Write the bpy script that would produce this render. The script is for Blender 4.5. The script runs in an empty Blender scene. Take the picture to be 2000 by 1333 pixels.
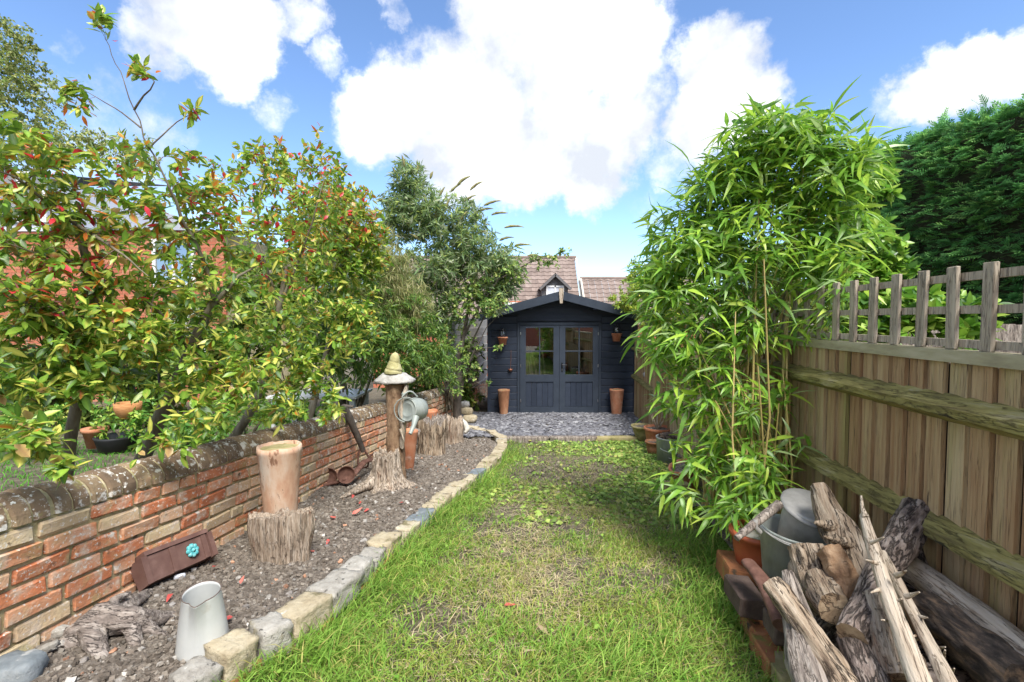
import bpy, bmesh, math, random
import numpy as np
from mathutils import Vector, Matrix, noise, Quaternion
random.seed(7); rng = np.random.default_rng(7)
S = bpy.context.scene
COL = S.collection
R = math.radians
# ------------------------------------------------------------------ camera, sky, sun, exposure
EYE = 1.3; PITCH = R(2.5); F = 950.0
cam = bpy.data.objects.new('camera', bpy.data.cameras.new('camera')); COL.objects.link(cam)
cam.data.sensor_width = 36; cam.data.lens = 36*F/2000; cam.data.clip_start = .02; cam.data.clip_end = 2000
cam.location = (0, 0, EYE); cam.rotation_euler = (R(90)-PITCH, 0, 0)
S.camera = cam
def ray(px, py):
    a = (px-1000)/F; b = (666.5-py)/F
    c, s = math.cos(PITCH), math.sin(PITCH)
    return Vector((a, c+b*s, b*c-s))
def P(px, py, Y):                       # the point seen at a photo pixel, Y metres ahead
    d = ray(px, py); return Vector((0, 0, EYE))+d*(Y/d.y)
def onplane(px, py, z0, s):             # where a photo pixel meets the sloping ground z = z0 - s*y
    d = ray(px, py); t = (z0-EYE)/(d.z+s*d.y); return Vector((0, 0, EYE))+d*t
BED0, BEDS = EYE-1.16, .076
LAW0, LAWS = EYE-1.27, .07
def zb(y): return BED0-BEDS*y
def zl(y): return LAW0-LAWS*y
def GB(px, py): return onplane(px, py, BED0, BEDS)
def GL(px, py): return onplane(px, py, LAW0, LAWS)
def project(p):                         # (N,3) -> px, py, depth
    p = np.asarray(p, float).reshape(-1, 3); c, s = math.cos(PITCH), math.sin(PITCH)
    x, y, z = p[:, 0], p[:, 1], p[:, 2]-EYE
    d = y*c-z*s; u = y*s+z*c; dd = np.maximum(d, 1e-3)
    return 1000+F*x/dd, 666.5-F*u/dd, d
SUN_EL, SUN_AZ = R(57), R(158)          # azimuth clockwise from +Y
sun = bpy.data.objects.new('sun', bpy.data.lights.new('sun', 'SUN')); COL.objects.link(sun)
sun.data.energy = 1.3; sun.data.angle = R(26); sun.data.color = (1, .96, .9)
sd = Vector((math.sin(SUN_AZ)*math.cos(SUN_EL), math.cos(SUN_AZ)*math.cos(SUN_EL), math.sin(SUN_EL)))
sun.rotation_euler = sd.to_track_quat('Z', 'Y').to_euler(); sun.location = (3, -6, 9)
S.view_settings.view_transform = 'Standard'; S.view_settings.look = 'None'
S.view_settings.exposure = 2.5; S.view_settings.gamma = 1; S.view_settings.use_curve_mapping = False
S.render.engine = 'CYCLES'
S.cycles.max_bounces = 8; S.cycles.diffuse_bounces = 5; S.cycles.transparent_max_bounces = 8; S.cycles.use_denoising = True
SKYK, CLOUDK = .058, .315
def make_world():
    w = bpy.data.worlds.new('World'); S.world = w; w.use_nodes = True
    nt = w.node_tree; N = nt.nodes; L = nt.links; N.clear()
    def nd(t, **k):
        n = N.new(t)
        for a, b in k.items(): setattr(n, a, b)
        return n
    def mth(op, a, b=None, c=None, clamp=False):
        n = nd('ShaderNodeMath', operation=op, use_clamp=clamp)
        for i, v in enumerate((a, b, c)):
            if v is None: continue
            if isinstance(v, (int, float)): n.inputs[i].default_value = v
            else: L.new(v, n.inputs[i])
        return n.outputs[0]
    tc = nd('ShaderNodeTexCoord')
    D = tc.outputs['Generated']
    sky = nd('ShaderNodeTexSky', sky_type='NISHITA', sun_disc=False, sun_elevation=SUN_EL, sun_rotation=SUN_AZ, air_density=.72, dust_density=.04, ozone_density=2.6)
    hs = nd('ShaderNodeHueSaturation'); hs.inputs['Saturation'].default_value = 1.04; hs.inputs['Value'].default_value = SKYK
    L.new(sky.outputs[0], hs.inputs['Color'])
    # warped direction
    n1 = nd('ShaderNodeTexNoise'); n1.inputs['Scale'].default_value = 7; n1.inputs['Detail'].default_value = 9; n1.inputs['Roughness'].default_value = .62
    L.new(D, n1.inputs['Vector'])
    sub = nd('ShaderNodeVectorMath', operation='SUBTRACT'); L.new(n1.outputs['Color'], sub.inputs[0]); sub.inputs[1].default_value = (.5, .5, .5)
    sc = nd('ShaderNodeVectorMath', operation='SCALE'); L.new(sub.outputs[0], sc.inputs[0]); sc.inputs['Scale'].default_value = .16
    ad = nd('ShaderNodeVectorMath', operation='ADD'); L.new(D, ad.inputs[0]); L.new(sc.outputs[0], ad.inputs[1])
    nm = nd('ShaderNodeVectorMath', operation='NORMALIZE'); L.new(ad.outputs[0], nm.inputs[0])
    blobs = [(1120,110,215,1),(1010,50,150,1),(920,240,185,1),(1020,280,150,1),(1150,280,130,1),(770,225,125,1),(1150,360,80,.7),(1300,120,70,.35),
             (1400,140,110,1),(1460,190,90,1),(1360,240,90,.9),(1320,300,70,.5),
             (400,20,140,1),(480,40,110,1),(450,110,80,.8),(300,60,80,.7),(590,30,60,.55),(770,30,40,.5),(640,110,40,.4),
             (1790,180,80,.9),(1880,150,90,1),(1970,140,100,1),(1740,210,60,.5),(540,210,50,.35),(120,70,40,.3),(1290,400,70,.16),(200,330,260,.35)]
    mx = None
    for (px, py, r, wgt) in blobs:
        d = ray(px, py).normalized()
        dot = nd('ShaderNodeVectorMath', operation='DOT_PRODUCT'); L.new(nm.outputs[0], dot.inputs[0]); dot.inputs[1].default_value = d
        # angular radius: pixels shrink away from the axis
        cosv = d.y*math.cos(PITCH)-d.z*math.sin(PITCH)
        ra = math.atan(r/F)*cosv**1.6*.98
        # 1-cos distance, normalised
        mr = nd('ShaderNodeMapRange', interpolation_type='SMOOTHSTEP'); L.new(dot.outputs['Value'], mr.inputs['Value'])
        mr.inputs['From Min'].default_value = math.cos(ra*1.25); mr.inputs['From Max'].default_value = math.cos(ra*.45)
        mr.inputs['To Min'].default_value = 0; mr.inputs['To Max'].default_value = wgt
        mx = mr.outputs[0] if mx is None else mth('MAXIMUM', mx, mr.outputs[0])
    # the rest of the dome: unseen broken cloud, thickened for fill light (behind and above the camera)
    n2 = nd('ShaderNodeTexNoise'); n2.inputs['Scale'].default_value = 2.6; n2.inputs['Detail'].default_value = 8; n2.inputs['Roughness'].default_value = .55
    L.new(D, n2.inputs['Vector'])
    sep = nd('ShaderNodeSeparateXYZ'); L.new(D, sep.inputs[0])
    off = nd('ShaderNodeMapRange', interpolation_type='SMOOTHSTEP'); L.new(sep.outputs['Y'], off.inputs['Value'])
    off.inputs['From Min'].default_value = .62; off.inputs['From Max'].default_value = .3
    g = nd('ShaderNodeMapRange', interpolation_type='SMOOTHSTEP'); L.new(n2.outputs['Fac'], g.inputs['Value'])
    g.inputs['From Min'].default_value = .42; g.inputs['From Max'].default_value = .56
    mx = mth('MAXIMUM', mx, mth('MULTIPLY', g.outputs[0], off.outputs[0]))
    # break the edges up
    n3 = nd('ShaderNodeTexNoise'); n3.inputs['Scale'].default_value = 11; n3.inputs['Detail'].default_value = 10; n3.inputs['Roughness'].default_value = .66
    L.new(D, n3.inputs['Vector'])
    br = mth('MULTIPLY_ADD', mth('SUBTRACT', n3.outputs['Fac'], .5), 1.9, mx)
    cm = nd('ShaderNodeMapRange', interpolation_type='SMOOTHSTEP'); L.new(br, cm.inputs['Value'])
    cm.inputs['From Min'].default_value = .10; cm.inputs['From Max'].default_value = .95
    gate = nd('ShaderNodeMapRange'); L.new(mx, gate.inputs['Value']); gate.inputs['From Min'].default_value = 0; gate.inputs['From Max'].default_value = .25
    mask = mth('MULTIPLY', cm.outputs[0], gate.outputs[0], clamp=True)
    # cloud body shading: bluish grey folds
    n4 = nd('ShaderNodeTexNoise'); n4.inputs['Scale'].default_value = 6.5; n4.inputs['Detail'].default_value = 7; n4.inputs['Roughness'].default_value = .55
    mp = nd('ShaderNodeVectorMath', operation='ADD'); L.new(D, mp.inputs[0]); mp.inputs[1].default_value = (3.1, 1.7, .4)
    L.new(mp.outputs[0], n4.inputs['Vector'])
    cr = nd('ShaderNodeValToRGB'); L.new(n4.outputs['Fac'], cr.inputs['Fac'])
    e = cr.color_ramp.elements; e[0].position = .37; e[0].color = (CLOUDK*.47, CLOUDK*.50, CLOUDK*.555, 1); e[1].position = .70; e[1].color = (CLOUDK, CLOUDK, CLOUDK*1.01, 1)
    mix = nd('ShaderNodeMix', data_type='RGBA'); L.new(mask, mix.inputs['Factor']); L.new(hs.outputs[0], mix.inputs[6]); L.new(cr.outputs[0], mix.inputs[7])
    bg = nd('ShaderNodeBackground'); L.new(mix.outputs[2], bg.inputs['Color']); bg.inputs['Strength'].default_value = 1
    out = nd('ShaderNodeOutputWorld'); L.new(bg.outputs[0], out.inputs['Surface'])
make_world()
# ------------------------------------------------------------------ materials
MATS = {}
def pm(name, ramp, scale=6, stretch=(1,1,1), rough=.8, bump=.4, bscale=None, bdist=.01, rnd=None, rnd_amt=0, spots=(), metallic=0, spec=.3, detail=8, attr=False, trans=0, rvar=0, world=False, crack=None):
    m = bpy.data.materials.new(name); MATS[name] = m; m.use_nodes = True
    nt = m.node_tree; N = nt.nodes; L = nt.links
    bs = N['Principled BSDF']; out = N['Material Output']
    bs.inputs['Roughness'].default_value = rough; bs.inputs['Metallic'].default_value = metallic
    bs.inputs['Specular IOR Level'].default_value = spec
    tc = N.new('ShaderNodeTexCoord'); vec = tc.outputs['Object']
    if world:
        ge = N.new('ShaderNodeNewGeometry'); vec = ge.outputs['Position']
    mp = N.new('ShaderNodeMapping'); mp.inputs['Scale'].default_value = stretch; L.new(vec, mp.inputs['Vector']); vec = mp.outputs[0]
    rv = None
    if rnd:
        if rnd == 'object': rv = N.new('ShaderNodeObjectInfo').outputs['Random']
        else: rv = N.new('ShaderNodeNewGeometry').outputs['Random Per Island']
        k = N.new('ShaderNodeMath'); k.operation = 'MULTIPLY'; k.inputs[1].default_value = 57; L.new(rv, k.inputs[0])
        ad = N.new('ShaderNodeVectorMath'); ad.operation = 'ADD'; L.new(vec, ad.inputs[0]); L.new(k.outputs[0], ad.inputs[1]); vec = ad.outputs[0]
    nz = N.new('ShaderNodeTexNoise'); nz.inputs['Scale'].default_value = scale; nz.inputs['Detail'].default_value = detail; nz.inputs['Roughness'].default_value = .62
    L.new(vec, nz.inputs['Vector']); fac = nz.outputs['Fac']
    st = N.new('ShaderNodeMapRange'); L.new(fac, st.inputs['Value']); st.inputs['From Min'].default_value = .28; st.inputs['From Max'].default_value = .72; fac = st.outputs[0]
    if rv is not None and rnd_amt:
        a = N.new('ShaderNodeMix'); a.inputs['Factor'].default_value = rnd_amt; L.new(fac, a.inputs[2]); L.new(rv, a.inputs[3]); fac = a.outputs[0]
    cr = N.new('ShaderNodeValToRGB'); L.new(fac, cr.inputs['Fac']); E = cr.color_ramp.elements
    while len(E) < len(ramp): E.new(.5)
    for e, (p, c) in zip(E, ramp): e.position = p; e.color = (*c, 1)
    color = cr.outputs[0]
    if attr:
        at = N.new('ShaderNodeAttribute'); at.attribute_name = 'Col'
        mu = N.new('ShaderNodeMix'); mu.data_type = 'RGBA'; mu.blend_type = 'MULTIPLY'; mu.inputs['Factor'].default_value = 1
        L.new(at.outputs['Color'], mu.inputs[6]); L.new(color, mu.inputs[7]); color = mu.outputs[2]
    for i, (c, s, th, soft) in enumerate(spots):
        n = N.new('ShaderNodeTexNoise'); n.inputs['Scale'].default_value = s; n.inputs['Detail'].default_value = 6; n.inputs['Roughness'].default_value = .6
        o = N.new('ShaderNodeVectorMath'); o.operation = 'ADD'; o.inputs[1].default_value = (11.3*i+3, 5.1, 2.7*i); L.new(vec, o.inputs[0]); L.new(o.outputs[0], n.inputs['Vector'])
        r = N.new('ShaderNodeMapRange'); r.interpolation_type = 'SMOOTHSTEP'; L.new(n.outputs['Fac'], r.inputs['Value']); r.inputs['From Min'].default_value = th; r.inputs['From Max'].default_value = th+soft
        x = N.new('ShaderNodeMix'); x.data_type = 'RGBA'; L.new(r.outputs[0], x.inputs['Factor']); L.new(color, x.inputs[6]); x.inputs[7].default_value = (*c, 1); color = x.outputs[2]
    ck = None
    if crack:
        csc, cst, cw, ccol, cstr = crack
        m2 = N.new('ShaderNodeMapping'); m2.inputs['Scale'].default_value = cst; L.new(tc.outputs['Object'], m2.inputs['Vector']); v2 = m2.outputs[0]
        if rv is not None:
            a2 = N.new('ShaderNodeVectorMath'); a2.operation = 'ADD'; L.new(v2, a2.inputs[0]); L.new(k.outputs[0], a2.inputs[1]); v2 = a2.outputs[0]
        n2 = N.new('ShaderNodeTexNoise'); n2.inputs['Scale'].default_value = csc; n2.inputs['Detail'].default_value = 5; n2.inputs['Roughness'].default_value = .6; n2.inputs['Distortion'].default_value = .35; L.new(v2, n2.inputs['Vector'])
        s1 = N.new('ShaderNodeMath'); s1.operation = 'SUBTRACT'; s1.inputs[1].default_value = .5; L.new(n2.outputs['Fac'], s1.inputs[0])
        s2 = N.new('ShaderNodeMath'); s2.operation = 'ABSOLUTE'; L.new(s1.outputs[0], s2.inputs[0])
        s3 = N.new('ShaderNodeMapRange'); s3.interpolation_type = 'SMOOTHSTEP'; L.new(s2.outputs[0], s3.inputs['Value']); s3.inputs['From Max'].default_value = cw; s3.inputs['To Min'].default_value = cstr; s3.inputs['To Max'].default_value = 0
        ck = s3.outputs[0]; x = N.new('ShaderNodeMix'); x.data_type = 'RGBA'; L.new(ck, x.inputs['Factor']); L.new(color, x.inputs[6]); x.inputs[7].default_value = (*ccol, 1); color = x.outputs[2]
    L.new(color, bs.inputs['Base Color'])
    if rvar:
        rr = N.new('ShaderNodeMapRange'); L.new(nz.outputs['Fac'], rr.inputs['Value']); rr.inputs['From Min'].default_value = .3; rr.inputs['From Max'].default_value = .7
        rr.inputs['To Min'].default_value = rough-rvar; rr.inputs['To Max'].default_value = rough+rvar; L.new(rr.outputs[0], bs.inputs['Roughness'])
    if bump:
        b2 = N.new('ShaderNodeTexNoise'); b2.inputs['Scale'].default_value = bscale or scale*3; b2.inputs['Detail'].default_value = 8; b2.inputs['Roughness'].default_value = .65; L.new(vec, b2.inputs['Vector'])
        bp = N.new('ShaderNodeBump'); bp.inputs['Strength'].default_value = bump; bp.inputs['Distance'].default_value = bdist; hgt = b2.outputs['Fac']
        if ck is not None:
            h2 = N.new('ShaderNodeMath'); h2.operation = 'MULTIPLY_ADD'; L.new(ck, h2.inputs[0]); h2.inputs[1].default_value = -.9; L.new(hgt, h2.inputs[2]); hgt = h2.outputs[0]
        L.new(hgt, bp.inputs['Height']); L.new(bp.outputs[0], bs.inputs['Normal'])
    if trans:
        tr = N.new('ShaderNodeBsdfTranslucent'); L.new(color, tr.inputs['Color'])
        ms = N.new('ShaderNodeMixShader'); ms.inputs[0].default_value = trans; L.new(bs.outputs[0], ms.inputs[1]); L.new(tr.outputs[0], ms.inputs[2]); L.new(ms.outputs[0], out.inputs['Surface'])
    return m
BR = [(0,(.36,.15,.085)),(.2,(.50,.17,.075)),(.38,(.56,.235,.115)),(.52,(.56,.33,.20)),(.66,(.53,.37,.23)),(.82,(.57,.45,.27)),(1,(.46,.41,.31))]
BSP = [((.58,.47,.36),14,.46,.30),((.40,.36,.18),6,.55,.20),((.13,.09,.06),19,.60,.14),((.66,.62,.55),70,.575,.08),((.62,.57,.50),15,.60,.10)]
pm('brick', BR, 9, rough=.9, bump=.9, bscale=60, bdist=.006, rnd='object', rnd_amt=.75, spots=BSP)
pm('brick_joined', BR, 9, rough=.9, bump=.9, bscale=60, bdist=.006, rnd='island', rnd_amt=.75, spots=BSP)
CP = [(0,(.085,.06,.04)),(.5,(.18,.125,.08)),(.8,(.27,.20,.12)),(1,(.36,.22,.13))]
CSP = [((.60,.58,.53),17,.545,.10),((.62,.62,.58),60,.61,.03),((.30,.27,.10),9,.60,.12)]
pm('coping', CP, 10, rough=.92, bump=.9, bscale=50, bdist=.008, rnd='object', rnd_amt=.5, spots=CSP)
pm('mortar', [(0,(.30,.25,.13)),(.5,(.48,.41,.23)),(1,(.56,.50,.36))], 14, rough=.95, bump=1, bscale=90, bdist=.008, spots=[((.26,.25,.09),4,.55,.2),((.14,.11,.07),20,.60,.1)])
pm('soil', [(0,(.06,.049,.039)),(.4,(.16,.133,.107)),(.7,(.255,.217,.178)),(1,(.42,.38,.325))], 30, rough=.97, bump=1, bscale=90, bdist=.02, detail=12)
pm('crumbs', [(0,(.7,.7,.7)),(1,(1.2,1.2,1.2))], 40, rough=.95, bump=.6, bscale=120, attr=True)
pm('lawn_soil', [(0,(.05,.042,.03)),(.5,(.12,.10,.07)),(1,(.22,.19,.13))], 12, rough=.97, bump=1, bscale=60, bdist=.02)
pm('grass', [(0,(1.0,1.0,1.0)),(1,(1.4,1.4,1.3))], 4, rough=.6, bump=0, attr=True, trans=.35, world=True)
pm('leaf', [(0,(1.35,1.4,1.3)),(1,(1.85,1.8,1.7))], 30, rough=.36, bump=.15, bscale=90, bdist=.002, attr=True, trans=.40, spec=.5)
pm('matt_leaf', [(0,(1.25,1.25,1.2)),(1,(1.75,1.75,1.65))], 12, rough=.55, bump=0, attr=True, trans=.40, spec=.35)
pm('slate', [(0,(.8,.8,.8)),(1,(1.2,1.2,1.2))], 30, rough=.6, bump=.4, bscale=80, attr=True, spec=.45)
pm('bark', [(0,(.075,.06,.042)),(.5,(.17,.145,.10)),(1,(.28,.25,.19))], 14, (1,1,.35), rough=.9, bump=.8, bscale=40, bdist=.006, spots=[((.2,.22,.1),5,.6,.12)])
pm('twig', [(0,(.09,.06,.045)),(1,(.24,.17,.12))], 12, rough=.8, bump=.3)
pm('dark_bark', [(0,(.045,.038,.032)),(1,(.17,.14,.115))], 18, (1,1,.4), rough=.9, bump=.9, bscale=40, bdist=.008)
pm('cane', [(0,(.26,.26,.06)),(.4,(.42,.33,.12)),(1,(.58,.43,.19))], 5, (1,1,.6), rough=.45, bump=.1, rnd='object', rnd_amt=.5, spec=.4)
pm('cane_twig', [(0,(.20,.26,.06)),(1,(.45,.38,.15))], 8, rough=.55, bump=0)
pm('terracotta', [(0,(.33,.11,.05)),(.4,(.45,.17,.085)),(1,(.55,.29,.18))], 9, rough=.87, bump=.45, bscale=70, bdist=.004, rnd='object', rnd_amt=.2, detail=12, spots=[((.55,.44,.36),7,.58,.2),((.20,.13,.08),10,.60,.12)])
pm('mossy_brick', [(0,(.20,.08,.035)),(.5,(.34,.14,.06)),(1,(.42,.24,.13))], 10, rough=.92, bump=.8, bscale=50, bdist=.006, rnd='object', rnd_amt=.3, detail=12, spots=[((.20,.19,.05),9,.50,.18),((.08,.06,.04),16,.58,.12)])
pm('old_terracotta', [(0,(.40,.21,.13)),(.4,(.52,.33,.22)),(.7,(.57,.42,.31)),(1,(.60,.50,.40))], 7, (1.6,1.6,.6), rough=.9, bump=.5, bscale=60, bdist=.004, detail=12, spots=[((.60,.54,.46),4,.54,.16),((.34,.30,.15),6,.60,.14),((.24,.13,.08),13,.62,.08)], crack=(3, (3,3,.5), .006, (.2,.11,.07), .7))
pm('brown_terracotta', [(0,(.20,.085,.04)),(.5,(.36,.17,.09)),(1,(.46,.28,.17))], 8, (1,1,.5), rough=.85, bump=.3, bscale=50, bdist=.003, spots=[((.10,.06,.04),7,.6,.15)])
pm('mossy_pot', [(0,(.14,.13,.05)),(.5,(.30,.26,.12)),(1,(.40,.33,.2))], 12, rough=.92, bump=.5, bscale=60, bdist=.005)
pm('red_plastic', [(0,(.30,.07,.03)),(1,(.42,.11,.05))], 5, rough=.5, bump=.05)
pm('enamel', [(0,(.42,.44,.435)),(.5,(.50,.515,.50)),(1,(.56,.57,.55))], 5, rough=.36, bump=.08, spec=.5, spots=[((.12,.06,.03),34,.685,.02),((.33,.29,.22),7,.57,.16)])
pm('enamel_rim', [(0,(.06,.05,.05)),(1,(.2,.15,.12))], 30, rough=.5, bump=.1)
pm('rust', [(0,(.075,.035,.025)),(.6,(.15,.075,.055)),(1,(.24,.13,.10))], 22, rough=.85, bump=.5, bscale=80, bdist=.003)
pm('iron_brown', [(0,(.10,.05,.042)),(.6,(.15,.085,.07)),(1,(.22,.13,.11))], 9, rough=.55, bump=.2, bscale=60, bdist=.002, spots=[((.3,.22,.17),10,.65,.1)])
pm('turquoise', [(0,(.03,.26,.28)),(.5,(.10,.42,.44)),(1,(.4,.62,.6))], 60, rough=.5, bump=.3)
pm('zinc', [(0,(.19,.21,.195)),(.5,(.30,.33,.305)),(1,(.43,.455,.42))], 9, (1,1,.5), rough=.55, bump=.25, bscale=40, bdist=.003, metallic=.15, detail=12, spots=[((.20,.20,.13),5,.6,.15)])
pm('grey_metal', [(0,(.24,.235,.22)),(.5,(.36,.35,.33)),(1,(.48,.465,.44))], 9, rough=.6, bump=.25, bscale=60, bdist=.003, metallic=.3, spots=[((.1,.09,.08),14,.66,.06)])
pm('buff_stone', [(0,(.24,.19,.12)),(.35,(.36,.30,.20)),(.6,(.44,.38,.265)),(1,(.50,.455,.36))], 14, rough=.92, bump=1, bscale=50, bdist=.012, rnd='object', rnd_amt=.3, detail=12, spots=[((.19,.165,.09),8,.56,.14),((.11,.095,.07),26,.63,.05),((.5,.48,.43),18,.64,.08)])
pm('grey_stone', [(0,(.19,.175,.15)),(.35,(.31,.29,.255)),(.65,(.39,.37,.33)),(1,(.47,.45,.405))], 22, rough=.92, bump=1, bscale=70, bdist=.010, rnd='object', rnd_amt=.25, detail=12, spots=[((.10,.095,.085),34,.61,.05),((.22,.19,.11),6,.60,.14),((.52,.51,.47),40,.64,.05)])
pm('blue_stone', [(0,(.09,.11,.125)),(.5,(.17,.195,.21)),(1,(.27,.29,.30))], 12, rough=.8, bump=.8, bscale=40, bdist=.008, detail=12, spots=[((.36,.37,.36),18,.60,.08)])
pm('cap_stone', [(0,(.26,.25,.23)),(.5,(.40,.385,.355)),(1,(.52,.50,.47))], 20, rough=.95, bump=.9, bscale=60, bdist=.012, spots=[((.60,.58,.54),12,.62,.1)])
pm('moss_stone', [(0,(.24,.22,.09)),(.5,(.40,.37,.18)),(1,(.52,.48,.28))], 14, rough=.92, bump=.5, bscale=60, bdist=.005)
pm('weathered', [(0,(.15,.105,.075)),(.3,(.33,.25,.18)),(.6,(.47,.38,.295)),(1,(.60,.52,.42))], 12, (5,5,.5), rough=.92, bump=1, bscale=26, bdist=.016, detail=12, spots=[((.26,.14,.085),5,.57,.16)], crack=(9, (6,6,.45), .018, (.13,.095,.07), .6))
pm('weathered_grey', [(0,(.09,.075,.065)),(.4,(.24,.20,.17)),(.7,(.37,.32,.275)),(1,(.50,.445,.39))], 12, (4,4,.5), rough=.92, bump=1, bscale=26, bdist=.014, detail=12, crack=(9, (6,6,.4), .026, (.09,.07,.06), .7))
pm('driftwood', [(0,(.09,.075,.065)),(.4,(.24,.20,.175)),(.7,(.38,.33,.29)),(1,(.50,.45,.40))], 12, (.9,3,3), rough=.92, bump=1, bscale=30, bdist=.014, detail=12, crack=(9, (.7,4,4), .02, (.09,.07,.06), .7))
pm('pale_wood', [(0,(.28,.21,.15)),(.4,(.47,.39,.30)),(1,(.62,.55,.45))], 10, (4,4,.5), rough=.85, bump=.9, bscale=20, bdist=.008, rnd='object', detail=12, spots=[((.20,.12,.07),7,.585,.12)], crack=(9, (5,5,.3), .018, (.11,.07,.045), .7))
pm('brown_wood', [(0,(.12,.08,.055)),(.35,(.30,.22,.15)),(.7,(.47,.375,.275)),(1,(.60,.51,.40))], 11, (4,4,.45), rough=.9, bump=1, bscale=22, bdist=.016, rnd='object', detail=12, crack=(8, (5,5,.35), .032, (.05,.032,.022), .85))
pm('bark_log', [(0,(.08,.06,.05)),(.35,(.24,.185,.155)),(.65,(.42,.345,.295)),(1,(.60,.52,.46))], 17, (2.2,2.2,.6), rough=.93, bump=1, bscale=34, bdist=.022, rnd='object', detail=12, crack=(11, (3,3,.9), .06, (.035,.026,.022), .8))
pm('charred', [(0,(.02,.017,.015)),(.45,(.075,.06,.05)),(.75,(.19,.135,.095)),(1,(.34,.22,.13))], 19, (2,2,.6), rough=.85, bump=1, bscale=26, bdist=.02)
pm('orange_bark', [(0,(.17,.09,.05)),(.5,(.36,.22,.125)),(1,(.52,.38,.25))], 12, rough=.92, bump=1, bscale=30, bdist=.02)
pm('cut_wood', [(0,(.10,.065,.04)),(.4,(.26,.18,.11)),(1,(.46,.35,.23))], 30, rough=.9, crack=(12, (1,1,1), .03, (.05,.03,.02), .8), bump=.7, bscale=40, bdist=.006, spots=[((.08,.05,.03),9,.62,.08)])
pm('post_wood', [(0,(.12,.07,.045)),(.4,(.24,.15,.09)),(1,(.42,.29,.18))], 8, (3,3,1.6), rough=.92, bump=1, bscale=16, bdist=.015)
pm('fence_wood', [(0,(.20,.10,.045)),(.3,(.36,.22,.115)),(.6,(.47,.34,.19)),(1,(.54,.45,.28))], 6, (6,6,.4), rough=.88, bump=.8, bscale=16, bdist=.006, rnd='object', rnd_amt=.5, detail=12, spots=[((.27,.27,.09),1.3,.50,.30),((.07,.04,.028),6,.66,.05)], crack=(6, (9,9,.25), .014, (.10,.065,.04), .4))
pm('trellis_wood', [(0,(.22,.18,.135)),(.4,(.38,.325,.25)),(1,(.54,.475,.375))], 9, (7,7,.5), rough=.9, bump=.8, bscale=18, bdist=.005, rnd='object', rnd_amt=.25, detail=12, spots=[((.27,.25,.10),2.2,.60,.2)], crack=(9, (9,9,.5), .022, (.10,.075,.06), .6))
pm('mossy_rail', [(0,(.10,.08,.04)),(.35,(.22,.19,.065)),(.65,(.32,.285,.10)),(1,(.40,.35,.21))], 7, (3,.8,3), rough=.92, bump=.9, bscale=34, bdist=.008, detail=12, spots=[((.36,.34,.25),11,.64,.08),((.06,.05,.03),6,.62,.1)], crack=(6, (7,.5,7), .025, (.05,.04,.02), .6))
pm('rail_grey', [(0,(.22,.19,.13)),(.5,(.36,.33,.21)),(1,(.47,.43,.31))], 5, (4,.7,4), rough=.9, bump=.5, bscale=20, bdist=.004, spots=[((.33,.34,.08),2,.58,.2)])
pm('grey_fence', [(0,(.24,.235,.215)),(1,(.48,.465,.43))], 6, (1,1,6), rough=.9, bump=.4, rnd='object', rnd_amt=.3)
pm('screen_reed', [(0,(.22,.16,.09)),(1,(.45,.36,.23))], 6, (3,3,.5), rough=.9, bump=.2, rnd='object', rnd_amt=.5)
pm('shed_paint', [(0,(.016,.023,.037)),(.5,(.023,.032,.052)),(1,(.034,.045,.068))], 5, (1,1,4), rough=.52, bump=.4, bscale=14, bdist=.003, rnd='object', rnd_amt=.45, spots=[((.05,.06,.078),5,.62,.18),((.13,.14,.15),42,.70,.03)], spec=.4)
pm('shed_trim', [(0,(.024,.033,.05)),(1,(.038,.05,.07))], 6, rough=.5, bump=.15, spec=.4)
pm('roof_felt', [(0,(.02,.024,.03)),(1,(.05,.055,.065))], 20, rough=.95, bump=.5)
pm('inside', [(0,(.05,.045,.04)),(1,(.10,.09,.08))], 5, rough=.9, bump=0)
pm('black_metal', [(0,(.012,.012,.013)),(1,(.03,.03,.032))], 10, rough=.4, bump=.1, metallic=.6)
pm('bright_metal', [(0,(.55,.55,.55)),(1,(.7,.7,.7))], 10, rough=.3, bump=0, metallic=.9)
pm('copper', [(0,(.28,.11,.07)),(1,(.42,.2,.13))], 10, rough=.45, bump=.1, metallic=.7)
pm('white_paint', [(0,(.66,.66,.65)),(1,(.78,.78,.77))], 5, rough=.45, bump=.05)
pm('lilac_render', [(0,(.52,.54,.60)),(1,(.60,.62,.68))], 3, rough=.9, bump=.1)
pm('roof_tile', [(0,(.14,.105,.09)),(.5,(.215,.165,.142)),(1,(.30,.24,.21))], 1.6, rough=.9, bump=.3, bscale=14, rnd='island', rnd_amt=.4)
pm('dark_tile', [(0,(.09,.085,.085)),(1,(.18,.17,.17))], 6, rough=.85, bump=.3)
pm('far_brick', [(0,(.30,.085,.05)),(.5,(.46,.15,.085)),(1,(.50,.24,.15))], 5, (1,1,5), rough=.9, bump=.4, rnd='island', rnd_amt=.5)
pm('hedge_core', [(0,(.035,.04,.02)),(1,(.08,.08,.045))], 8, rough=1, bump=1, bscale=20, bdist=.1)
pm('green_plastic', [(0,(.02,.075,.035)),(1,(.03,.10,.05))], 3, rough=.45, bump=0)
pm('black_plastic', [(0,(.015,.017,.02)),(1,(.035,.037,.04))], 5, rough=.5, bump=0)
pm('wicker', [(0,(.35,.14,.05)),(1,(.56,.29,.12))], 20, (1,1,6), rough=.8, bump=.6, bscale=40)
pm('red_leaf', [(0,(.42,.05,.05)),(.6,(.56,.12,.10)),(1,(.62,.27,.20))], 12, rough=.5, bump=.1, rnd='object', rnd_amt=.5, trans=.2)
pm('dead_leaf', [(0,(.28,.19,.09)),(1,(.5,.41,.26))], 12, rough=.7, bump=.1, rnd='object', rnd_amt=.5, trans=.2)
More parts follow.
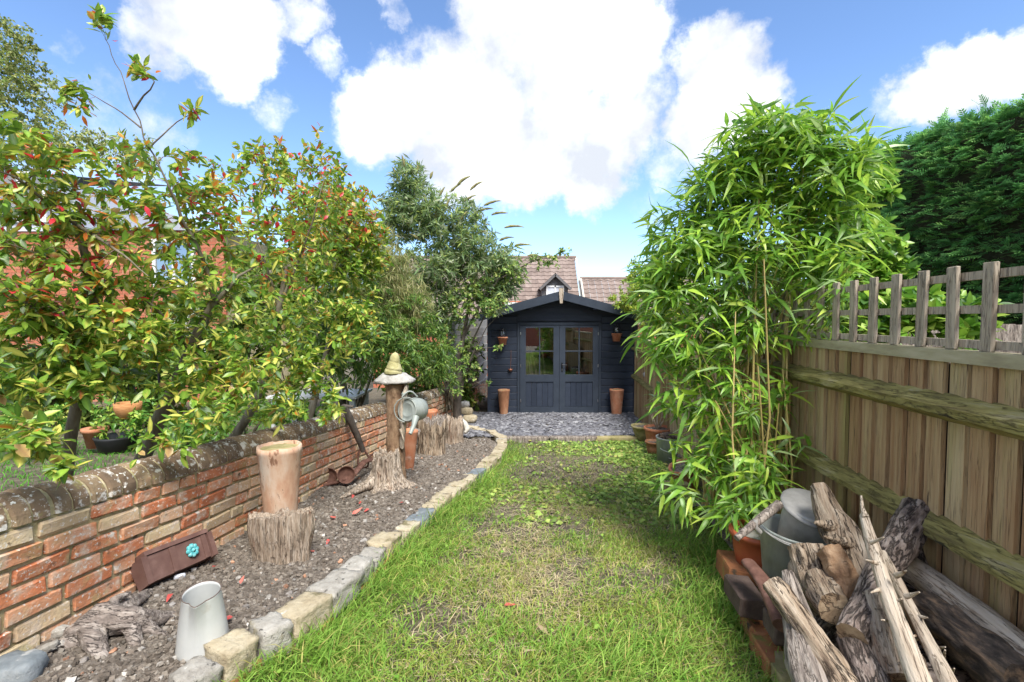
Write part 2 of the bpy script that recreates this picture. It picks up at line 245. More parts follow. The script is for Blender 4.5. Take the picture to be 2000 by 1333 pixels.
pm('white_bone', [(0,(.4,.38,.33)),(1,(.6,.57,.5))], 12, rough=.8, bump=.4)
def glass_mat(name, tint, alpha):
    m = bpy.data.materials.new(name); MATS[name] = m; m.use_nodes = True; nt = m.node_tree; N = nt.nodes; L = nt.links
    N.remove(N['Principled BSDF'])
    gl = N.new('ShaderNodeBsdfGlossy'); gl.inputs['Roughness'].default_value = .015; gl.inputs['Color'].default_value = (.95,.97,1,1)
    tr = N.new('ShaderNodeBsdfTransparent'); tr.inputs['Color'].default_value = (*tint, 1)
    mx = N.new('ShaderNodeMixShader'); mx.inputs[0].default_value = alpha
    L.new(tr.outputs[0], mx.inputs[1]); L.new(gl.outputs[0], mx.inputs[2]); L.new(mx.outputs[0], N['Material Output'].inputs['Surface'])
glass_mat('window_glass', (.75,.8,.78), .34); glass_mat('lantern_glass', (.9,.92,.92), .15); glass_mat('sea_glass', (.75,.85,.82), .2)
M = MATS
# ------------------------------------------------------------------ mesh helpers
def A(v): return np.asarray(v, float).reshape(-1, 3)
def np_mesh(name, V, Fc, mat=None, C=None, smooth=False, mats=None, mi=None):
    """V (n,3); Fc list of arrays (k,3) or (k,4)"""
    if isinstance(Fc, np.ndarray): Fc = [Fc]
    Fc = [np.asarray(f, np.int32) for f in Fc if len(f)]
    me = bpy.data.meshes.new(name); V = A(V)
    me.vertices.add(len(V)); me.vertices.foreach_set('co', V.astype(np.float32).ravel())
    nl = sum(f.size for f in Fc); npoly = sum(len(f) for f in Fc)
    me.loops.add(nl); me.loops.foreach_set('vertex_index', np.concatenate([f.ravel() for f in Fc]))
    me.polygons.add(npoly)
    tot = np.concatenate([np.full(len(f), f.shape[1], np.int32) for f in Fc]); st = np.concatenate([[0], np.cumsum(tot)[:-1]]).astype(np.int32)
    me.polygons.foreach_set('loop_start', st)
    me.polygons.foreach_set('use_smooth', np.full(npoly, bool(smooth)))
    if C is not None:
        at = me.color_attributes.new('Col', 'FLOAT_COLOR', 'POINT'); c4 = np.ones((len(V), 4), np.float32); c4[:, :3] = C; at.data.foreach_set('color', c4.ravel())
    for m in (mats or ([mat] if mat else [])): me.materials.append(M[m] if isinstance(m, str) else m)
    if mi is not None: me.polygons.foreach_set('material_index', np.asarray(mi, np.int32))
    me.update(calc_edges=True); me.validate()
    return me
def tag(o, label=None, cat=None, group=None, kind=None):
    if label: o['label'] = label
    if cat: o['category'] = cat
    if group: o['group'] = group
    if kind: o['kind'] = kind
    return o
def wloc(o):
    v = Vector((0, 0, 0))
    while o is not None: v = v+o.location; o = o.parent
    return v
def thing(name, loc, label, cat, group=None):
    o = bpy.data.objects.new(name, None); COL.objects.link(o); o.location = loc; o.empty_display_size = .1
    return tag(o, label, cat, group)
class MB:
    def __init__(s): s.v = []; s.f3 = []; s.f4 = []; s.m3 = []; s.m4 = []; s.n = 0; s.c = []
    def add(s, V, Fc, mi=0, C=None):
        V = A(V); 
        for f in (Fc if isinstance(Fc, (list, tuple)) else [Fc]):
            f = np.asarray(f, np.int64)
            if not len(f): continue
            if f.shape[1] == 3: s.f3.append(f+s.n); s.m3.append(np.full(len(f), mi))
            else: s.f4.append(f+s.n); s.m4.append(np.full(len(f), mi))
        s.v.append(V); s.n += len(V)
        s.c.append(np.ones((len(V), 3)) if C is None else np.broadcast_to(np.asarray(C, float), (len(V), 3)))
        return s
    def box(s, x0, x1, y0, y1, z0, z1, mi=0):
        V = [(x, y, z) for x in (x0, x1) for y in (y0, y1) for z in (z0, z1)]
        return s.add(V, np.array([[0,1,3,2],[4,6,7,5],[0,4,5,1],[2,3,7,6],[0,2,6,4],[1,5,7,3]]), mi)
    def beam(s, a, b, w, h, up=(0,0,1), mi=0):           # a bar from a to b, w wide and h high
        a = Vector(a); b = Vector(b); d = (b-a).normalized(); x = d.cross(Vector(up)).normalized(); u = x.cross(d)
        V = [p+x*sx*w/2+u*su*h/2 for p in (a, b) for sx, su in ((-1,-1),(1,-1),(1,1),(-1,1))]
        return s.add([tuple(v) for v in V], np.array([[3,2,1,0],[4,5,6,7],[0,1,5,4],[1,2,6,5],[2,3,7,6],[3,0,4,7]]), mi)
    def tube(s, pts, rad, n=6, rough=0, rs=8, caps=True, seed=0, mi=0, flat=1, capmi=None, groove=0):
        pts = [Vector(p) for p in pts]; k = len(pts)
        if not hasattr(rad, '__len__'): rad = [rad]*k
        V = []; up = None
        for i, p in enumerate(pts):
            t = (pts[min(i+1, k-1)]-pts[max(i-1, 0)]).normalized()
            if up is None: up = Vector((.31, .22, .93)) if abs(t.z) < .9 else Vector((1, .1, 0))
            x = t.cross(up).normalized(); up = x.cross(t).normalized()
            for j in range(n):
                an = 2*math.pi*j/n; ca, sa = math.cos(an), math.sin(an); r = rad[i]
                if rough or groove:
                    q = Vector((p.x*rs*.6+seed*3.7+ca*rad[i]*rs, p.y*rs*.6+sa*rad[i]*rs, p.z*rs*.6+seed))
                    r *= 1+rough*(noise.noise(q)+.5*noise.noise(q*2.7)+.3*noise.noise(q*6.1))
                    if groove: r *= 1+groove*noise.noise(Vector((ca*4.5+seed, sa*4.5, i*.12+seed*2)))
                V.append(p+x*ca*r+up*sa*r*flat)
        i, j = np.meshgrid(np.arange(k-1), np.arange(n), indexing='ij'); i = i.ravel(); j = j.ravel(); jn = (j+1) % n
        Fq = np.stack([i*n+j, i*n+jn, (i+1)*n+jn, (i+1)*n+j], 1)
        s.add([tuple(v) for v in V], Fq, mi)
        if caps:
            cm = mi if capmi is None else capmi
            for e, o in ((0, 0), (k-1, (k-1)*n)):
                ring = V[o:o+n]; c = sum(ring, Vector())/n
                vv = [tuple(v) for v in ring]+[tuple(c)]
                fr = [[q, (q+1) % n, n] if e else [(q+1) % n, q, n] for q in range(n)]
                s.add(vv, np.array(fr), cm)
        return s
    def lathe(s, prof, n=32, c=(0,0,0), axis=(0,0,1), mi=0, fn=None, C=None):
        q = Vector((0,0,1)).rotation_difference(Vector(axis)); c = Vector(c); V = []
        for (r, z) in prof:
            for j in range(n):
                an = 2*math.pi*j/n; p = Vector((r*math.cos(an), r*math.sin(an), z))
                if fn: p = fn(p, an, z)
                V.append(tuple(c+q @ p))
        k = len(prof); i, j = np.meshgrid(np.arange(k-1), np.arange(n), indexing='ij'); i = i.ravel(); j = j.ravel(); jn = (j+1) % n
        return s.add(V, np.stack([i*n+j, i*n+jn, (i+1)*n+jn, (i+1)*n+j], 1), mi, C)
    def obj(s, name, mats, parent=None, smooth=False, base=None, kind=None, color=False, align=None):
        V = np.concatenate(s.v); fs = []; mi = []
        if s.f3: fs.append(np.concatenate(s.f3)); mi.append(np.concatenate(s.m3))
        if s.f4: fs.append(np.concatenate(s.f4)); mi.append(np.concatenate(s.m4))
        if base is None: base = Vector((float(V[:,0].min()+V[:,0].max())/2, float(V[:,1].min()+V[:,1].max())/2, float(V[:,2].min())))
        base = Vector(base)
        if isinstance(mats, str): mats = [mats]
        VL = V-np.array(base); rq = None
        if align is not None: rq = Vector((0, 0, 1)).rotation_difference(Vector(align)); VL = VL @ np.array(rq.to_matrix())
        me = np_mesh(name, VL, fs, mats=mats, smooth=smooth, mi=np.concatenate(mi), C=np.concatenate(s.c) if color else None)
        o = bpy.data.objects.new(name, me); COL.objects.link(o)
        if parent is not None: o.parent = parent; o.location = base-wloc(parent)
        else: o.location = base
        if rq is not None: o.rotation_euler = rq.to_euler()
        if kind: o['kind'] = kind
        return o
def link(name, me, parent=None, loc=(0,0,0), rot=None, mtx=None):
    o = bpy.data.objects.new(name, me); COL.objects.link(o)
    if parent is not None: o.parent = parent; loc = Vector(loc)-wloc(parent)
    if mtx is not None: o.matrix_local = Matrix.LocRotScale(loc, mtx.to_quaternion(), mtx.to_scale())
    else:
        o.location = loc
        if rot is not None: o.rotation_euler = rot
    return o
def chamfer_box(lx, ly, lz, ch=.006, jit=.002, seed=0):
    r = random.Random(seed); hx, hy, hz = lx/2, ly/2, lz/2; bm = bmesh.new()
    bmesh.ops.create_cube(bm, size=1)
    for v in bm.verts: v.co = Vector((v.co.x*lx, v.co.y*ly, v.co.z*lz))
    bmesh.ops.bevel(bm, geom=bm.edges[:], offset=ch, segments=1, affect='EDGES', profile=.5)
    for v in bm.verts: v.co += Vector((r.uniform(-jit, jit), r.uniform(-jit, jit), r.uniform(-jit, jit)))
    bmesh.ops.triangulate(bm, faces=bm.faces[:])
    bm.verts.index_update()
    V = np.array([v.co[:] for v in bm.verts]); Fa = np.array([[v.index for v in f.verts] for f in bm.faces]); bm.free(); return V, Fa
def rock(lx, ly, lz, seed=0, cuts=3, sph=.3, amp=.12, fs=2.2):
    """a rounded, uneven block"""
    bm = bmesh.new(); bmesh.ops.create_cube(bm, size=2); bmesh.ops.subdivide_edges(bm, edges=bm.edges[:], cuts=cuts, use_grid_fill=True)
    bm.verts.index_update(); V = []
    for v in bm.verts:
        p = v.co.copy(); s = p.normalized()*1.15; p = p.lerp(s, sph)
        q = p*fs*.5+Vector((seed*7.3, seed*1.9, seed*3.1)); p = p*(1+amp*noise.noise(q)+amp*.5*noise.noise(q*2.6))
        V.append((p.x*lx/2, p.y*ly/2, p.z*lz/2))
    Fa = np.array([[v.index for v in f.verts] for f in bm.faces]); bm.free(); return np.array(V), Fa
def frame(d, up):
    """(N,3) directions -> (N,3,3) with columns x, y=d, z~up"""
    d = d/np.linalg.norm(d, axis=1, keepdims=True); x = np.cross(d, up); l = np.linalg.norm(x, axis=1, keepdims=True); x = np.where(l < 1e-4, np.array([[1.,0,0]]), x/np.maximum(l, 1e-4)); z = np.cross(x, d)
    return np.stack([x, d, z], 2)
def join_inst(var, pos, rot, scl, vid):
    Vs, Fs, Cs, n = [], [], [], 0
    for k, (v, f, c) in enumerate(var):
        idx = np.nonzero(vid == k)[0]
        if not len(idx): continue
        w = np.einsum('nij,vj->nvi', rot[idx], v)*scl[idx][:, None, None]+pos[idx][:, None, :]
        nv = len(v); Vs.append(w.reshape(-1, 3)); Fs.append((f[None]+(np.arange(len(idx))*nv)[:, None, None]+n).reshape(-1, 3)); n += nv*len(idx)
        Cs.append(np.broadcast_to(c[None], (len(idx), nv, 3)).reshape(-1, 3))
    return np.concatenate(Vs), np.concatenate(Fs), np.concatenate(Cs)
def scatter(parent, var, pos, rot, scl, vid, mat, part='leaf', rest='foliage', nparts=0, smooth=True, rest_parent='same', tint=.12):
    """instances as parts (the nearest in view) and the rest as one mesh"""
    pos = np.asarray(pos); sel = np.zeros(len(pos), bool)
    if nparts:
        px, py, d = project(pos); ok = (px > 0) & (px < 2000) & (py > 0) & (py < 1333) & (d > .2)
        order = np.argsort(np.where(ok, d/scl, 1e9))[:nparts]; sel[order] = ok[order]
        mes = [np_mesh(part, v, f, mat, c, smooth) for v, f, c in var]
        for i in np.nonzero(sel)[0]:
            m3 = Matrix(rot[i].tolist()); o = bpy.data.objects.new(part, mes[vid[i]]); COL.objects.link(o); o.parent = parent
            o.matrix_local = Matrix.LocRotScale(Vector(pos[i])-wloc(parent), m3.to_quaternion(), (scl[i],)*3)
    k = ~sel
    if k.any():
        V, Fa, C = join_inst(var, pos[k], rot[k], scl[k], vid[k])
        base = np.array(wloc(parent)) if parent is not None else np.zeros(3)
        me = np_mesh(rest, V-base, Fa, mat, C, smooth); o = bpy.data.objects.new(rest, me); COL.objects.link(o)
        if parent is not None: o.parent = parent
        o['kind'] = 'stuff'; return o
def leaf_mesh(L, Wd, c_mid, c_edge, fold=.25, droop=.25, segs=4, shape=.5, tip=None, twist=0):
    """a blade along +y from the origin, folded along the midrib, drooping to -z"""
    V, C = [], []
    for i in range(segs+1):
        t = i/segs; w = Wd/2*(math.sin(math.pi*t**shape)**.8 if 0 < t < 1 else .06)
        y = L*t*(1-.12*droop*t); z = -droop*L*t*t
        cm = np.array(c_mid); ce = np.array(c_edge)
        if tip is not None: cm = cm*(1-t)+np.array(tip)*t; ce = ce*(1-t)+np.array(tip)*t
        a = twist*t
        V += [(-w*math.cos(a), y, z+w*fold+w*math.sin(a)), (0, y, z), (w*math.cos(a), y, z+w*fold-w*math.sin(a))]; C += [ce, cm, ce]
    Fa = []
    for i in range(segs):
        a = i*3
        for k in (0, 1): Fa += [[a+k, a+k+1, a+k+4], [a+k, a+k+4, a+k+3]]
    return np.array(V), np.array(Fa), np.array(C)
def skeleton(trunks, ends, r0=.012, up=.25, nseg=3, branch_bias=.0, sag=0):
    """link every end to the nearest limb already there; returns branch polylines and end directions"""
    nodes = []; nr = []; nt = []
    for pts, rad in trunks:
        pts = [Vector(p) for p in pts]
        for i in range(len(pts)-1):
            L = (pts[i+1]-pts[i]).length; k = max(2, int(L/.05))
            for j in range(k):
                t = j/k; nodes.append(pts[i].lerp(pts[i+1], t)); nr.append(rad[i]*(1-t)+rad[i+1]*t); nt.append((pts[i+1]-pts[i]).normalized())
    NP = np.array([n[:] for n in nodes]); NR = np.array(nr); NT = np.array([t[:] for t in nt])
    ends = A(ends)
    d0 = np.array([np.min(np.linalg.norm(NP-e, axis=1)) for e in ends]); br = []; dirs = np.zeros_like(ends)
    for ei in np.argsort(d0):
        e = ends[ei]; dv = NP-e; dd = np.linalg.norm(dv, axis=1)+branch_bias*np.maximum(0, dv[:, 2])
        i = int(np.argmin(dd)); a = NP[i]; L = np.linalg.norm(e-a)+1e-6
        c = a+(e-a)*.45+NT[i]*L*.22+np.array([0, 0, up*L])
        r = min(NR[i]*.75, r0*(.25+L)); ts = np.linspace(0, 1, nseg+1)
        pl = [(1-t)**2*a+2*t*(1-t)*c+t*t*e for t in ts]; rr = [r*(1-.75*t) for t in ts]
        br.append((pl, rr)); dirs[ei] = (pl[-1]-pl[-2])/(np.linalg.norm(pl[-1]-pl[-2])+1e-9)
        if L > .1:
            for q in range(1, nseg):
                NP = np.vstack([NP, pl[q]]); NR = np.append(NR, rr[q]); tv = pl[q+1]-pl[q]; NT = np.vstack([NT, tv/np.linalg.norm(tv)])
    return br, dirs
def lobe_points(lobes, shell=.0):
    """lobes: px, py, rx, ry (photo pixels), Y, depth radius, count -> points in ellipsoids"""
    out = []
    for (px, py, rx, ry, Y, dr, n) in lobes:
        c = np.array(P(px, py, Y)); k = Y/F
        v = rng.normal(size=(n, 3)); v /= np.linalg.norm(v, axis=1, keepdims=True)
        r = (shell+(1-shell)*rng.random(n))**(1/2.2)
        out.append(c+v*r[:, None]*np.array([rx*k, dr, ry*k]))
    return np.concatenate(out)
def whorls(ends, dirs, k0, k1, spread, back=.0, jitter=.35, flatten=0.0):
    """positions and directions for leaves round each twig end"""
    pos, dr = [], []
    for e, d in zip(ends, dirs):
        n = rng.integers(k0, k1+1); d = d/np.linalg.norm(d)
        a = np.cross(d, [0.3, .2, .9]); a /= np.linalg.norm(a)+1e-9; b = np.cross(d, a); ph = rng.random()*6.28
        for j in range(n):
            an = ph+j*2.4; s = spread*(.65+.7*rng.random()); t = j/max(1, n-1)
            v = d*math.cos(s)+(a*math.cos(an)+b*math.sin(an))*math.sin(s)+rng.normal(size=3)*jitter*.4
            v[2] *= 1-flatten
            pos.append(e-d*back*t); dr.append(v)
    return np.array(pos), np.array(dr)
def tubes_obj(parent, br, mat, name='branches', n=3):
    b = MB()
    for pl, rr in br: b.tube(pl, rr, n, caps=False)
    o = b.obj(name, mat, parent, smooth=True, kind='stuff'); return o
UPV = np.array([0., 0, 1])
def jup(n, j=.5): return np.array([0., 0, 1])+rng.normal(size=(n, 3))*j
# ================================================================== THE SETTING: ground
def wall_x(y): return -2.1+.105*y
def fence_x(y): return 1.4+.105*y
PATH_PX = [(360,1420),(485,1333),(565,1290),(645,1232),(705,1170),(760,1105),(805,1058),(855,1010),(905,965),(945,935),(973,908),(988,884),(986,866),(962,852),(930,846),(890,842)]
PATH = [GL(*p) for p in PATH_PX]
def path_x(y):
    for a, b in zip(PATH[:12], PATH[1:12]):
        if a.y <= y <= b.y: return a.x+(b.x-a.x)*(y-a.y)/(b.y-a.y)
    return PATH[0].x if y < PATH[0].y else PATH[11].x-.02
YEND = PATH[12].y+.05
def grid(name, nx, ny, fn, mat, kind='structure', smooth=True):
    V = [fn(i/(nx-1), j/(ny-1)) for j in range(ny) for i in range(nx)]
    i, j = np.meshgrid(np.arange(nx-1), np.arange(ny-1)); i = i.ravel(); j = j.ravel()
    me = np_mesh(name, V, np.stack([j*nx+i, j*nx+i+1, (j+1)*nx+i+1, (j+1)*nx+i], 1), mat, smooth=smooth)
    o = bpy.data.objects.new(name, me); COL.objects.link(o); o['kind'] = kind; return o
g = MB(); g.add([(-400,-60,-1.9),(400,-60,-1.9),(400,700,-1.9),(-400,700,-1.9)], np.array([[0,1,2,3]])); g.obj('ground', 'lawn_soil', kind='structure')
def lawn_fn(u, v):
    y = .3+v*8.2; x0 = -1.5; x1 = 3.0; x = x0+(x1-x0)*u
    z = zl(y)+.018*noise.noise(Vector((x*1.3, y*1.3, 0)))+.008*noise.noise(Vector((x*7, y*7, 3)))
    if y > 6.9: z = min(z, zl(6.9))-.02
    return (x, y, z)
grid('lawn', 90, 150, lawn_fn, 'lawn_soil')
def bed_z(x, y):
    return zb(y)+.028*noise.noise(Vector((x*2.1, y*2.1, 1)))+.016*noise.noise(Vector((x*9, y*9, 2)))
def bed_fn(u, v):
    y = .5+v*(YEND-.5); x0 = wall_x(y)-.06; x1 = path_x(y)-.06
    if y > PATH[11].y: x1 -= (y-PATH[11].y)*.25
    x = x0+(x1-x0)*u; z = bed_z(x, y)+.012*noise.noise(Vector((x*26, y*26, 5)))+.01*noise.noise(Vector((x*50, y*50, 8)))
    return (x, y, z)
grid('soil_bed', 170, 330, bed_fn, 'soil')
PAT_Y0 = 6.95
def pat_z(x, y): return zl(6.95)+.05-.062*(y-6.95)+.012*noise.noise(Vector((x*3, y*3, 0)))
grid('slate_patio', 40, 40, lambda u, v: (-2.2+u*5.2, PAT_Y0+v*6, pat_z(-2.2+u*5.2, PAT_Y0+v*6)), 'lawn_soil')
# neighbour's side, left and right of the boundaries
grid('neighbour_lawn', 30, 60, lambda u, v: (-16+u*(wall_x(v*15)+15.84), v*15, EYE-.98-.075*v*15+.02*noise.noise(Vector((u*20, v*30, 0)))), 'lawn_soil')
grid('neighbour_ground', 20, 40, lambda u, v: (fence_x(v*15)+.05+u*14, v*15, EYE-1.2-.07*v*15), 'lawn_soil')
RB0 = EYE-1.16; 
def zr(y): return EYE-1.13-.055*y
def rb_x(y): return 1.09-.245+.13*y     # the left edge of the raised strip along the fence
grid('fence_border', 24, 80, lambda u, v: (rb_x(.5+v*6.3)+.03+u*(fence_x(.5+v*6.3)-rb_x(.5+v*6.3)-.02), .5+v*6.3, (zr(.5+v*6.3) if .5+v*6.3 < 3.4 else max(zl(.5+v*6.3)+.01, zr(3.4)-(.5+v*6.3-3.4)*.4))+.03*noise.noise(Vector((u*6, v*30, 4)))), 'soil')
# ================================================================== brick wall
wn = Vector((1, -.105, 0)).normalized(); wu = Vector((.105, 1, -.079)).normalized(); wv = wn.cross(wu).normalized()
wn = wu.cross(wv).normalized()
wu_n = wu.copy(); WO = Vector((-2.1, 0, zb(0))); CB = .505; SLEN = 14.4
WM = Matrix((wu, -wn, wv)).transposed()
wall = thing('brick_wall', WO+wu*1.8, 'old red brick garden wall with rounded mossy coping along the left of the bed', 'wall')
core = MB()
def wp(s, d, v): return tuple(WO+wu*s-wn*d+wv*v)
def wbox(mb, s0, s1, d0, d1, v0, v1):
    V = [wp(s, d, v) for s in (s0, s1) for d in (d0, d1) for v in (v0, v1)]
    mb.add(V, np.array([[0,1,3,2],[4,6,7,5],[0,4,5,1],[2,3,7,6],[0,2,6,4],[1,5,7,3]]))
wbox(core, .3, SLEN, .010, .205, -.45, CB+.004)
pts = []
mm = MB()
nseg = 10
V = []
for s in (.3, SLEN):
    for k in range(nseg+1):
        a = math.pi*k/nseg; V.append(wp(s, .1075-.100*math.cos(a), CB+.004+.105*math.sin(a)))
mm.add(V, np.array([[k, k+1, k+nseg+2, k+nseg+1] for k in range(nseg)]))
core.add(np.concatenate(mm.v), mm.f4[0]); core.obj('mortar', 'mortar', wall)
STV = [chamfer_box(1, .1, .0615, .0075, .0042, k) for k in range(8)]
def brick_variant(L, k):
    V, Fa = STV[k]; V = V.copy(); V[:, 0] = np.where(V[:, 0] > 0, V[:, 0]-.5+L/2, V[:, 0]+.5-L/2); return V, Fa
LENS = [.218, .212, .206, .104, .108, .15]
BM = {(li, k): brick_variant(L, k) for li, L in enumerate(LENS) for k in range(8)}
lay = []
for c in range(10):
    v = CB-.0375-.0745*c-.004; s = .3-random.random()*.2
    while s < SLEN:
        li = random.choices(range(6), (5, 5, 4, 2.2, 2, .8))[0]; L = LENS[li]
        lay.append((s+L/2, v+random.uniform(-.002, .002), li, random.randrange(8), random.uniform(-.004, .004), c)); s += L+.012+random.random()*.005
cen = np.array([wp(b[0], .05, b[1]) for b in lay]); px, py, d = project(cen)
vis = (px > -30) & (px < 2000) & (py < 1360) & np.array([b[5] < 8 for b in lay])
order = [i for i in np.argsort(np.where(vis, d, 99)) if vis[i]][:300]; near = set(order)
meshes = {}
jb = MB()
for i, (s, v, li, k, dd, c) in enumerate(lay):
    p = Vector(wp(s, .05-dd*.7-.003, v)); tilt = random.uniform(-.007, .007)
    if i in near:
        if (li, k) not in meshes: meshes[li, k] = np_mesh('brick', *BM[li, k], 'brick')
        link('brick', meshes[li, k], wall, p, mtx=WM @ Matrix.Rotation(tilt, 3, 'Y'))
    elif px[i] > -300:
        V, Fa = BM[li, k]; jb.add(np.array([tuple(p+WM @ Vector(q)) for q in V]), Fa)
jb.obj('brickwork', 'brick_joined', wall, kind='stuff')
# coping: bricks on edge with a half-round back
def coping_mesh(k):
    r = random.Random(k); mb = MB(); w = .066+r.uniform(-.004, .006); V = []; n = 9; ch = .007
    for xs, rr in ((-w/2, .111-ch), (-w/2+ch, .115), (w/2-ch, .115), (w/2, .111-ch)):
        for q in range(n+1):
            a = math.pi*q/n; rj = rr+r.uniform(-.003, .003); V.append((xs, -rj*math.cos(a), max(0, rj*1.02*math.sin(a))))
    m = n+1; Fa = [[s*m+q, s*m+q+1, (s+1)*m+q+1, (s+1)*m+q] for s in range(3) for q in range(n)]
    T = [[0, q+1, q] for q in range(1, n)]+[[3*m, 3*m+q, 3*m+q+1] for q in range(1, n)]
    return np_mesh('coping_brick', V, [np.array(Fa), np.array(T)], 'coping')
CM = [coping_mesh(k) for k in range(10)]
s = .55; ci = 0
while s < SLEN-.1:
    link('coping_brick', CM[random.randrange(10)], wall, Vector(wp(s, .1075+random.uniform(-.004, .004), CB+.001+random.uniform(0, .005))), mtx=WM @ Matrix.Rotation(random.uniform(-.03, .03), 3, 'Z') @ Matrix.Rotation(random.uniform(-.03, .03), 3, 'Y')); s += .0775+random.random()*.006
# ================================================================== stone edging of the bed
edging = thing('stone_edging', PATH[3], 'curved row of reclaimed stone blocks and bricks holding the soil bed against the grass', 'edging')
def path_at(s):
    for a, b in zip(PATH[:-1], PATH[1:]):
        L = (b-a).length
        if s <= L: return a.lerp(b, s/L), (b-a).normalized()
        s -= L
    return None
STONES = [('grey_stone',.13,.11,.10),('buff_stone',.135,.13,.12),('grey_stone',.12,.14,.125),('buff_stone',.23,.13,.12),('grey_stone',.25,.15,.12),('grey_stone',.19,.13,.11),('grey_stone',.17,.12,.085),('buff_stone',.20,.13,.10),('buff_stone',.13,.11,.09),('buff_stone',.15,.11,.10),
          ('blue_stone',.30,.13,.10),('buff_stone',.12,.12,.10),('buff_stone',.23,.13,.11),('buff_stone',.22,.13,.10),('buff_stone',.2,.14,.10),('buff_stone',.22,.13,.10),('blue_stone',.26,.12,.1)]
tot = sum((b-a).length for a, b in zip(PATH[:-1], PATH[1:])); s = .02; k = 0
while s < tot-.05:
    if k < len(STONES): mt, L, W_, H = STONES[k]
    else: mt = random.choices(['buff_stone', 'grey_stone', 'buff_stone'], (6, 2, 1))[0]; L = random.uniform(.16, .27); W_ = random.uniform(.11, .14); H = random.uniform(.09, .12)
    if s+L > tot: break
    c, t = path_at(s+L/2); inn = Vector((-t.y, t.x, 0)).normalized()
    if s < 1.5: base = .028
    else: base = -.01
    near_ = s < 3.2
    V, Fa = rock(L*1.02, W_*1.05, H*1.08, seed=k+3, cuts=6 if near_ else 2, sph=random.uniform(.06, .2) if mt != 'grey_stone' else random.uniform(.12, .28), amp=.17, fs=3.0)
    x = t; y = inn; z = x.cross(y).normalized(); mtx = Matrix((x, y, z)).transposed() @ Matrix.Rotation(random.uniform(-.10, .10), 3, 'Z') @ Matrix.Rotation(random.uniform(-.04, .08), 3, 'X')
    me = np_mesh('stone', V, Fa, mt, smooth=near_)
    link('stone', me, edging, c+inn*(.072 if s < 1.5 else .05)+Vector((0, 0, base+H/2)), mtx=mtx)
    s += L+.012; k += 1
BKM = [np_mesh('brick', *chamfer_box(.215, .10, .065, .006, .003, 20+q), 'mossy_brick') for q in range(4)]
s = .12
while s < 2.3:
    c, t = path_at(s+.107); inn = Vector((-t.y, t.x, 0)).normalized(); z = t.cross(inn).normalized()
    link('brick', BKM[random.randrange(4)], edging, c+inn*.055+Vector((0, 0, .012)), mtx=Matrix((t, inn, z)).transposed() @ Matrix.Rotation(random.uniform(-.05, .05), 3, 'Z')); s += .232
# kerb in front of the slate
kerb = thing('timber_kerb', (1.0, 6.95, zl(6.95)), 'low weathered kerb of short sections holding back the grey slate chips', 'kerb')
xx = -.15
while xx < 2.3:
    L = random.uniform(.45, .75); V, Fa = rock(L, .09, .10, seed=int(xx*10)+40, cuts=3, sph=.08, amp=.10)
    link('kerb_piece', np_mesh('kerb_piece', V, Fa, random.choice(['mossy_pot', 'weathered_grey', 'brown_wood']), smooth=True), kerb, (xx+L/2, 6.93, zl(6.9)+.03), rot=(0, 0, random.uniform(-.03, .03))); xx += L+.01
# ================================================================== timber fence on the right
fu = Vector((.105, 1, 0)).normalized(); fn_ = Vector((-fu.y, fu.x, 0))
def fp(y, out, z): return Vector((fence_x(y), y, 0))+fn_*out+Vector((0, 0, z))
FM = Matrix((fu, -fn_, Vector((0, 0, 1)))).transposed()
fence = thing('timber_fence', fp(2, 0, zr(2)), 'weathered brown featherboard fence with mossy rails and open trellis top', 'fence')
def board_mesh(k, H, w=.0925):
    r = random.Random(k); t0, t1 = .007, .017; b = MB(); V = []
    for z in (0, H):
        j = r.uniform(-.003, .003); V += [(-w/2+j, 0, z), (w/2+j, 0, z), (w/2+j, -t0, z), (-w/2+j, -t1, z)]
    return np_mesh('board', V, np.array([[3,2,1,0],[4,5,6,7],[0,1,5,4],[1,2,6,5],[2,3,7,6],[3,0,4,7]]), 'fence_wood')
BH = 1.75; B1 = [board_mesh(k, BH) for k in range(6)]; B2 = [board_mesh(k+9, BH) for k in range(4)]
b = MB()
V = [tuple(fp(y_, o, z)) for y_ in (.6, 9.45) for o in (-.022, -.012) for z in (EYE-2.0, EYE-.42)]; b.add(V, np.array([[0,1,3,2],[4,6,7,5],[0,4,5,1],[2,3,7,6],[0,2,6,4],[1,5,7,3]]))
V = [tuple(fp(y_, o, z)) for y_ in (.6, 4.7) for o in (-.022, -.012) for z in (EYE-.419, EYE-.16)]; b.add(V, np.array([[0,1,3,2],[4,6,7,5],[0,4,5,1],[2,3,7,6],[0,2,6,4],[1,5,7,3]])); b.obj('gap_shade', 'dark_bark', fence)  # dark sheet behind the boards, its colour standing in for shade in the gaps
y = .7; i = 0
while y < 9.4:
    drop = 0 if y < 4.75 else .22
    link('board', B1[i % 6], fence, fp(y, .004+(i % 2)*.0015, EYE-.148-drop-BH), mtx=FM @ Matrix.Rotation(.03+random.uniform(-.015, .015), 3, 'Z')); y += .0995; i += 1
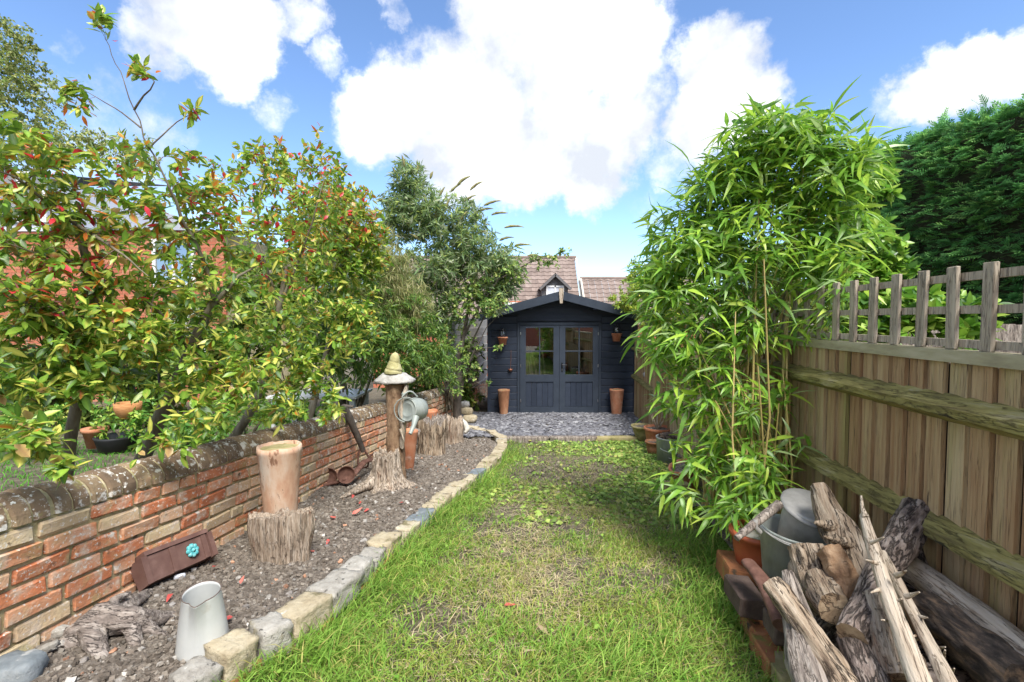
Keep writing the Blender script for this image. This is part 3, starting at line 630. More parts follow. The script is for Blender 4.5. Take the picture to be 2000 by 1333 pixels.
def fbar(name, y0, y1, o0, o1, z0, z1, mat, tri=False):
    b = MB()
    if not tri:
        V = [tuple(fp(y, o, z)) for y in (y0, y1) for o in (o0, o1) for z in (z0, z1)]
        b.add(V, np.array([[0,1,3,2],[4,6,7,5],[0,4,5,1],[2,3,7,6],[0,2,6,4],[1,5,7,3]]))
    else:
        n = 14; V = []
        for k in range(n+1):
            y = y0+(y1-y0)*k/n; j = lambda q: .005*noise.noise(Vector((y*3, q*7.7, z0*9)))
            V += [tuple(fp(y, o+j(m), z+j(m+5))) for m, (o, z) in enumerate(((o0, z1+.012), (o1, (z0+z1)/2+.018), (o1-.004, (z0+z1)/2-.012), (o0, z0)))]
        b.add(V, np.array([[k*4+q, k*4+q+1, k*4+q+5, k*4+q+4] for k in range(n) for q in range(3)]))
    return b.obj(name, mat, fence)
fbar('rail', .7, 4.74, .012, .085, EYE-.365, EYE-.275, 'mossy_rail', True)
fbar('rail', .7, 4.74, .012, .085, EYE-.815, EYE-.725, 'mossy_rail', True)
fbar('rail', 4.8, 9.4, .012, .08, EYE-.60, EYE-.52, 'mossy_rail', True)
fbar('rail', 4.8, 9.4, .012, .08, EYE-1.13, EYE-1.05, 'mossy_rail', True)
fbar('capping', .7, 4.74, -.03, .035, EYE-.150, EYE-.106, 'rail_grey')
fbar('capping', 4.8, 9.4, -.03, .035, EYE-.37, EYE-.33, 'rail_grey')
fbar('post', 4.70, 4.80, -.03, .09, EYE-1.75, EYE-.1, 'fence_wood')
fbar('post', 6.9, 7.0, -.03, .09, EYE-1.9, EYE-.3, 'fence_wood')
TS = [np_mesh('trellis_slat', *chamfer_box(.047, .014, .292, .002, .0015, 60+q), 'trellis_wood') for q in range(5)]
y = .845; i = 0
while y < 4.7:
    link('trellis_slat', TS[i % 5], fence, fp(y, .014, EYE-.104+.146), mtx=FM @ Matrix.Rotation(random.uniform(-.02, .02), 3, 'Y')); y += .148; i += 1
for z in (EYE-.083, EYE+.035, EYE+.150): fbar('trellis_rail', .7, 4.7, -.016, .0035, z-.014, z+.014, 'trellis_wood')
# neighbour's grey fence seen through the trellis
nf = thing('neighbour_fence', (3.6, 6.4, -1.2), 'grey vertical board fence in the next garden seen through the trellis', 'fence')
x0 = 4.4
for k in range(26):
    b = MB(); x = x0+k*.155; b.box(x, x+.145, 5.6+.1*k*.155-.0, 5.6+.1*k*.155+.02, -1.4, EYE-.05+random.uniform(-.01, .01)); b.obj('board', 'weathered_grey', nf)
b = MB(); b.beam((4.4, 5.57, EYE-.28), (8.4, 5.97, EYE-.28), .04, .06); b.obj('rail', 'weathered_grey', nf)
# grey lapped fence behind the shed's left side
lf = thing('lapped_fence', (-1.0, 10.4, -1), 'grey horizontal lapped board fence on the wall beside the dark shed', 'fence')
for k in range(16):
    z = EYE-1.75+k*.115; b = MB(); a = Vector((wall_x(9.0)-.02, 9.0, z)); c = Vector((wall_x(13.5)-.02, 13.5, z)); b.beam(a+Vector((.012*(k%2), 0, 0)), c+Vector((.012*(k%2), 0, 0)), .018, .13, up=(.12, 0, 1)); b.obj('board', 'grey_fence', lf)
b = MB(); b.beam((wall_x(9.2)+.03, 9.2, EYE-1.1), (wall_x(9.2)+.03, 9.2, EYE+.06), .07, .07, up=(0,1,0)); b.obj('post', 'grey_fence', lf)
# ================================================================== the shed
SX, SY, SZ = 1.005, 9.7, EYE-1.895
SW, SH, SD = 2.90, 1.96, 2.6; RH = 2.35
shed = thing('shed', (SX, SY, SZ), 'dark navy timber shed with glazed double doors and shallow gable roof', 'shed')
def sbox(name, x0, x1, y0, y1, z0, z1, mat, parent=shed, ch=.004):
    V, Fa = chamfer_box(x1-x0, y1-y0, z1-z0, ch, 0); b = MB(); b.add(V+np.array([SX+(x0+x1)/2, SY+(y0+y1)/2, SZ+(z0+z1)/2]), Fa); return b.obj(name, mat, parent)
b = MB()                                                             # back and sides, floor
b.box(SX-SW/2+.005, SX-SW/2+.045, SY+.05, SY+SD, SZ+.05, SZ+SH); b.box(SX+SW/2-.045, SX+SW/2-.005, SY+.05, SY+SD, SZ+.05, SZ+SH)
b.box(SX-SW/2+.05, SX+SW/2-.05, SY+SD-.04, SY+SD, SZ+.05, SZ+SH); b.box(SX-SW/2+.05, SX+SW/2-.05, SY+.06, SY+SD-.05, SZ, SZ+.05); b.obj('shell', 'inside', shed)
DW = .825; DX0, DX1 = -.03-DW, -.03+DW; DX0 -= .0; DT = 1.84
DL, DR_ = -.90, .775                                                 # door opening
z = .02; bh = .139; r = 0
while z < 1.96:
    for a, c in ((-SW/2, DL), (DR_, SW/2)):
        sbox('wall_board', a+.002, c-.002, -.012+.0015*(r % 2), .03, z, z+bh-.005, 'shed_paint', ch=.007)
    z += bh; r += 1
def eave(x): return SH+(RH-SH)*(1-abs(x+.06)/(SW/2+.0))
b = MB(); b.add([(SX-SW/2, SY+.032, SZ+DT-.1), (SX+SW/2, SY+.032, SZ+DT-.1), (SX+SW/2, SY+.032, SZ+SH-.02), (SX-.06, SY+.032, SZ+RH+.03), (SX-SW/2, SY+.032, SZ+SH-.02)], [np.array([[0,1,2],[0,2,4],[4,2,3]])]); b.obj('gable', 'shed_paint', shed)
for k in range(4):                                                   # gable boards
    z0 = DT+.03+k*.139; z1 = z0+.134; 
    xl = (1-(z0-SH)/(RH-SH))*(SW/2)-.06 if z0 > SH else SW/2-.003
    xl2 = (1-(z1-SH)/(RH-SH))*(SW/2)-.06 if z1 > SH else SW/2-.003
    if xl < .15: break
    xl2 = max(xl2, .02)
    if k == 0: xl = xl2 = DR_-.004
    b = MB(); o = .0015*(k % 2)
    q0 = -xl if k else DL+.004; q1 = -xl2 if k else DL+.004
    V = [(q0, -.012+o, z0), (xl, -.012+o, z0), (xl2, -.012+o, z1), (q1, -.012+o, z1), (q0, .03, z0), (xl, .03, z0), (xl2, .03, z1), (q1, .03, z1)]
    b.add(np.array(V)+np.array([SX, SY, SZ]), np.array([[0,1,2,3],[7,6,5,4],[0,4,5,1],[1,5,6,2],[2,6,7,3],[3,7,4,0]])); b.obj('wall_board', 'shed_paint', shed)
for sx in (-1, 1): sbox('corner_post', sx*(SW/2+.012)-.035, sx*(SW/2+.012)+.035, -.035, .06, 0, SH+.02, 'shed_paint')
# door frame and doors
sbox('door_frame', DL, DL+.05, -.03, .03, 0, DT, 'shed_trim'); sbox('door_frame', DR_-.05, DR_, -.03, .03, 0, DT, 'shed_trim'); sbox('door_frame', DL+.052, DR_-.052, -.03, .03, DT-.05, DT, 'shed_trim')
mid = (DL+DR_)/2
for side in (-1, 1):
    x0, x1 = (DL+.055, mid-.003) if side < 0 else (mid+.003, DR_-.055)
    dr = thing('door', (SX+(x0+x1)/2, SY-.03, SZ+.03), None, None); dr.parent = shed; dr.location = Vector(((x0+x1)/2, -.03, .03))
    st = .115; zt = DT-.06; zp0, zp1 = .80, 1.74
    b = MB()
    def dbx(x0, x1, z0, z1, y0=-.045, y1=-.005): b.box(SX+x0, SX+x1, SY+y0, SY+y1, SZ+z0, SZ+z1)
    dbx(x0, x0+st, .03, zt); dbx(x1-st, x1, .03, zt); dbx(x0+st, x1-st, zp1, zt); dbx(x0+st, x1-st, .03, .16); dbx(x0+st, x1-st, .66, zp0)
    b.obj('door_frame', 'shed_trim', dr)
    n = 5; w = (x1-x0-2*st)/n
    for k in range(n): sbox('panel_board', x0+st+k*w+.001, x0+st+(k+1)*w-.001, -.03, -.012, .162, .658, 'shed_paint', dr, ch=.004)
    gx0, gx1 = x0+st, x1-st; gm = (gx0+gx1)/2; gz = (zp0+zp1)/2
    for (a, c, e, f) in ((gx0, gm-.011, zp0, gz-.011), (gm+.011, gx1, zp0, gz-.011), (gx0, gm-.011, gz+.011, zp1), (gm+.011, gx1, gz+.011, zp1)):
        q = MB(); q.add([(SX+a, SY-.022, SZ+e), (SX+c, SY-.022, SZ+e), (SX+c, SY-.022, SZ+f), (SX+a, SY-.022, SZ+f)], np.array([[0,1,2,3]])); q.obj('pane', 'window_glass', dr)
    sbox('glazing_bar', gm-.011, gm+.011, -.04, -.008, zp0, zp1, 'shed_trim', dr, .002); sbox('glazing_bar', gx0-.0, gm-.0115, -.038, -.01, gz-.011, gz+.011, 'shed_trim', dr, .002); sbox('glazing_bar', gm+.0115, gx1, -.038, -.01, gz-.011, gz+.011, 'shed_trim', dr, .002)
    hx = x0+.012 if side < 0 else x1-.012
    for hz in (.28, .98, 1.62):
        b = MB(); b.lathe([(0, -.03), (.007, -.028), (.007, .028), (0, .03)], 8, (SX+hx, SY-.052, SZ+hz)); b.obj('hinge', 'bright_metal', dr)
    if side > 0:
        b = MB(); hx = x0+.05; b.box(SX+hx-.014, SX+hx+.014, SY-.05, SY-.045, SZ+.86, SZ+1.04); b.tube([(SX+hx, SY-.05, SZ+1.0), (SX+hx, SY-.095, SZ+1.0), (SX+hx+.09, SY-.095, SZ+1.0)], .008, 6); b.obj('handle', 'black_metal', dr)
        b = MB(); b.box(SX+hx-.004, SX+hx+.004, SY-.056, SY-.05, SZ+.885, SZ+.925); b.obj('keyhole', 'bright_metal', dr)
sbox('threshold', DL, DR_, -.03, .03, -.015, .018, 'shed_trim')
# roof: two slopes of felt with deep barge boards
OV = .30; ex = SW/2+.20
def roofz(x): return RH+.05-(abs(x+.06))*(RH-SH)/(SW/2)*.98
for sx in (-1, 1):
    xe = sx*ex; b = MB(); pts = [(-.06, roofz(-.06)), (xe, roofz(xe))]
    V = [(SX+x, SY+y, SZ+z+h) for (x, z) in pts for y in (-OV, SD+.15) for h in (0, .05)]
    b.add(V, np.array([[0,1,3,2],[4,6,7,5],[0,4,5,1],[2,3,7,6],[0,2,6,4],[1,5,7,3]])); b.obj('roof', 'roof_felt', shed)
    b = MB(); V = [(SX+x, SY+y, SZ+z+h) for (x, z) in pts for y in (-OV-.03, -OV-.004) for h in (-.115, .045)]
    b.add(V, np.array([[0,1,3,2],[4,6,7,5],[0,4,5,1],[2,3,7,6],[0,2,6,4],[1,5,7,3]])); b.obj('barge_board', 'shed_trim', shed)
    b = MB(); x = sx*.62-.02; b.box(SX+x-.03, SX+x+.03, SY-OV+.0, SY-.013, SZ+roofz(x)-.14, SZ+roofz(x)-.04); b.obj('purlin_end', 'shed_paint', shed)
b = MB(); V = [(-.045, 2.5), (.045, 2.5), (.04, 2.36), (.025, 2.21), (-.025, 2.21), (-.04, 2.36)]
n = len(V); VV = [(SX-.06+x, SY-OV-.034-y, SZ+z) for y in (0, .022) for x, z in V]
b.add(VV, [np.array([[k, (k+1) % n, n+(k+1) % n, n+k] for k in range(n)])]); b.add(VV, [np.array([[n, n+1, n+2], [n, n+2, n+5], [n+5, n+2, n+3], [n+5, n+3, n+4]])]); b.obj('finial', 'pale_wood', shed)
# ================================================================== houses behind
def tile_roof(parent, x0, x1, ye, ze, yr, zr_, mat='roof_tile', tw=.30, ch=.27):
    L = math.hypot(yr-ye, zr_-ze); rows = int(L/ch); cols = int((x1-x0)/tw); b = MB(); V = []; Fa = []; n = 0
    sy, sz = (yr-ye)/L, (zr_-ze)/L
    for r in range(rows+1):
        for c in range(cols):
            xs = [0, .25, .5, .75, 1]; hs = [.035, .018, .0, .018, .035]
            lo = r*ch; hi = lo+ch*1.05
            for (l, up) in ((lo, .028), (hi, 0)):
                for t, h in zip(xs, hs): V.append((x0+(c+t*.99)*tw, ye+sy*l-sz*(h+up), ze+sz*l+sy*(h+up)))
            for k in range(4): Fa.append([n+k, n+k+1, n+k+6, n+k+5])
            n += 10
            # butt face under the lower edge
            for t, h in zip(xs, hs): V.append((x0+(c+t*.99)*tw, ye+sy*lo-sz*(h), ze+sz*lo+sy*(h)-.01))
            for k in range(4): Fa.append([n+k, n+k+1, n-10+k+1, n-10+k])
            n += 5
    b.add(V, np.array(Fa)); return b.obj('roof_tiles', mat, parent, kind='stuff')
h1 = thing('tiled_house', (1, 23, -1.9), 'house with brown pantile roof and small gabled dormer behind the shed', 'house')
tile_roof(h1, -6, 3.07, 20.4, EYE-.3, 23.6, EYE+2.98)
b = MB(); b.box(-5.9, 2.9, 20.6, 27, -1.9, EYE-.3); b.add([(2.9,20.7,EYE-.3),(2.9,26.8,EYE-.3),(2.9,23.65,EYE+2.9)], np.array([[0,1,2]])); b.add([(-6,23.6,EYE+2.98),(3.05,23.6,EYE+2.98),(3.05,27.2,EYE-.4),(-6,27.2,EYE-.4)], np.array([[0,1,2,3]])); b.obj('wall', 'far_brick', h1)
b = MB(); b.tube([(-6, 23.6, EYE+3.0), (3.09, 23.6, EYE+3.0)], .1, 8); b.obj('ridge', 'roof_tile', h1)
b = MB(); b.tube([(3.07, 20.3, EYE-.3), (3.07, 23.6, EYE+3.0)], .05, 6); b.obj('verge', 'white_bone', h1)
dx = 1.83; dy = 20.75                                                # dormer
dm = thing('dormer', (dx, dy, EYE), None, None); dm.parent = h1; dm.location = Vector((dx, dy, EYE))-h1.location
b = MB(); b.box(dx-.55, dx+.55, dy, dy+2.2, EYE+.2, EYE+1.42); b.add([(dx-.55,dy,EYE+1.42),(dx+.55,dy,EYE+1.42),(dx,dy,EYE+1.85)], np.array([[0,1,2]])); b.obj('wall', 'dark_tile', dm)
for sx in (-1, 1):
    b = MB(); b.beam((dx+sx*.66, dy-.15, EYE+1.28), (dx, dy-.15, EYE+1.9), .1, .16, up=(0, -1, 0)); b.obj('barge_board', 'dark_tile', dm)
    b = MB(); b.add([(dx+sx*.68,dy-.15,EYE+1.34),(dx,dy-.15,EYE+1.98),(dx,dy+2.2,EYE+1.98),(dx+sx*.68,dy+2.2,EYE+1.34)], np.array([[0,1,2,3]])); b.obj('roof', 'roof_tile', dm)
b = MB()
for (x0, x1, z0, z1) in ((-.38,-.31,.75,1.45),(.31,.38,.75,1.45),(-.03,.03,.75,1.45),(-.31,.31,1.38,1.45),(-.31,.31,.75,.82)): b.box(dx+x0, dx+x1, dy-.06, dy-.012, EYE+z0, EYE+z1)
b.obj('window_frame', 'white_paint', dm)
for sx in (-1, 1):
    b = MB(); b.add([(dx+sx*.17-.14,dy-.03,EYE+.82),(dx+sx*.17+.14,dy-.03,EYE+.82),(dx+sx*.17+.14,dy-.03,EYE+1.38),(dx+sx*.17-.14,dy-.03,EYE+1.38)], np.array([[0,1,2,3]])); b.obj('pane', 'lilac_render', dm)
h2 = thing('lower_house', (5.5, 23, -1.9), 'lower wing with brown pantile roof right of the dormer', 'house')
tile_roof(h2, 3.12, 8.5, 20.2, EYE-.2, 22.2, EYE+1.86)
b = MB(); b.box(3.2, 8.4, 20.4, 25, -1.9, EYE-.25); b.obj('wall', 'far_brick', h2)
b = MB(); b.tube([(3.1, 22.2, EYE+1.88), (8.5, 22.2, EYE+1.88)], .09, 8); b.obj('ridge', 'roof_tile', h2)
b = MB(); b.tube([(3.12, 20.1, EYE-.15), (3.12, 22.2, EYE+1.9)], .05, 6); b.obj('verge', 'white_bone', h2)
# grey window gable between shrubs and shed roof (left of the dormer)
b = MB(); b.box(-.9, .6, 19.6, 20.3, EYE-.2, EYE+.75); b.obj('porch', 'far_brick', h1)
b = MB(); b.box(-.3, .28, 19.55, 19.59, EYE+.1, EYE+.7); b.obj('window', 'white_paint', h1)
# neighbour's brick house on the left
nh = thing('brick_house', (-10, 10.5, -1.9), 'orange brick house with pale upper storey beyond the red tipped trees', 'house')
b = MB(); V = []; HY = 10.4
r = 0; z = -1.6
while z < EYE+1.85:
    x = -15-(r % 2)*.11
    while x < -6.1:
        x1 = min(x+.213, -6.1); b.box(x, x1, HY-.006-random.random()*.004, HY+.05, z, z+.064); x += .224
    z += .075; r += 1
b.obj('brickwork', 'far_brick', nh, kind='stuff')
b = MB(); b.box(-15.2, -6.11, HY+.001, HY+5, -1.9, EYE+1.86); b.obj('wall', 'mortar', nh)
b = MB(); b.box(-15.2, -9.85, HY-.03, HY+5, EYE+1.87, EYE+3.05); b.obj('upper_wall', 'lilac_render', nh)
for (wx, wz, ww, wh) in ((-10.9, 2.05, 1.1, 1.05), (-7.6, .7, .9, 1.0), (-7.3, -.9, .8, 1.2)):
    wd = thing('window', (wx, HY, EYE+wz), None, None); wd.parent = nh; wd.location = Vector((wx, HY, EYE+wz))-nh.location
    b = MB(); y0 = HY-.075
    for (a, c, e, f) in ((0,.07,0,wh),(ww-.07,ww,0,wh),(.07,ww-.07,0,.07),(.07,ww-.07,wh-.07,wh),(ww/2-.03,ww/2+.03,.07,wh-.07)): b.box(wx+a, wx+c, y0, HY-.034, EYE+wz+e, EYE+wz+f)
    b.obj('frame', 'white_paint', wd)
    for q in (0, 1):
        b = MB(); x0 = wx+.07+q*(ww/2-.04); x1 = x0+ww/2-.10; b.add([(x0,HY-.05,EYE+wz+.07),(x1,HY-.05,EYE+wz+.07),(x1,HY-.05,EYE+wz+wh-.07),(x0,HY-.05,EYE+wz+wh-.07)], np.array([[0,1,2,3]])); b.obj('pane', 'window_glass', wd)
    b = MB(); b.box(wx+.02, wx+ww-.02, HY-.033, HY-.031, EYE+wz+.02, EYE+wz+wh-.02); b.obj('blind', 'inside', wd)
b = MB(); b.add([(-15.4,HY-.1,EYE+3.06),(-9.8,HY-.1,EYE+3.06),(-9.8,HY+4,EYE+3.9),(-15.4,HY+4,EYE+3.9)], np.array([[0,1,2,3]])); b.add([(-9.84,HY-.1,EYE+1.88),(-5.9,HY-.1,EYE+1.88),(-5.9,HY+3.5,EYE+2.4),(-9.84,HY+3.5,EYE+2.4)], np.array([[0,1,2,3]])); b.obj('roof', 'dark_tile', nh)
# ================================================================== things on the soil bed
def nz(*a): return noise.noise(Vector(a))
pm('bleached', [(0,(.20,.15,.11)),(.3,(.38,.30,.225)),(.6,(.52,.435,.35)),(1,(.64,.57,.47))], 12, (5,5,.5), rough=.92, bump=1, bscale=26, bdist=.016, detail=12, spots=[((.33,.19,.12),5,.57,.16)], crack=(9, (6,6,.45), .028, (.09,.06,.045), .8))
def stump(name, mats, base, prof, H, label, cat='tree stump', seed=0, groove=.10, nang=96, jag=.03, slant=(0, 0), flare=None, group=None, freq=6.0, hollow=.03, squash=1):
    """prof: radii from base to top; vertical splits and a ragged top"""
    K = 16; b = MB(); V = []; rings = []
    def rad(an, t):
        x = t*(len(prof)-1); i = min(int(x), len(prof)-2); r = prof[i]+(prof[i+1]-prof[i])*(x-i)
        ca, sa = math.cos(an), math.sin(an)
        gsplit = nz(ca*freq*.5+seed, sa*freq*.5, t*.5+seed)
        g2 = nz(ca*freq*1.6+seed, sa*freq*1.6, t*.8+seed*2); g3 = nz(ca*freq*4+seed, sa*freq*4, t*1.5)
        k = 1+groove*(1.2*gsplit+.7*g2+.45*g3)+.09*nz(ca*1.6+seed, sa*1.6, t*2.2)+.03*nz(ca*5+seed, sa*5, t*6)
        if flare: k *= 1+flare(an, t)
        return r*k
    for i in range(K+1):
        t = i/K
        for j in range(nang):
            an = 2*math.pi*j/nang; r = rad(an, t); x, y = r*math.cos(an), r*math.sin(an)*squash
            top = 1+(jag/H)*(1.4*nz(x*9/.4*.4+seed, y*9, 3)+1.0*nz(x*40, y*40, seed)+.8*nz(x*90, y*90, seed))+(slant[0]*x+slant[1]*y)/H
            V.append((x, y, t*H*top-.02*(1-t)))
    i, j = np.meshgrid(np.arange(K), np.arange(nang), indexing='ij'); i = i.ravel(); j = j.ravel(); jn = (j+1) % nang
    b.add(V, np.stack([i*nang+j, i*nang+jn, (i+1)*nang+jn, (i+1)*nang+j], 1))
    # top
    R0 = V[K*nang:]; T = [tuple(v) for v in R0]
    for f in (.75, .5, .25): 
        for (x, y, z) in R0: T.append((x*f, y*f, z*.5+(H+slant[0]*x*f+slant[1]*y*f)*.5-hollow*(1-f)+jag*.7*nz(x*f*30+seed, y*f*30, 7)))
    T.append((0, 0, H-hollow)); m = nang
    q = np.arange(m); qn = (q+1) % m
    b.add(T, [np.concatenate([np.stack([k*m+q, k*m+qn, (k+1)*m+qn, (k+1)*m+q], 1) for k in range(3)]), np.stack([3*m+q, 3*m+qn, np.full(m, 4*m)], 1)], 1 if isinstance(mats, list) and len(mats) > 1 else 0)
    b.v = [v+np.array(base) for v in b.v]
    o = b.obj(name, mats, None, smooth=True, base=base); return tag(o, label, cat, group)
def seat(px, py): g = GB(px, py); return Vector((g.x, g.y, bed_z(g.x, g.y)))
# the sawn stump with the pot
B0 = seat(541, 1096); B0 = B0+Vector((0, .06, 0))
stump('wood_stump', ['weathered', 'weathered'], B0, [.160, .168, .178, .184, .186], .262, 'short pale weathered stump with a split face in front of the tall terracotta pot', seed=2.3, groove=.045, jag=.03, slant=(.10, -.12), hollow=0, freq=9, squash=.42, nang=130)
def pot_tall(name, mat, base, r0, r1, H, label, lean=(0,0,1), n=40, soil=.03, lip=.008, cat='plant pot', group=None, parts=True):
    t = thing(name, base, label, cat, group); b = MB()
    rag = lambda p, an, z: p+Vector((0, 0, .006*nz(p.x*30, p.y*30, 1)+.01*nz(p.x*9, p.y*9, 3) if z > H*.9 else 0))
    b.lathe([(0, 0), (r0, 0), (r0*.97+r1*.03, H*.05), (r0*.5+r1*.5, H*.5), (r1*.985, H*.93), (r1*1.02, H*.95), (r1, H), (r1-lip*1.6, H), (r1-lip*2, H*.9), (r1*.8, H-soil-.03)], n, base, lean, fn=rag); b.obj('pot_body', mat, t, smooth=True, base=base)
    b = MB(); b.lathe([(r1*.93, H-soil), (r1*.5, H-soil+.008), (0, H-soil+.003)], n, base, lean, fn=lambda p, an, z: p+Vector((0, 0, .008*nz(p.x*40, p.y*40, 2)))); b.obj('pot_soil', 'mossy_pot', t, smooth=True); return t
pot_tall('terracotta_pot', 'old_terracotta', Vector((P(550, 1070, 3.0).x, 3.0, bed_z(-1.42, 3.0)-.01)), .083, .128, .615, 'tall faded pink terracotta pot standing behind the short pale stump', lean=(.005, -.01, 1), soil=.02)
# enamel jug
JB = seat(381, 1280)+Vector((0, .05, 0)); JA = Vector((.03, -.05, 1)).normalized()
jug = thing('enamel_jug', JB, 'white enamel jug with pinched spout standing on the soil', 'jug')
b = MB(); H = .228
def spout(p, an, z):
    d = (an-R(290)+math.pi) % (2*math.pi)-math.pi
    k = max(0, (z/H-.62)/.38); w = max(0, 1-abs(d)/.42)
    s = .036*k**.8*w**1.1; r = math.hypot(p.x, p.y)
    return Vector((p.x*(1+s/max(r, .01)), p.y*(1+s/max(r, .01)), p.z+.03*(math.sin(an)*.35)*k*.5+.006*w*k))
b.lathe([(0, .004), (.088, .004), (.091, 0), (.093, .006), (.0915, .02), (.081, H*.5), (.0665, H*.97), (.0675, H), (.064, H), (.0635, H*.95), (.078, H*.5), (.086, .03), (0, .02)], 72, JB, JA, fn=spout); b.obj('jug_body', 'enamel', jug, smooth=True, base=JB)
b = MB(); b.lathe([(.0675, H-.001), (.0686, H+.002), (.0655, H+.0028), (.0640, H)], 72, JB, JA, fn=spout); b.obj('jug_rim', 'enamel_rim', jug, smooth=True)
# rainwater hopper lying on its back
HB = GB(352, 1112); hop = thing('rainwater_hopper', HB, 'brown cast rainwater hopper with turquoise flower lying against the brick wall', 'hopper')
c = P(340, 1094, 2.50); hx = (P(402, 1062, 2.70)-P(285, 1110, 2.36)).normalized(); hn = Vector((.62, -.55, .56)); hn = (hn-hx*hn.dot(hx)).normalized(); hz = hx.cross(hn).normalized()
if hz.z < 0: hz = -hz
def hpt(x, n_, z): return tuple(c+hx*x*1.06+hn*n_*1.06+hz*z*1.06)
def hprism(mb, sec, x0, x1, mi=0):
    k = len(sec); V = [hpt(x, n_, z) for x in (x0, x1) for n_, z in sec]
    mb.add(V, [np.array([[q, (q+1) % k, k+(q+1) % k, k+q] for q in range(k)]), np.array([[0, q+1, q] for q in range(1, k-1)]+[[k, k+q, k+q+1] for q in range(1, k-1)])], mi)
b = MB(); hprism(b, [(-.06, -.062), (.022, -.062), (.048, .055), (-.06, .06)], -.155, .17); b.obj('hopper_body', 'iron_brown', hop)
b = MB(); hprism(b, [(-.07, .058), (.056, .058), (.058, .078), (-.07, .078)], -.165, .182); b.obj('hopper_rim', 'iron_brown', hop)
for sx in (-1, 1): b = MB(); x = -.185 if sx < 0 else .175; hprism(b, [(-.03, -.07), (.036, -.066), (.056, .057), (-.03, .057)], x, x+.028); b.obj('bracket', 'iron_brown', hop)
for x0, x1 in ((-.045, -.015), (.135, .16)): b = MB(); hprism(b, [(.024, -.06), (.0285, -.06), (.0545, .054), (.050, .054)], x0, x1); b.obj('raised_panel', 'iron_brown', hop)
fl = MB(); fo = hn.cross(hx); fcen = Vector(hpt(.07, .046, .0)); fnrm = (Vector(hpt(0, .048, .055))-Vector(hpt(0, .022, -.062))); fnrm = hx.cross(fnrm).normalized()
if fnrm.dot(hn) < 0: fnrm = -fnrm
fx, fy = hx, fnrm.cross(hx).normalized()
for k in range(8):
    a = k*math.pi/4; pc = fcen+(fx*math.cos(a)+fy*math.sin(a))*.0235
    fl.lathe([(.013, -.006), (.0125, .003), (.007, .007), (0, .006)], 10, pc, fnrm)
fl.lathe([(.011, -.004), (.010, .009), (0, .011)], 10, fcen, fnrm); fl.obj('flower', 'turquoise', hop, smooth=True)
b = MB(); V, Fa = rock(.05, .02, .028, 5, 2, .4); 
o = bpy.data.objects.new('sea_glass_shard', np_mesh('sea_glass_shard', V, Fa, 'lilac_render', smooth=True)); COL.objects.link(o); o.location = seat(351, 1132)+Vector((0, 0, .012)); o.rotation_euler = (.2, .1, .7); tag(o, 'pale translucent glass shard on the soil below the brown hopper', 'glass shard')
# driftwood root, bottom left
b = MB()
def Q(px, py, Y): return P(px, py, Y)
def drift(pts, rad, seed): b.tube([Q(*p) for p in pts], rad, 18, rough=.32, rs=22, seed=seed, groove=.35)
def dense(pts, rad, k=5):
    out, rr = [], []
    for i in range(len(pts)-1):
        for j in range(k): t = j/k; out.append(tuple(a*(1-t)+c*t for a, c in zip(pts[i], pts[i+1]))); rr.append(rad[i]*(1-t)+rad[i+1]*t)
    out.append(pts[-1]); rr.append(rad[-1]); return out, rr
for sd, (pts, rad) in enumerate([
    ([(142,1262,1.93),(175,1228,1.96),(215,1208,1.98),(262,1210,1.97),(300,1214,2.03),(348,1202,2.14)], [.030,.052,.055,.048,.034,.014]),
    ([(205,1205,2.0),(250,1185,2.1),(285,1162,2.28),(322,1148,2.40)], [.045,.034,.022,.009]),
    ([(180,1230,1.93),(190,1265,1.86),(200,1295,1.82),(228,1308,1.8),(244,1300,1.8)], [.048,.034,.028,.020,.010]),
    ([(262,1212,1.97),(300,1237,1.98),(338,1254,1.97)], [.045,.030,.014]),
    ([(150,1250,1.93),(140,1280,1.88),(150,1298,1.86)], [.045,.042,.03]),
    ([(240,1205,1.98),(262,1232,1.93),(270,1262,1.9),(255,1290,1.86)], [.034,.024,.018,.008]),
    ([(215,1200,2.0),(225,1172,2.04),(255,1158,2.1)], [.03,.02,.007]),
    ([(165,1215,2.0),(150,1235,1.95),(135,1250,1.93)], [.03,.045,.03])]):
    p2, r2 = dense(pts, [r*1.02 for r in rad]); drift(p2, r2, sd+1.3)
o = b.obj('driftwood_root', 'driftwood', smooth=True); tag(o, 'twisted grey driftwood root lying on the soil beside the white jug', 'driftwood')
V, Fa = rock(.17, .13, .10, 11, 4, .5, .18); o = bpy.data.objects.new('stone', np_mesh('stone', V, Fa, 'blue_stone', smooth=True)); COL.objects.link(o); o.location = onplane(28, 1325, BED0, BEDS)+Vector((0, 0, .02)); tag(o, 'large rounded blue grey stone on the soil at the foot of the wall', 'stone')
V, Fa = rock(.085, .03, .025, 12, 3, .2, .3); o = bpy.data.objects.new('stone', np_mesh('stone', V, Fa, 'grey_stone', smooth=True)); COL.objects.link(o); o.location = seat(90, 1282)+Vector((0, 0, .015)); o.rotation_euler = (.1, -.35, .3); tag(o, 'flaky slate grey stone between the driftwood root and the wall', 'stone')
V, Fa = rock(.06, .05, .04, 14, 3, .6, .2); o = bpy.data.objects.new('stone', np_mesh('stone', V, Fa, 'grey_stone', smooth=True)); COL.objects.link(o); o.location = seat(118, 1240)+Vector((0, 0, .015)); tag(o, 'small round grey stone tucked behind the driftwood root by the wall', 'stone')
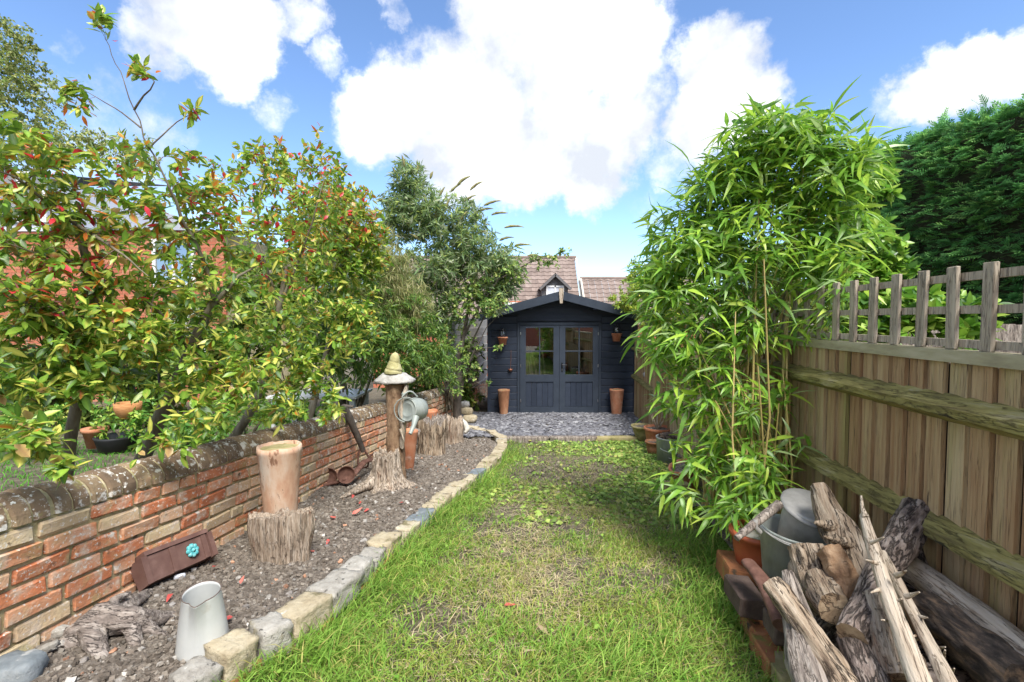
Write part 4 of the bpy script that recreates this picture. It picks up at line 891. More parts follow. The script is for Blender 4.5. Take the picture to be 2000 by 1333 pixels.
# rusty double cup iron and its bar
IC = P(640, 938, 3.75); ir = thing('rusty_iron', seat(655, 945), 'rusty iron tool with two round cups leaning at the foot of the brick wall', 'iron tool')
for (px, py) in ((641, 932), (676, 928)):
    b = MB(); cpt = P(px, py, 4.28); b.lathe([(0, -.040), (.053, -.038), (.073, -.014), (.078, .012), (.074, .014), (.068, -.009), (.047, -.028), (0, -.032)], 28, cpt, (.35, -.85, .35)); b.obj('cup', 'rust', ir, smooth=True)
b = MB(); b.tube([P(632, 949, 4.22), P(664, 941, 4.26), P(690, 928, 4.36)], .014, 8, rough=.15, rs=30); b.tube([P(690, 928, 4.36), P(712, 902, 4.62), P(728, 897, 4.7)], [.026, .032, .028], 8, flat=.5); b.obj('bar', 'rust', ir, smooth=True)
# old long-handled hook leaning on the wall
tl = thing('long_handled_tool', seat(706, 918), 'old dark wooden tool handle with forked iron foot leaning on the wall', 'garden tool')
pts = [P(673, 795, 4.62), P(684, 820, 4.65), P(697, 850, 4.7), P(710, 882, 4.74)]; pts, rr = dense([tuple(p) for p in pts], [.030, .035, .032, .025], 4)
b = MB(); b.tube(pts, rr, 12, rough=.12, rs=14); b.obj('handle', 'dark_bark', tl, smooth=True)
b = MB(); b.tube([P(706, 872, 4.72), P(700, 885, 4.72), P(699, 905, 4.72), P(706, 915, 4.73), P(718, 912, 4.73), P(721, 895, 4.73), P(712, 880, 4.73)], .010, 7); b.tube([P(716, 902, 4.74), P(723, 890, 4.75), P(732, 887, 4.78), P(737, 893, 4.78)], .012, 7); b.obj('iron_fork', 'rust', tl, smooth=True, kind='stuff'); b = MB(); b.tube([P(660, 797, 4.74), P(672, 793, 4.74), P(690, 795, 4.73)], [.012, .02, .012], 7); b.obj('grip', 'dark_bark', tl, smooth=True)
# the flared stump, the post, its stone and figure
FB = seat(754, 962)+Vector((-.03, .14, 0))
angs = [(R(205), .36, .9), (R(255), .22, .7), (R(300), .35, .8), (R(340), .40, .6), (R(20), .3, .8), (R(90), .3, 1), (R(150), .3, .8), (R(275), .2, .4), (R(320), .2, .35)]
def flare(an, t):
    k = 0
    for a, amp, w in angs:
        d = abs((an-a+math.pi) % (2*math.pi)-math.pi); k += amp*2.6*max(0, 1-d/(w*.62))**1.2
    return k*max(0, 1-t*1.1)**2.2
stump('tree_stump', ['bleached', 'bleached'], FB, [.150, .122, .118, .116, .112], .275, 'pale weathered stump with spreading roots in front of the wooden post', seed=5.1, groove=.20, jag=.05, flare=flare, freq=7, nang=128)
b = MB(); pts, rr = dense([tuple(seat(745, 955)+Vector((0, .12, .13))), tuple(seat(722, 962)+Vector((0, .06, .055))), tuple(seat(694, 968)+Vector((0, .03, .03))), tuple(seat(664, 976)+Vector((0, 0, .008)))], [.085, .05, .034, .010], 5)
b.tube(pts, rr, 14, rough=.25, rs=20, groove=.3, seed=3); o = b.obj('root', 'bleached', bpy.data.objects['tree_stump'], smooth=True)
PB = seat(771, 925)+Vector((0, .05, 0)); PB.y = 4.42; PB.x = (771-1000)/F*4.42; PB.z = bed_z(PB.x, PB.y)
ptop = P(771, 750, 4.42).z
post = thing('wooden_post', PB, 'rough bark covered wooden post carrying a flat grey stone', 'post')
b = MB(); pts, rr = dense([tuple(PB), (PB.x, PB.y, PB.z+.3), (PB.x-.005, PB.y, ptop-.2), (PB.x, PB.y, ptop)], [.092, .085, .084, .092], 7); b.tube(pts, [r*.93 for r in rr], 28, rough=.12, rs=14, groove=.18, seed=2); b.obj('trunk', 'post_wood', post, smooth=True)
b = MB(); pts, rr = dense([tuple(P(795, 752, 4.36)), tuple(P(786, 790, 4.34)), tuple(P(788, 835, 4.34)), tuple(P(785, 875, 4.36))], [.03, .045, .04, .03], 5); b.tube(pts, rr, 12, rough=.3, rs=14, groove=.4, seed=9, flat=.6); pts, rr = dense([tuple(P(782, 838, 4.3)), tuple(P(789, 862, 4.29))], [.016, .006], 4); b.tube(pts, rr, 7, rough=.3); b.obj('split_wood', 'pale_wood', post, smooth=True)
V, Fa = rock(.345, .26, .11, 21, 5, .55, .16, 2.6); V[:, 2] = np.where(V[:, 2] < 0, V[:, 2]*.75, V[:, 2]); V[:, :2] *= (1+.28*np.clip(-V[:, 2:3]/.04, -1, .6)); o = bpy.data.objects.new('flat_stone', np_mesh('flat_stone', V*np.array([.9, .9, 1.0]), Fa, 'cap_stone', smooth=True)); COL.objects.link(o); sc_ = P(771, 738, 4.42); o.location = (sc_.x, sc_.y, ptop+.048); tag(o, 'wide flat grey stone resting on top of the wooden post', 'stone')
fig = MB(); fb = Vector((sc_.x-.01, sc_.y-.02, ptop+.098)); KF = 26; NF = 30; V = []
for i in range(KF+1):
    t = i/KF; r = .073*(1-t)**.55*(1+.10*math.sin(t*9))+.006; r *= (1 if t < .93 else max(.05, (1-t)/.07))
    for j in range(NF):
        an = 2*math.pi*j/NF; gr = max(0, math.sin(an+t*17))**10; k = 1-.16*gr*(1-t*.4)+.06*nz(math.cos(an)*2, math.sin(an)*2, t*5)
        V.append((fb.x+r*k*math.cos(an)+.022*t, fb.y+r*k*math.sin(an), fb.z+t*.195))
i, j = np.meshgrid(np.arange(KF), np.arange(NF), indexing='ij'); i = i.ravel(); j = j.ravel(); jn = (j+1) % NF
fig.add(V, np.stack([i*NF+j, i*NF+jn, (i+1)*NF+jn, (i+1)*NF+j], 1)); o = fig.obj('stone_figure', 'moss_stone', smooth=True, base=fb); tag(o, 'mossy yellow carved stone figure with pointed top on the flat stone', 'figurine')
# hanging watering can, spout down
wc = thing('watering_can', P(806, 800, 4.28), 'dented galvanised watering can hanging from the wooden post with spout down', 'watering can')
ax = Vector((-.42, -.86, .12)).normalized(); c0 = P(810, 800, 4.38); 
b = MB(); b.lathe([(0, .107), (.055, .108), (.06, .111), (.066, .108), (.090, .109), (.094, .111), (.097, .117), (.101, .110), (.103, .03), (.105, -.02), (.098, -.075), (.06, -.11), (0, -.115)], 36, c0, ax); b.obj('can_body', 'zinc', wc, smooth=True)
b = MB(); b.lathe([(.104, .10), (.108, .105), (.104, .11)], 36, c0, ax); b.lathe([(.106, -.01), (.109, -.005), (.106, 0)], 36, c0, ax); b.obj('can_band', 'zinc', wc, smooth=True)
b = MB(); pts, rr = dense([tuple(P(812, 815, 4.26)), tuple(P(808, 832, 4.2)), tuple(P(801, 848, 4.15))], [.034, .020, .016], 3); b.tube(pts, rr, 12); b.obj('spout', 'zinc', wc, smooth=True)
b = MB(); pl = []
for k in range(13):
    a = -.4+k/12*2.2; pl.append(c0+ax*(.10-.09*(k/12))+Vector((0,0,1))*(.115+.05*math.sin(k/12*math.pi))-Vector((1,0,0))*(.05-.08*k/12))
b.tube(pl, .008, 6); pl = [c0+ax*.115+Vector((math.cos(R(60+k*25)), 0, math.sin(R(60+k*25))))*.112 for k in range(9)]; b.tube(pl, .005, 6); b.obj('can_handle', 'zinc', wc, smooth=True)
b = MB(); b.lathe([(.012, 0), (.024, .03), (.008, .045), (0, .045)], 10, P(790, 775, 4.33), (-.2, -.1, 1)); b.obj('filler', 'zinc', wc, smooth=True)
# terracotta long toms behind the post
pb = seat(789, 884); pb.y = 5.0; pb.x = (789-1000)/F*5.0; pb.z = bed_z(pb.x, pb.y)
pot_tall('terracotta_pot', 'terracotta', pb, .085, .10, .40, 'orange terracotta pipe pot leaning behind the wooden post', lean=(.08, .05, 1), n=28)
pb = seat(842, 850); pb.y = 6.1; pb.x = (841-1000)/F*6.1; pb.z = bed_z(pb.x, pb.y)
pot_tall('terracotta_pot', 'terracotta', pb, .075, .082, .48, 'orange terracotta pipe pot against the wall behind the brown grooved stump', n=28)
S2 = seat(839, 890)+Vector((0, .15, 0))
stump('tree_stump', ['brown_wood', 'weathered_grey'], S2, [.165, .155, .16, .175, .175], .39, 'brown deeply grooved stump with ragged top below the watering can', seed=8.4, groove=.12, jag=.09, nang=110, freq=7)
b = MB(); pts, rr = dense([tuple(P(815, 846, 5.5)), tuple(P(803, 838, 5.45)), tuple(P(798, 841, 5.4))], [.05, .035, .015], 4); b.tube(pts, rr, 10, rough=.3, rs=20); b.obj('stub', 'weathered_grey', [o for o in bpy.data.objects if o.name == 'tree_stump.001'][0], smooth=True)
stump('tree_stump', ['weathered', 'weathered'], seat(884, 868)+Vector((0, .12, 0)), [.13, .12, .125, .13, .12], .30, 'small straw coloured fibrous stump beyond the brown grooved stump', seed=3.4, groove=.13, jag=.07, nang=80, freq=10)
b = MB()
for pts, rad in (([(893, 838, 6.9), (905, 828, 6.9), (912, 838, 6.85), (908, 846, 6.8)], [.03, .06, .05, .02]), ([(900, 824, 6.9), (903, 816, 6.92)], [.04, .012])):
    p2, r2 = dense([tuple(P(*q)) for q in pts], rad, 5); b.tube(p2, r2, 12, rough=.4, rs=18, groove=.4, seed=len(pts))
o = b.obj('driftwood', 'white_bone', smooth=True); tag(o, 'small knobbly pale driftwood piece at the far end of the soil bed', 'driftwood')
for k, (px, py, Y, w, h, lb) in enumerate([(918, 818, 8.3, .24, .13, 'broad boulder at the base of the climbing tree by the slate'), (912, 803, 8.35, .2, .12, 'middle boulder stacked on another beside the climbing tree'), (908, 790, 8.4, .15, .10, 'topmost rounded stone of the small pile beside the climbing tree')]):
    V, Fa = rock(w, w*.8, h, 30+k, 4, .7, .14); o = bpy.data.objects.new('boulder', np_mesh('boulder', V, Fa, 'buff_stone' if k < 2 else 'cap_stone', smooth=True)); COL.objects.link(o); q = P(px, py, Y); o.location = q; tag(o, lb, 'stone', 'stones piled by the climbing tree')
# fallen red leaves on the soil
RLV = [((422,1112),'pink fallen leaf with a stalk on the soil between hopper and white jug',.07),((655,1020),'long pink fallen leaf on the soil right of the split stump',.075),((702,990),'orange fallen leaf near the root tip of the flared stump',.05),((690,972),'dark red fallen leaf touching the root of the flared stump',.06),((697,1022) if False else (688,1012),'bright pink fallen leaf lying halfway between split stump and flared stump',.08),((642,1058),'salmon fallen leaf on the soil nearest the grey edging blocks',.05),((336,1172),'thin pink fallen leaf between the driftwood root and the white jug',.06),((455,1215),'brown curled fallen leaf just right of the white jug',.055),((614,1082),'upright red fallen leaf at the right foot of the split stump',.06),((618,1022),'small dark red fallen leaf close beside the split stump',.04),((720,1000),'curled red fallen leaf on the soil in front of the flared stump',.055),((788,985),'orange fallen leaf on the soil right of the flared stump',.05),((568,1035) if False else (632,978),'pale orange fallen leaf behind the split stump near the wall',.05),((410,1245) if False else (470,1150),'reddish fallen leaf in front of the split stump',.05)]
for (px, py), lab, L_ in RLV:
    V, Fa, C = leaf_mesh(L_, L_*.38, (1,1,1), (1,1,1), fold=.5, droop=random.uniform(-.6, .3), segs=5)
    o = bpy.data.objects.new('fallen_leaf', np_mesh('fallen_leaf', V, Fa, 'red_leaf', smooth=True)); COL.objects.link(o); o.location = seat(px, py)+Vector((0, 0, .022)); o.rotation_euler = (random.uniform(-.4, .4), random.uniform(-.5, .5), random.random()*6.28); tag(o, lab, 'fallen leaf', 'fallen red leaves on the soil')
for k, (px, py) in enumerate([(1023,1290),(1140,1262),(1070,1255),(985,1196),(1085,1195),(960,1055),(1040,1060),(1430,1170)]):
    V, Fa, C = leaf_mesh(random.uniform(.06, .11), random.uniform(.014, .022), (1,1,1), (1,1,1), fold=.4, droop=.1, segs=5)
    o = bpy.data.objects.new('fallen_leaf', np_mesh('fallen_leaf', V, Fa, 'red_leaf' if k == 3 else 'dead_leaf', smooth=True)); COL.objects.link(o); o.location = GL(px, py)+Vector((0, 0, .035)); o.rotation_euler = (random.uniform(-.2, .2), random.uniform(-.3, .3), random.random()*6.28)
    tag(o, 'small fallen red leaf lying in the middle of the grass' if k == 3 else ['long buff dry leaf in the near middle of the grass', 'buff dry leaf right of the long one in the near grass', 'small dry leaf between the two near buff leaves', '', 'buff dry leaf beside the red leaf on the grass', 'buff dry leaf on the grass level with the blue grey edging block', 'dry leaf on bare earth in the middle of the lawn', 'dry leaf in the long grass beside the right hand border bricks'][k], 'fallen leaf', None if k == 3 else 'dry leaves on the grass')
# ================================================================== things against the shed
pot_tall('terracotta_pot', 'brown_terracotta', (P(984, 812, 9.52).x, 9.52, pat_z(-.16, 9.52)), .078, .118, .50, 'tall streaky brown terracotta pot left of the shed doors', n=32, soil=.02)
pot_tall('terracotta_pot', 'terracotta', (P(1204, 812, 9.52).x, 9.52, pat_z(2.05, 9.52)), .095, .138, .51, 'tall orange terracotta pot right of the shed doors', n=32, soil=.02)
for (px, lb1, lb2) in ((982, 'small terracotta pot hanging on the shed left of the doors', 'black storm lantern standing in the left hanging pot'), (1204, 'small terracotta pot hanging on the shed right of the doors', 'black storm lantern standing in the right hanging pot')):
    py = 665 if px < 1000 else 658; q = P(px, py+9, 9.58); t = thing('hanging_pot', q, lb1, 'plant pot', None)
    b = MB(); b.lathe([(0, 0), (.068, 0), (.085, .11), (.098, .115), (.104, .155), (.094, .158), (.088, .12), (.0, .10)], 24, q); b.obj('pot_body', 'terracotta', t, smooth=True, base=q)
    b = MB(); b.lathe([(.103, .132), (.107, .135), (.103, .138)], 24, q); b.tube([q+Vector((0, .10, .13)), q+Vector((0, .115, .2)), q+Vector((0, .125, .22))], .006, 6); b.obj('hanger', 'black_metal', t)
    l = q+Vector((0, 0, .102)); t = thing('lantern', l, lb2, 'lantern')
    b = MB(); b.lathe([(0, 0), (.06, 0), (.062, .05), (.05, .062), (.035, .07), (0, .07)], 18, l); b.obj('fuel_tank', 'black_metal', t, smooth=True)
    b = MB(); b.lathe([(.034, .07), (.05, .10), (.05, .13), (.034, .17)], 18, l); b.obj('glass_chimney', 'lantern_glass', t, smooth=True)
    b = MB(); b.lathe([(.04, .168), (.046, .175), (.03, .2), (.022, .22), (.03, .225), (0, .235)], 18, l); b.obj('lantern_cap', 'black_metal', t, smooth=True)
    b = MB()
    for sx in (-1, 1): b.tube([l+Vector((sx*.055, 0, .05)), l+Vector((sx*.068, 0, .08)), l+Vector((sx*.066, 0, .16)), l+Vector((sx*.035, 0, .2))], .006, 6)
    b.tube([l+Vector((.066*math.cos(a), 0, .17+.1*math.sin(a))) for a in np.linspace(0, math.pi, 9)], .003, 5); b.obj('lantern_frame', 'black_metal', t)
q = P(997, 722, 9.66); t = thing('ladle', q, 'copper ladle hanging from a long handle left of the shed doors', 'ladle')
b = MB(); b.lathe([(0, -.04), (.03, -.032), (.043, -.01), (.045, .012), (.041, .012), (.026, -.025), (0, -.033)], 16, q); b.obj('bowl', 'copper', t, smooth=True)
b = MB(); b.tube([q+Vector((.0, .03, 0)), q+Vector((.008, .028, .18)), q+Vector((.012, .02, .36)), q+Vector((.012, .03, .375))], .006, 5); b.obj('handle', 'rust', t)
# what shows through the shed's panes
for k, (x, z, mat, lb) in enumerate([(1.25, .5, 'green_plastic', 'green plastic tub seen through the right shed door pane'), (1.62, .5, 'green_plastic', 'second green plastic tub inside the shed near its right side')]):
    b = MB(); b.lathe([(0, 0), (.15, 0), (.18, .62), (.2, .63), (.2, .68), (.17, .68), (.14, .1), (0, .05)], 20, (x, SY+.55, SZ+.05)); o = b.obj('garden_tub', mat, smooth=True); tag(o, lb, 'tub')
b = MB()
for k in range(9): b.tube([(.25+k*.07, SY+.5+random.random()*.3, SZ+.05), (.15+k*.075+random.uniform(-.12, .12), SY+.75, SZ+random.uniform(1.0, 1.35))], random.uniform(.012, .025), 8)
o = b.obj('cane_bundle', 'pale_wood', smooth=True); tag(o, 'bundle of pale sticks leaning inside the shed behind the left pane', 'sticks')
# ================================================================== pots along the right of the far lawn
def gl(px, py): g = GL(px, py); return Vector((g.x, g.y, zl(g.y)))
def bowl(name, mat, base, r0, r1, H, label, cat='plant pot', rim=.012, fill=('soil', .03), n=30, lean=(0, 0, 1), group=None):
    t = thing(name, base, label, cat, group); b = MB()
    b.lathe([(0, 0), (r0, 0), ((r0+r1)*.52, H*.5), (r1*.97, H*.86), (r1+rim, H*.88), (r1+rim, H), (r1-.006, H), (r1*.93, H*.8), (0, H*.5)], n, base, lean); b.obj('pot_body', mat, t, smooth=True, base=base)
    if fill:
        b = MB(); b.lathe([(r1*.955, H-fill[1]), (r1*.5, H-fill[1]+.012), (0, H-fill[1]+.008)], n, base, lean, fn=lambda p, an, z: p+Vector((0, 0, .015*nz(p.x*30, p.y*30, 1)))); b.obj('pot_soil', fill[0], t, smooth=True)
    return t
bowl('stone_bowl', 'mossy_pot', gl(1258, 866)+Vector((0,.1,0)), .075, .15, .235, 'mossy tapered stone bowl nearest the slate patio')
g1 = gl(1290, 884)+Vector((.0, .12, 0)); bowl('terracotta_pot', 'terracotta', g1, .12, .17, .30, 'wide terracotta pot holding a grey green leggy plant')
bowl('terracotta_pot', 'brown_terracotta', gl(1277, 888), .075, .10, .17, 'small brown terracotta pot beside the wire ringed tub')
gt = gl(1312, 908)+Vector((.03,.1,0)); t = thing('zinc_tub', gt, 'dark galvanised tub filled with black charcoal beside the small brown pot', 'tub')
b = MB(); b.lathe([(0, 0), (.16, 0), (.175, .28), (.182, .29), (.178, .30), (.168, .29), (.15, .12), (0, .12)], 36, gt); b.obj('tub_body', 'zinc', t, smooth=True, base=gt)
b = MB()
for (dx_, zz) in ((.02, .17), (.06, .09)): b.lathe([(.185, zz), (.19, zz+.004), (.185, zz+.008)], 36, gt+Vector((dx_, -.02, 0)), (.05, -.1, 1))
b.obj('wire_ring', 'zinc', t)
b = MB()
for k in range(26): V, Fa = rock(.06, .05, .05, k, 1, .3, .3); a = k*2.4; r = .13*math.sqrt(k/26); b.add(V+np.array(gt)+np.array([r*math.cos(a), r*math.sin(a), .29+.02*random.random()]), Fa)
b.obj('charcoal', 'charred', t, kind='stuff')
gq = gl(1338, 868)+Vector((.05, .3, 0)); bowl('terracotta_bowl', 'terracotta', gq, .15, .225, .26, 'wide terracotta bowl heaped with pale stones below the reed screen')
for k in range(7):
    V, Fa = rock(random.uniform(.08, .16), .1, .08, 50+k, 3, .5, .35); o = bpy.data.objects.new('stone', np_mesh('stone', V, Fa, random.choice(['grey_stone', 'white_bone', 'cap_stone']), smooth=True)); COL.objects.link(o); a = k*2.4; r = .13*math.sqrt(k/7)
    o.location = gq+Vector((r*math.cos(a), r*math.sin(a), .27+.03*(k % 2))); o.rotation_euler = (k, k*2, k*3); tag(o, 'pale rough stone heaped in the wide terracotta bowl', 'stone', 'stones in the wide terracotta bowl')
gq2 = gl(1308, 855)+Vector((.05, .25, 0)); bowl('terracotta_pot', 'terracotta', gq2, .10, .14, .28, 'plain orange terracotta pot left of the wide stone filled bowl')
gc = gl(1254, 812)+Vector((.03, .0, .05)); gc = Vector((P(1254, 800, 9.3).x, 9.3, pat_z(2.5, 9.3))); t = thing('chimney_pot', gc, 'slim orange terracotta chimney pot with collar at the shed corner', 'plant pot')
b = MB(); b.lathe([(0, 0), (.055, 0), (.065, .36), (.085, .365), (.088, .40), (.075, .41), (.092, .42), (.095, .47), (.08, .47), (.07, .3), (0, .2)], 24, gc); b.obj('pot_body', 'terracotta', t, smooth=True, base=gc)
# big weathered trunk with stones, log end and plank
TB = Vector((P(1290, 830, 8.3).x, 8.3, pat_z(2.5, 8.3)-.05))
stump('rotted_stump', ['weathered', 'weathered'], TB, [.2, .17, .19, .16, .13], .80, 'tall pale rotted stump standing right of the shed', 'tree stump', seed=6.6, groove=.24, jag=.12, nang=90, freq=6)
b = MB(); pts, rr = dense([(P(1265, 830, 8.9).x, 8.9, -.7), (P(1266, 760, 8.9).x, 8.9, .1), (P(1262, 690, 8.9).x, 8.9, .8), (P(1268, 640, 8.9).x, 8.9, 1.3)], [.13, .11, .10, .09], 5); b.tube(pts, rr, 14, rough=.15, rs=10, groove=.2); o = b.obj('dead_tree', 'bark', smooth=True); tag(o, 'bare brown tree trunk rising between the shed and the fence', 'tree')
for k, (px, py, Y, w, lb) in enumerate([(1270, 733, 8.2, .22, 'flat pale stone balanced on top of the tall rotted stump'), (1276, 745, 8.15, .11, 'small grey stone just under the flat stone on the rotted stump'), (1297, 738, 8.2, .2, 'slanting slate coloured slab on the right of the rotted stump top')]):
    V, Fa = rock(w, w*.7, w*.45, 70+k, 3, .5, .2); o = bpy.data.objects.new('stone', np_mesh('stone', V, Fa, 'cap_stone' if k != 2 else 'grey_stone', smooth=True)); COL.objects.link(o); o.location = P(px, py, Y); o.rotation_euler = (0, -.3 if k == 2 else .1, .3); tag(o, lb, 'stone')
b = MB(); q = P(1304, 800, 7.9); b.tube([q, q+Vector((.12, .35, .0))], [.16, .15], 20, rough=.1, rs=8, capmi=1); o = b.obj('log', ['bark_log', 'cut_wood'], smooth=False); tag(o, 'sawn log end showing pale wood beside the rotted stump', 'log')
b = MB(); b.beam(P(1296, 818, 7.6), P(1326, 796, 7.7), .09, .03, up=(-.5, -.6, 1)); o = b.obj('plank', 'weathered_grey'); tag(o, 'short grey plank propped against the log right of the shed', 'plank')
b = MB(); b.beam(P(1338, 762, 5.85), P(1402, 786, 5.2), .02, .10, up=(0, 0, 1)); o = b.obj('plank', 'rail_grey'); tag(o, 'pale sloping board fixed across the reed screen', 'plank')
b = MB(); q = P(1338, 800, 5.9); b.box(q.x-.05, q.x+.05, q.y-.05, q.y+.05, zl(q.y)-.1, P(1338, 752, 5.9).z); o = b.obj('fence_post', 'mossy_rail'); tag(o, 'short square mossy post at the end of the reed screen', 'post')
scr = thing('reed_screen', (fence_x(5)-.12, 5.2, zl(5.2)), 'narrow upright reed screen fixed to the fence behind the bamboo', 'screen')
CR = [np_mesh('reed', *(lambda m: (np.concatenate(m.v), m.f4[0]))(MB().tube([(0, 0, 0), (.004*k, 0, .45), (0, 0, .95)], .011, 6, caps=False)), mat='screen_reed', smooth=True) for k in range(3)]
for k in range(66): y = 4.35+k*.0225; link('reed', CR[k % 3], scr, Vector((fence_x(y)-.10, y, zl(y)-.03)))
# timber and block near the pots, orange pots under the bamboo
b = MB(); q = gl(1312, 975); V, Fa = chamfer_box(.22, .12, .13, .008, .004, 3); b.add(V+np.array(q)+np.array([.06, .05, .06]), Fa); o = b.obj('stone_block', 'mossy_pot'); tag(o, 'square mossy block on the lawn edge in front of the orange pot', 'block')
bowl('terracotta_pot', 'terracotta', gl(1352, 962)+Vector((.0, .1, 0)), .09, .12, .24, 'orange terracotta pot leaning half hidden under the bamboo leaves', lean=(-.3, -.15, 1))
b = MB(); q = gl(1345, 925); b.beam(q+Vector((-.05, .2, .12)), q+Vector((.45, .1, .15)), .14, .035); o = b.obj('plank', 'weathered_grey'); tag(o, 'grey flat plank lying beside the charcoal tub', 'plank')
# ================================================================== bucket, can, clay pot in the near right border
BK = Vector((P(1535, 1125, 2.2).x, 2.2, P(1535, 1128, 2.2).z)); bx = Vector((.10, -.06, 1)).normalized()
t = thing('zinc_bucket', BK, 'galvanised bucket holding an old grey can beside the log pile', 'bucket')
b = MB(); b.lathe([(0, .004), (.098, .004), (.100, 0), (.102, .03), (.105, .032), (.142, .225), (.147, .226), (.148, .238), (.141, .238), (.138, .22), (.1, .03), (0, .02)], 48, BK, bx); b.obj('bucket_body', 'zinc', t, smooth=True, base=BK)
b = MB(); q = Vector((0,0,1)).rotation_difference(bx); pl = []
for a in np.linspace(0, math.pi, 17): pl.append(BK+q @ Vector((.152*math.cos(a+R(20)), .152*math.sin(a+R(20))*-.97, .232-.012*math.sin(a))))
b.tube(pl, .0048, 6); pl2 = [p+Vector((0, -.004, -.016*math.sin(k/16*math.pi)+.010)) for k, p in enumerate(pl)]; b.tube(pl2, .0035, 6); b.obj('bucket_handle', 'grey_metal', t, smooth=True)
b = MB(); e = BK+q @ Vector((.115*math.cos(R(-55)), .115*math.sin(R(-55)), .0)); f_ = BK+q @ Vector((.146*math.cos(R(-55)), .146*math.sin(R(-55)), .225)); b.beam(e, f_, .012, .004, up=(0,-1,0)); b.obj('seam', 'zinc', t)
CB_ = BK+bx*.06+Vector((.075, .05, 0)); cx = Vector((.16, -.10, 1)).normalized()
t = thing('metal_can', CB_, 'old grey lidded metal can with wooden handle standing inside the bucket', 'can')
b = MB(); b.lathe([(0, 0), (.105, 0), (.112, .23), (.116, .235), (.116, .245), (.107, .25)], 44, CB_, cx); b.obj('can_body', 'grey_metal', t, smooth=True, base=CB_)
b = MB(); lc = CB_+cx*.262; la = Vector((.10, -.42, 1)).normalized(); b.lathe([(.125, -.012), (.130, -.008), (.130, .002), (.118, .006), (.06, .016), (0, .020)], 44, lc, la, fn=lambda p, an, z: p+Vector((0, 0, .004*nz(p.x*18, p.y*18, 0)))); b.obj('lid', 'grey_metal', t, smooth=True)
b = MB(); pts, rr = dense([tuple(P(1522, 985, 2.12)), tuple(P(1480, 1018, 2.06)), tuple(P(1438, 1052, 2.0))], [.021, .019, .013], 5); b.tube(pts, rr, 12, rough=.06, rs=20); b.obj('handle', 'weathered_grey', t, smooth=True)
b = MB(); b.tube([P(1475, 1015, 2.05), P(1475, 1030, 2.04), P(1484, 1040, 2.05)], .012, 8); b.obj('ferrule', 'grey_metal', t, smooth=True)
qb = Vector((P(1468, 1110, 2.4).x, 2.4, P(1468, 1112, 2.4).z)); bowl('terracotta_pot', 'red_plastic', qb+Vector((.03,0,0)), .095, .125, .20, 'orange red clay pot half hidden behind the galvanised bucket', fill=('grey_stone', .04))
b = MB(); pts, rr = dense([tuple(P(1462, 1100, 2.1)), tuple(P(1490, 1135, 1.98)), tuple(P(1510, 1165, 1.9)), tuple(P(1535, 1225, 1.75))], [.035, .04, .05, .05], 4); b.tube(pts, rr, 14, rough=.12, rs=16, flat=.6); o = b.obj('rusty_plate', 'rust', smooth=True); tag(o, 'curved rusty iron plate under the galvanised bucket', 'iron plate')
# bricks along the near right border
for k, (px, py, Y, L, W_, H, mat, yaw, lb) in enumerate([(1437, 1114, 2.42, .25, .13, .10, 'mossy_brick', .18, 'orange clay block edging the border nearest the bamboo'), (1455, 1165, 2.12, .22, .115, .085, 'dark_brick', .12, 'dark brick with white paint splashes edging the border'),
        (1480, 1226, 2.08, .215, .10, .065, 'mossy_brick', .1, 'half buried orange brick in the grass below the splashed brick'), (1505, 1281, 1.9, .215, .10, .065, 'mossy_brick', .15, 'lower orange brick lying in the near grass edge'), (1527, 1225, 1.86, .16, .10, .07, 'dark_brick', .2, 'black stained brick tucked under the left log'), (1535, 1320, 1.78, .215, .10, .065, 'mossy_pot', .1, 'mossy brick at the bottom edge under the grey log')]):
    if 'dark_brick' not in M: pm('dark_brick', [(0,(.055,.035,.03)),(1,(.12,.085,.07))], 12, rough=.85, bump=.5, bscale=50, spots=[((.65,.62,.58),14,.66,.03)])
    V, Fa = chamfer_box(W_, L, H, .007, .004, k+80); o = bpy.data.objects.new('brick', np_mesh('brick', V, Fa, mat)); COL.objects.link(o); o.location = P(px, py, Y); o.rotation_euler = (-.06, .05, -yaw); tag(o, lb, 'brick')
# ================================================================== the log pile
def log(label, pts, rad, mat, cap='cut_wood', n=26, rough=.18, groove=.24, seed=0, k=9, flat=1, stubs=(), cat='log', name='log', rs=12):
    p2, r2 = dense([tuple(P(*p)) for p in pts], rad, k); b = MB(); b.tube(p2, r2, n, rough=rough, rs=rs, seed=seed, groove=groove, flat=flat, capmi=1)
    for s_ in stubs:
        q2, rr2 = dense([tuple(P(*p)) for p in s_[0]], s_[1], 3); b.tube(q2, rr2, 7, rough=.15, seed=seed+1, capmi=0)
    o = b.obj(name, [mat, cap], smooth=True, align=(P(*pts[-1])-P(*pts[0])).normalized(), base=P(*pts[0])); return tag(o, label, cat, 'logs piled in the near right border')
log('pale split log with loose bark leaning beside the grey can', [(1598, 950, 2.12), (1630, 1020, 2.0), (1672, 1100, 1.86), (1690, 1180, 1.74), (1700, 1250, 1.62)], [.036, .062, .085, .078, .06], 'pale_bark' if 'pale_bark' in M else 'brown_wood', rough=.22, groove=.22, seed=1.7, stubs=[([(1630, 1030, 1.95), (1604, 1025, 1.93), (1592, 1021, 1.92)], [.03, .018, .006]), ([(1660, 1062, 1.85), (1628, 1056, 1.83), (1610, 1048, 1.82)], [.025, .014, .004])])
log('thick dark barked log lying crosswise on top of the pile', [(1795, 1000, 1.86), (1765, 1055, 1.76), (1715, 1130, 1.62), (1690, 1190, 1.54), (1663, 1243, 1.46)], [.060, .054, .047, .046, .043], 'bark_log', seed=4.2, rough=.14, groove=.2, n=28)
sp = []
